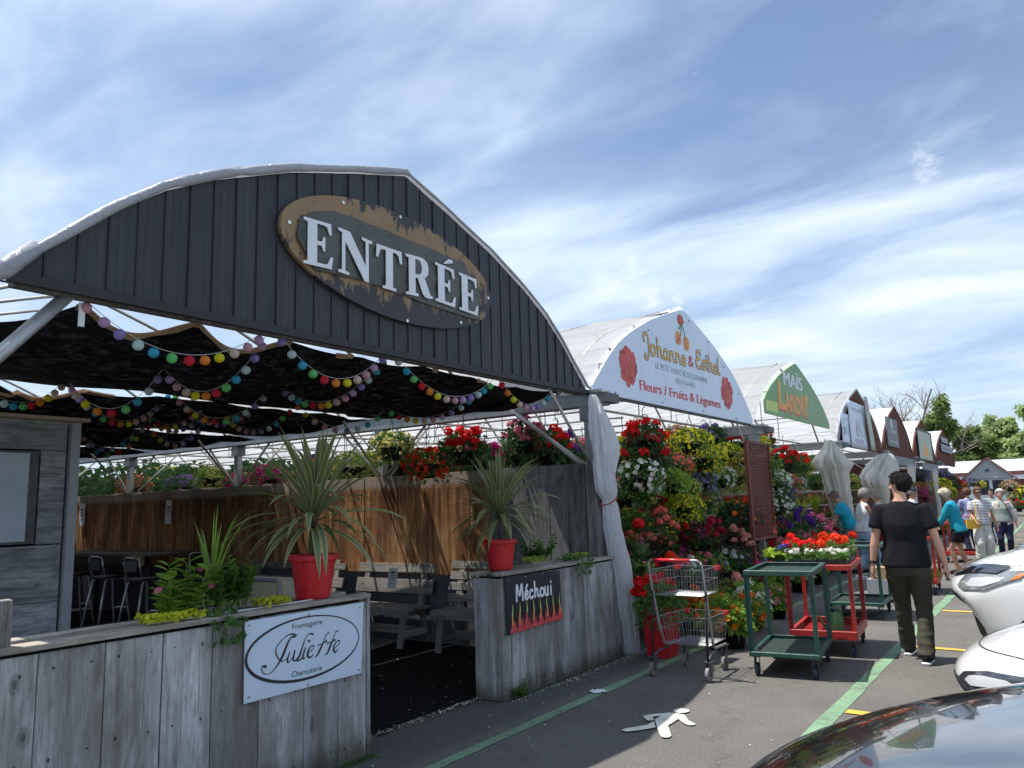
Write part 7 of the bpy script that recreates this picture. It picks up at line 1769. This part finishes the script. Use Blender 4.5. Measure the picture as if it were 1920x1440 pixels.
    for q in range(900 if vox < .01 else 420):
        f_ = hb.f[r.randrange(len(hb.f))]; p0 = Vector(hb.v[f_[0]]).lerp(Vector(hb.v[f_[2]]), r.random()); nn = (p0-hp(0, -.014, .03)).normalized(); dn = (hp(0, -.5, -.6)-hp(0, 0, 0)).normalized(); dn = (dn+rdir(r)*.55); dn = (dn-nn*dn.dot(nn)).normalized(); sd = nn.cross(dn); L_ = k*r.uniform(.018, .04)*(1.5 if hairstyle in ('bob', 'puffy') else 1)
        tb.quad(p0+sd*.003*k+nn*.001, p0-sd*.003*k+nn*.001, p0+dn*L_-sd*.001+nn*(.004+.008*r.random())*k, p0+dn*L_+sd*.001+nn*.005*k)
    tb.build('locks', hair, t, fix=False)
    if hairstyle == 'pony': MB().tube([hp(0, -.10, .06), hp(.0, -.15, .02), hp(.01, -.14, -.1)], [.03*k, .035*k, .015*k], 10).build('ponytail', hair, t, smooth=True)
    for s in (-1, 1): MB().ball(hp(s*.031, .079, .014), .009*k, 8, 6).build('eye', 'print_black', t, smooth=True)
    MB().tube([hp(-.022, .088, -.05), hp(0, .096, -.048), hp(.022, .088, -.05)], .0045*k, 6).build('lips', 'print_pink', t, smooth=True)
    if hairstyle == 'cap':
        mb = MB(); mb.grid(lambda u, v: hp(math.sin(u*math.pi/2)*.092*math.cos(v*6.2832), math.sin(u*math.pi/2)*.11*math.sin(v*6.2832)-.008, .05+math.cos(u*math.pi/2)*.085), 8, 20); mb.build('cap', 'cloth_navy', t, smooth=True)
        mb = MB(); mb.grid(lambda u, v: hp((v-.5)*.15*(1-.3*u*u), .09+.085*u-.05*(2*v-1)**2*u, .055-.012*u), 5, 8); mb.build('visor', 'cloth_navy', t, smooth=True)
    P = dict(t=t, k=k, hp=hp, up=up, V=V, wr=wr, el=el, shl=shl)
    if extra: extra(P)
    return t
def main_extra(P):
    t, k = P['t'], P['k']; w, e = P['wr'][0], P['el'][0]; d = (w-e).normalized(); c = w-d*.025
    MB().tube([c-d*.012, c+d*.012], .0325, 20).build('watch', 'rubber', t)
    w, e = P['wr'][1], P['el'][1]; d = (w-e).normalized(); c = w+d*.085+Vector((-.025, .03, 0))
    q = d.to_track_quat('Z', 'X').to_matrix(); mb = MB(); mb.box((0, 0, 0), (.012, .072, .145), q); obj('phone', smooth_bevel(mb.mesh('phone'), .004, 2), 'print_black', None, P['t'].location+Matrix.Rotation(P['t'].rotation_euler.z, 3, 'Z') @ c)
    ph = COL.objects[-1]; ph.rotation_euler = (0, 0, P['t'].rotation_euler.z); tag(ph, 'black phone held in the right hand of the man in black', 'phone')
    b = MB(); b.grid(lambda u, v: P['hp'](*(Vector((math.cos(-1.2+2.4*u+math.pi/2)*.062, .024+math.sin(-1.2+2.4*u+math.pi/2)*.068, -.105+.06*v+(.03 if abs(u-.5) > .3 else 0)))) ), 16, 5); b.build('beard', 'hair_dark', t, smooth=True)
person('man walking away in a black T-shirt and olive trousers, looking left', (-1.31, 8.50, 0), .02, 1.80, yaw=1.05, feet=((-.10, .30), (.10, -.12)), heel=(0, .0), hands=((-.30, -.03, .88), (.33, .02, .86)), skin='skin', hair='hair_black', top='cloth_black', bottom='cloth_olive', shoe='shoe_black', sole=True, vox=.0085, girth=1.12, hem=.87, extra=main_extra, elbow_out=.45, curl=.75)
def ph(px, py, y): p = at(px, py, y=y); return (p.x, y, 0)
person('grey stubble haired man in a teal T-shirt bending over the plants', ph(1598, 1000, 17.2), math.pi/2+.15, 1.74, lean=.38, nod=.35, hands=((-.25, .45, .78), (.2, .5, .80)), feet=((-.1, .1), (.1, -.15)), skin='skin_tan', hair='hair_stubble', hairstyle='buzz', top='cloth_teal', bottom='cloth_greyjeans', girth=1.1, elbow_out=.2)
def bag_red(P):
    mb = MB(); mb.loft([((.12, .30, .62), .05, .02), ((.08, .28, .8), .13, .05), ((.05, .24, 1.05), .12, .05), ((.04, .2, 1.22), .06, .03)], n=14); mb.build('red_bag', 'cloth_red', None); o = COL.objects[-1]
    o.location = P['t'].location; o.rotation_euler = P['t'].rotation_euler; tag(o, 'red cloth bag held in front of the grey haired woman', 'bag')
person('short grey haired woman in a sleeveless top and capri jeans holding a red bag', (-3.10, 15.8, 0), -1.0, 1.70, yaw=.15, nod=.25, lean=.06, hands=((-.1, .33, 1.0), (.12, .33, 1.02)), feet=((-.1, -.12), (.1, .12)), skin='skin_tan', hair='hair_grey', hairstyle='puffy', top='cloth_white', sleeve=0, bottom='cloth_jeans', bot='capri', shoe='shoe_white', female=True, girth=1.08, extra=bag_red)
person('brown haired woman mostly hidden behind the man in black', ph(1700, 1000, 18.5), -2.6, 1.62, skin='skin', hair='hair_brown', hairstyle='puffy', top='cloth_beige', bottom='cloth_greyjeans', female=True)
person('man in a navy cap facing right behind the man in black', ph(1717, 1000, 20), -1.4, 1.70, skin='skin_tan', hair='hair_grey', hairstyle='cap', top='cloth_white', bottom='cloth_greyjeans', girth=1.1)
person('blond woman in a teal jacket and black shorts leaning over a red cart', (-1.72, 17.55, 0), math.pi/2-.1, 1.68, lean=.22, nod=.4, hands=((-.15, .38, .95), (.15, .40, .95)), feet=((-.09, .1), (.09, -.1)), skin='skin_tan', hair='hair_blond', hairstyle='bob', top='cloth_teal', sleeve=1.85, bottom='cloth_shorts', bot='shorts', female=True, hem=.84, shoe='shoe_black')
def striped(P):
    t, hp, up, k = P['t'], P['hp'], P['up'], P['k']
    MB().tube([hp(-.06, .075, .014), hp(0, .098, .018), hp(.06, .075, .014)], .018*k, 8).build('sunglasses', 'print_black', t, smooth=True)
    mb = MB(); mb.tube([up(.10, .11, 1.47), up(.12, .15, 1.2), up(.20, .17, .98)], .009, 6); mb.tube([up(.10, -.1, 1.47), up(.18, -.13, 1.2), up(.2, .0, .98)], .009, 6); mb.box((.21, .17, .88), (.24, .09, .2)); mb.build('shoulder_bag', 'yellow_bag', None); o = COL.objects[-1]
    o.location = t.location; o.rotation_euler = t.rotation_euler; tag(o, 'bright yellow shoulder bag of the woman in the striped shirt', 'bag')
person('woman in a navy striped T-shirt and pale wide trousers with sunglasses', ph(1842, 1000, 19.6), math.pi+.35, 1.66, yaw=.0, hands=((-.30, .08, .85), (.16, .25, .98)), feet=((-.12, -.05), (.12, .1)), skin='skin_tan', hair='hair_brown', hairstyle='pony', top='cloth_stripes', bottom='cloth_offwhite', bot='wide', shoe='shoe_white', female=True, extra=striped)
person('person in a lilac blue shirt turned away behind the striped shirt woman', ph(1822, 1000, 22.5), .5, 1.66, hands=((-.15, .3, 1.05), (.2, .3, 1.0)), hair='hair_brown', hairstyle='puffy', top='cloth_lilac', bottom='cloth_navy', female=True)
def old(P):
    t, up = P['t'], P['up']; mb = MB()
    for s in (-1, 1):
        mb2 = MB()
        mb2.grid(lambda u, v: up(s*(.06+.15*u+.02*v), (.15-.12*u*u) , 1.46-.62*v), 6, 10); me = mb2.mesh('cardigan_front', True); bm = bmesh.new(); bm.from_mesh(me); bmesh.ops.solidify(bm, geom=bm.faces[:], thickness=.012); bm.to_mesh(me); bm.free(); obj('cardigan_front', me, 'cloth_beige', t)
    st = MB(); st.tube([up(-.05, .15, 1.44), up(-.14, .19, 1.2), up(-.2, .16, 1.0)], .012, 6); st.build('bag_strap', 'print_black', t)
    for i in (0, 1): MB().tube([P['shl'][i]-Vector((.03*(1 if i else -1), 0, 0)), P['shl'][i].lerp(P['el'][i], .5), P['el'][i], P['el'][i].lerp(P['wr'][i], .8)], [.077, .072, .062, .052], 12).build('cardigan_sleeve', 'cloth_beige', t, smooth=True)
person('old woman with white hair in a pale cardigan over a sage top', ph(1884, 1000, 21.8), math.pi+.1, 1.60, hands=((-.3, .05, .82), (.3, .05, .82)), skin='skin_pale', hair='hair_white', hairstyle='puffy', top='cloth_sage', bottom='cloth_navy', female=True, girth=1.25, extra=old)
for i, (px, y, rz, top, bt, hr, hs) in enumerate(((1652, 20, 1.4, 'cloth_white', 'cloth_navy', 'hair_grey', 'short'), (1868, 27, 2.8, 'cloth_sage', 'cloth_navy', 'hair_dark', 'pony'))):
    person(['person in pale clothes partly hidden between the grey haired woman and the man in black', 'dark haired person far down the lane between the striped shirt and the cardigan'][i], ph(px, 1000, y), rz, 1.62, hair=hr, hairstyle=hs, top=top, bottom=bt, female=bool(i))
bpy.data.scenes.remove(TS)
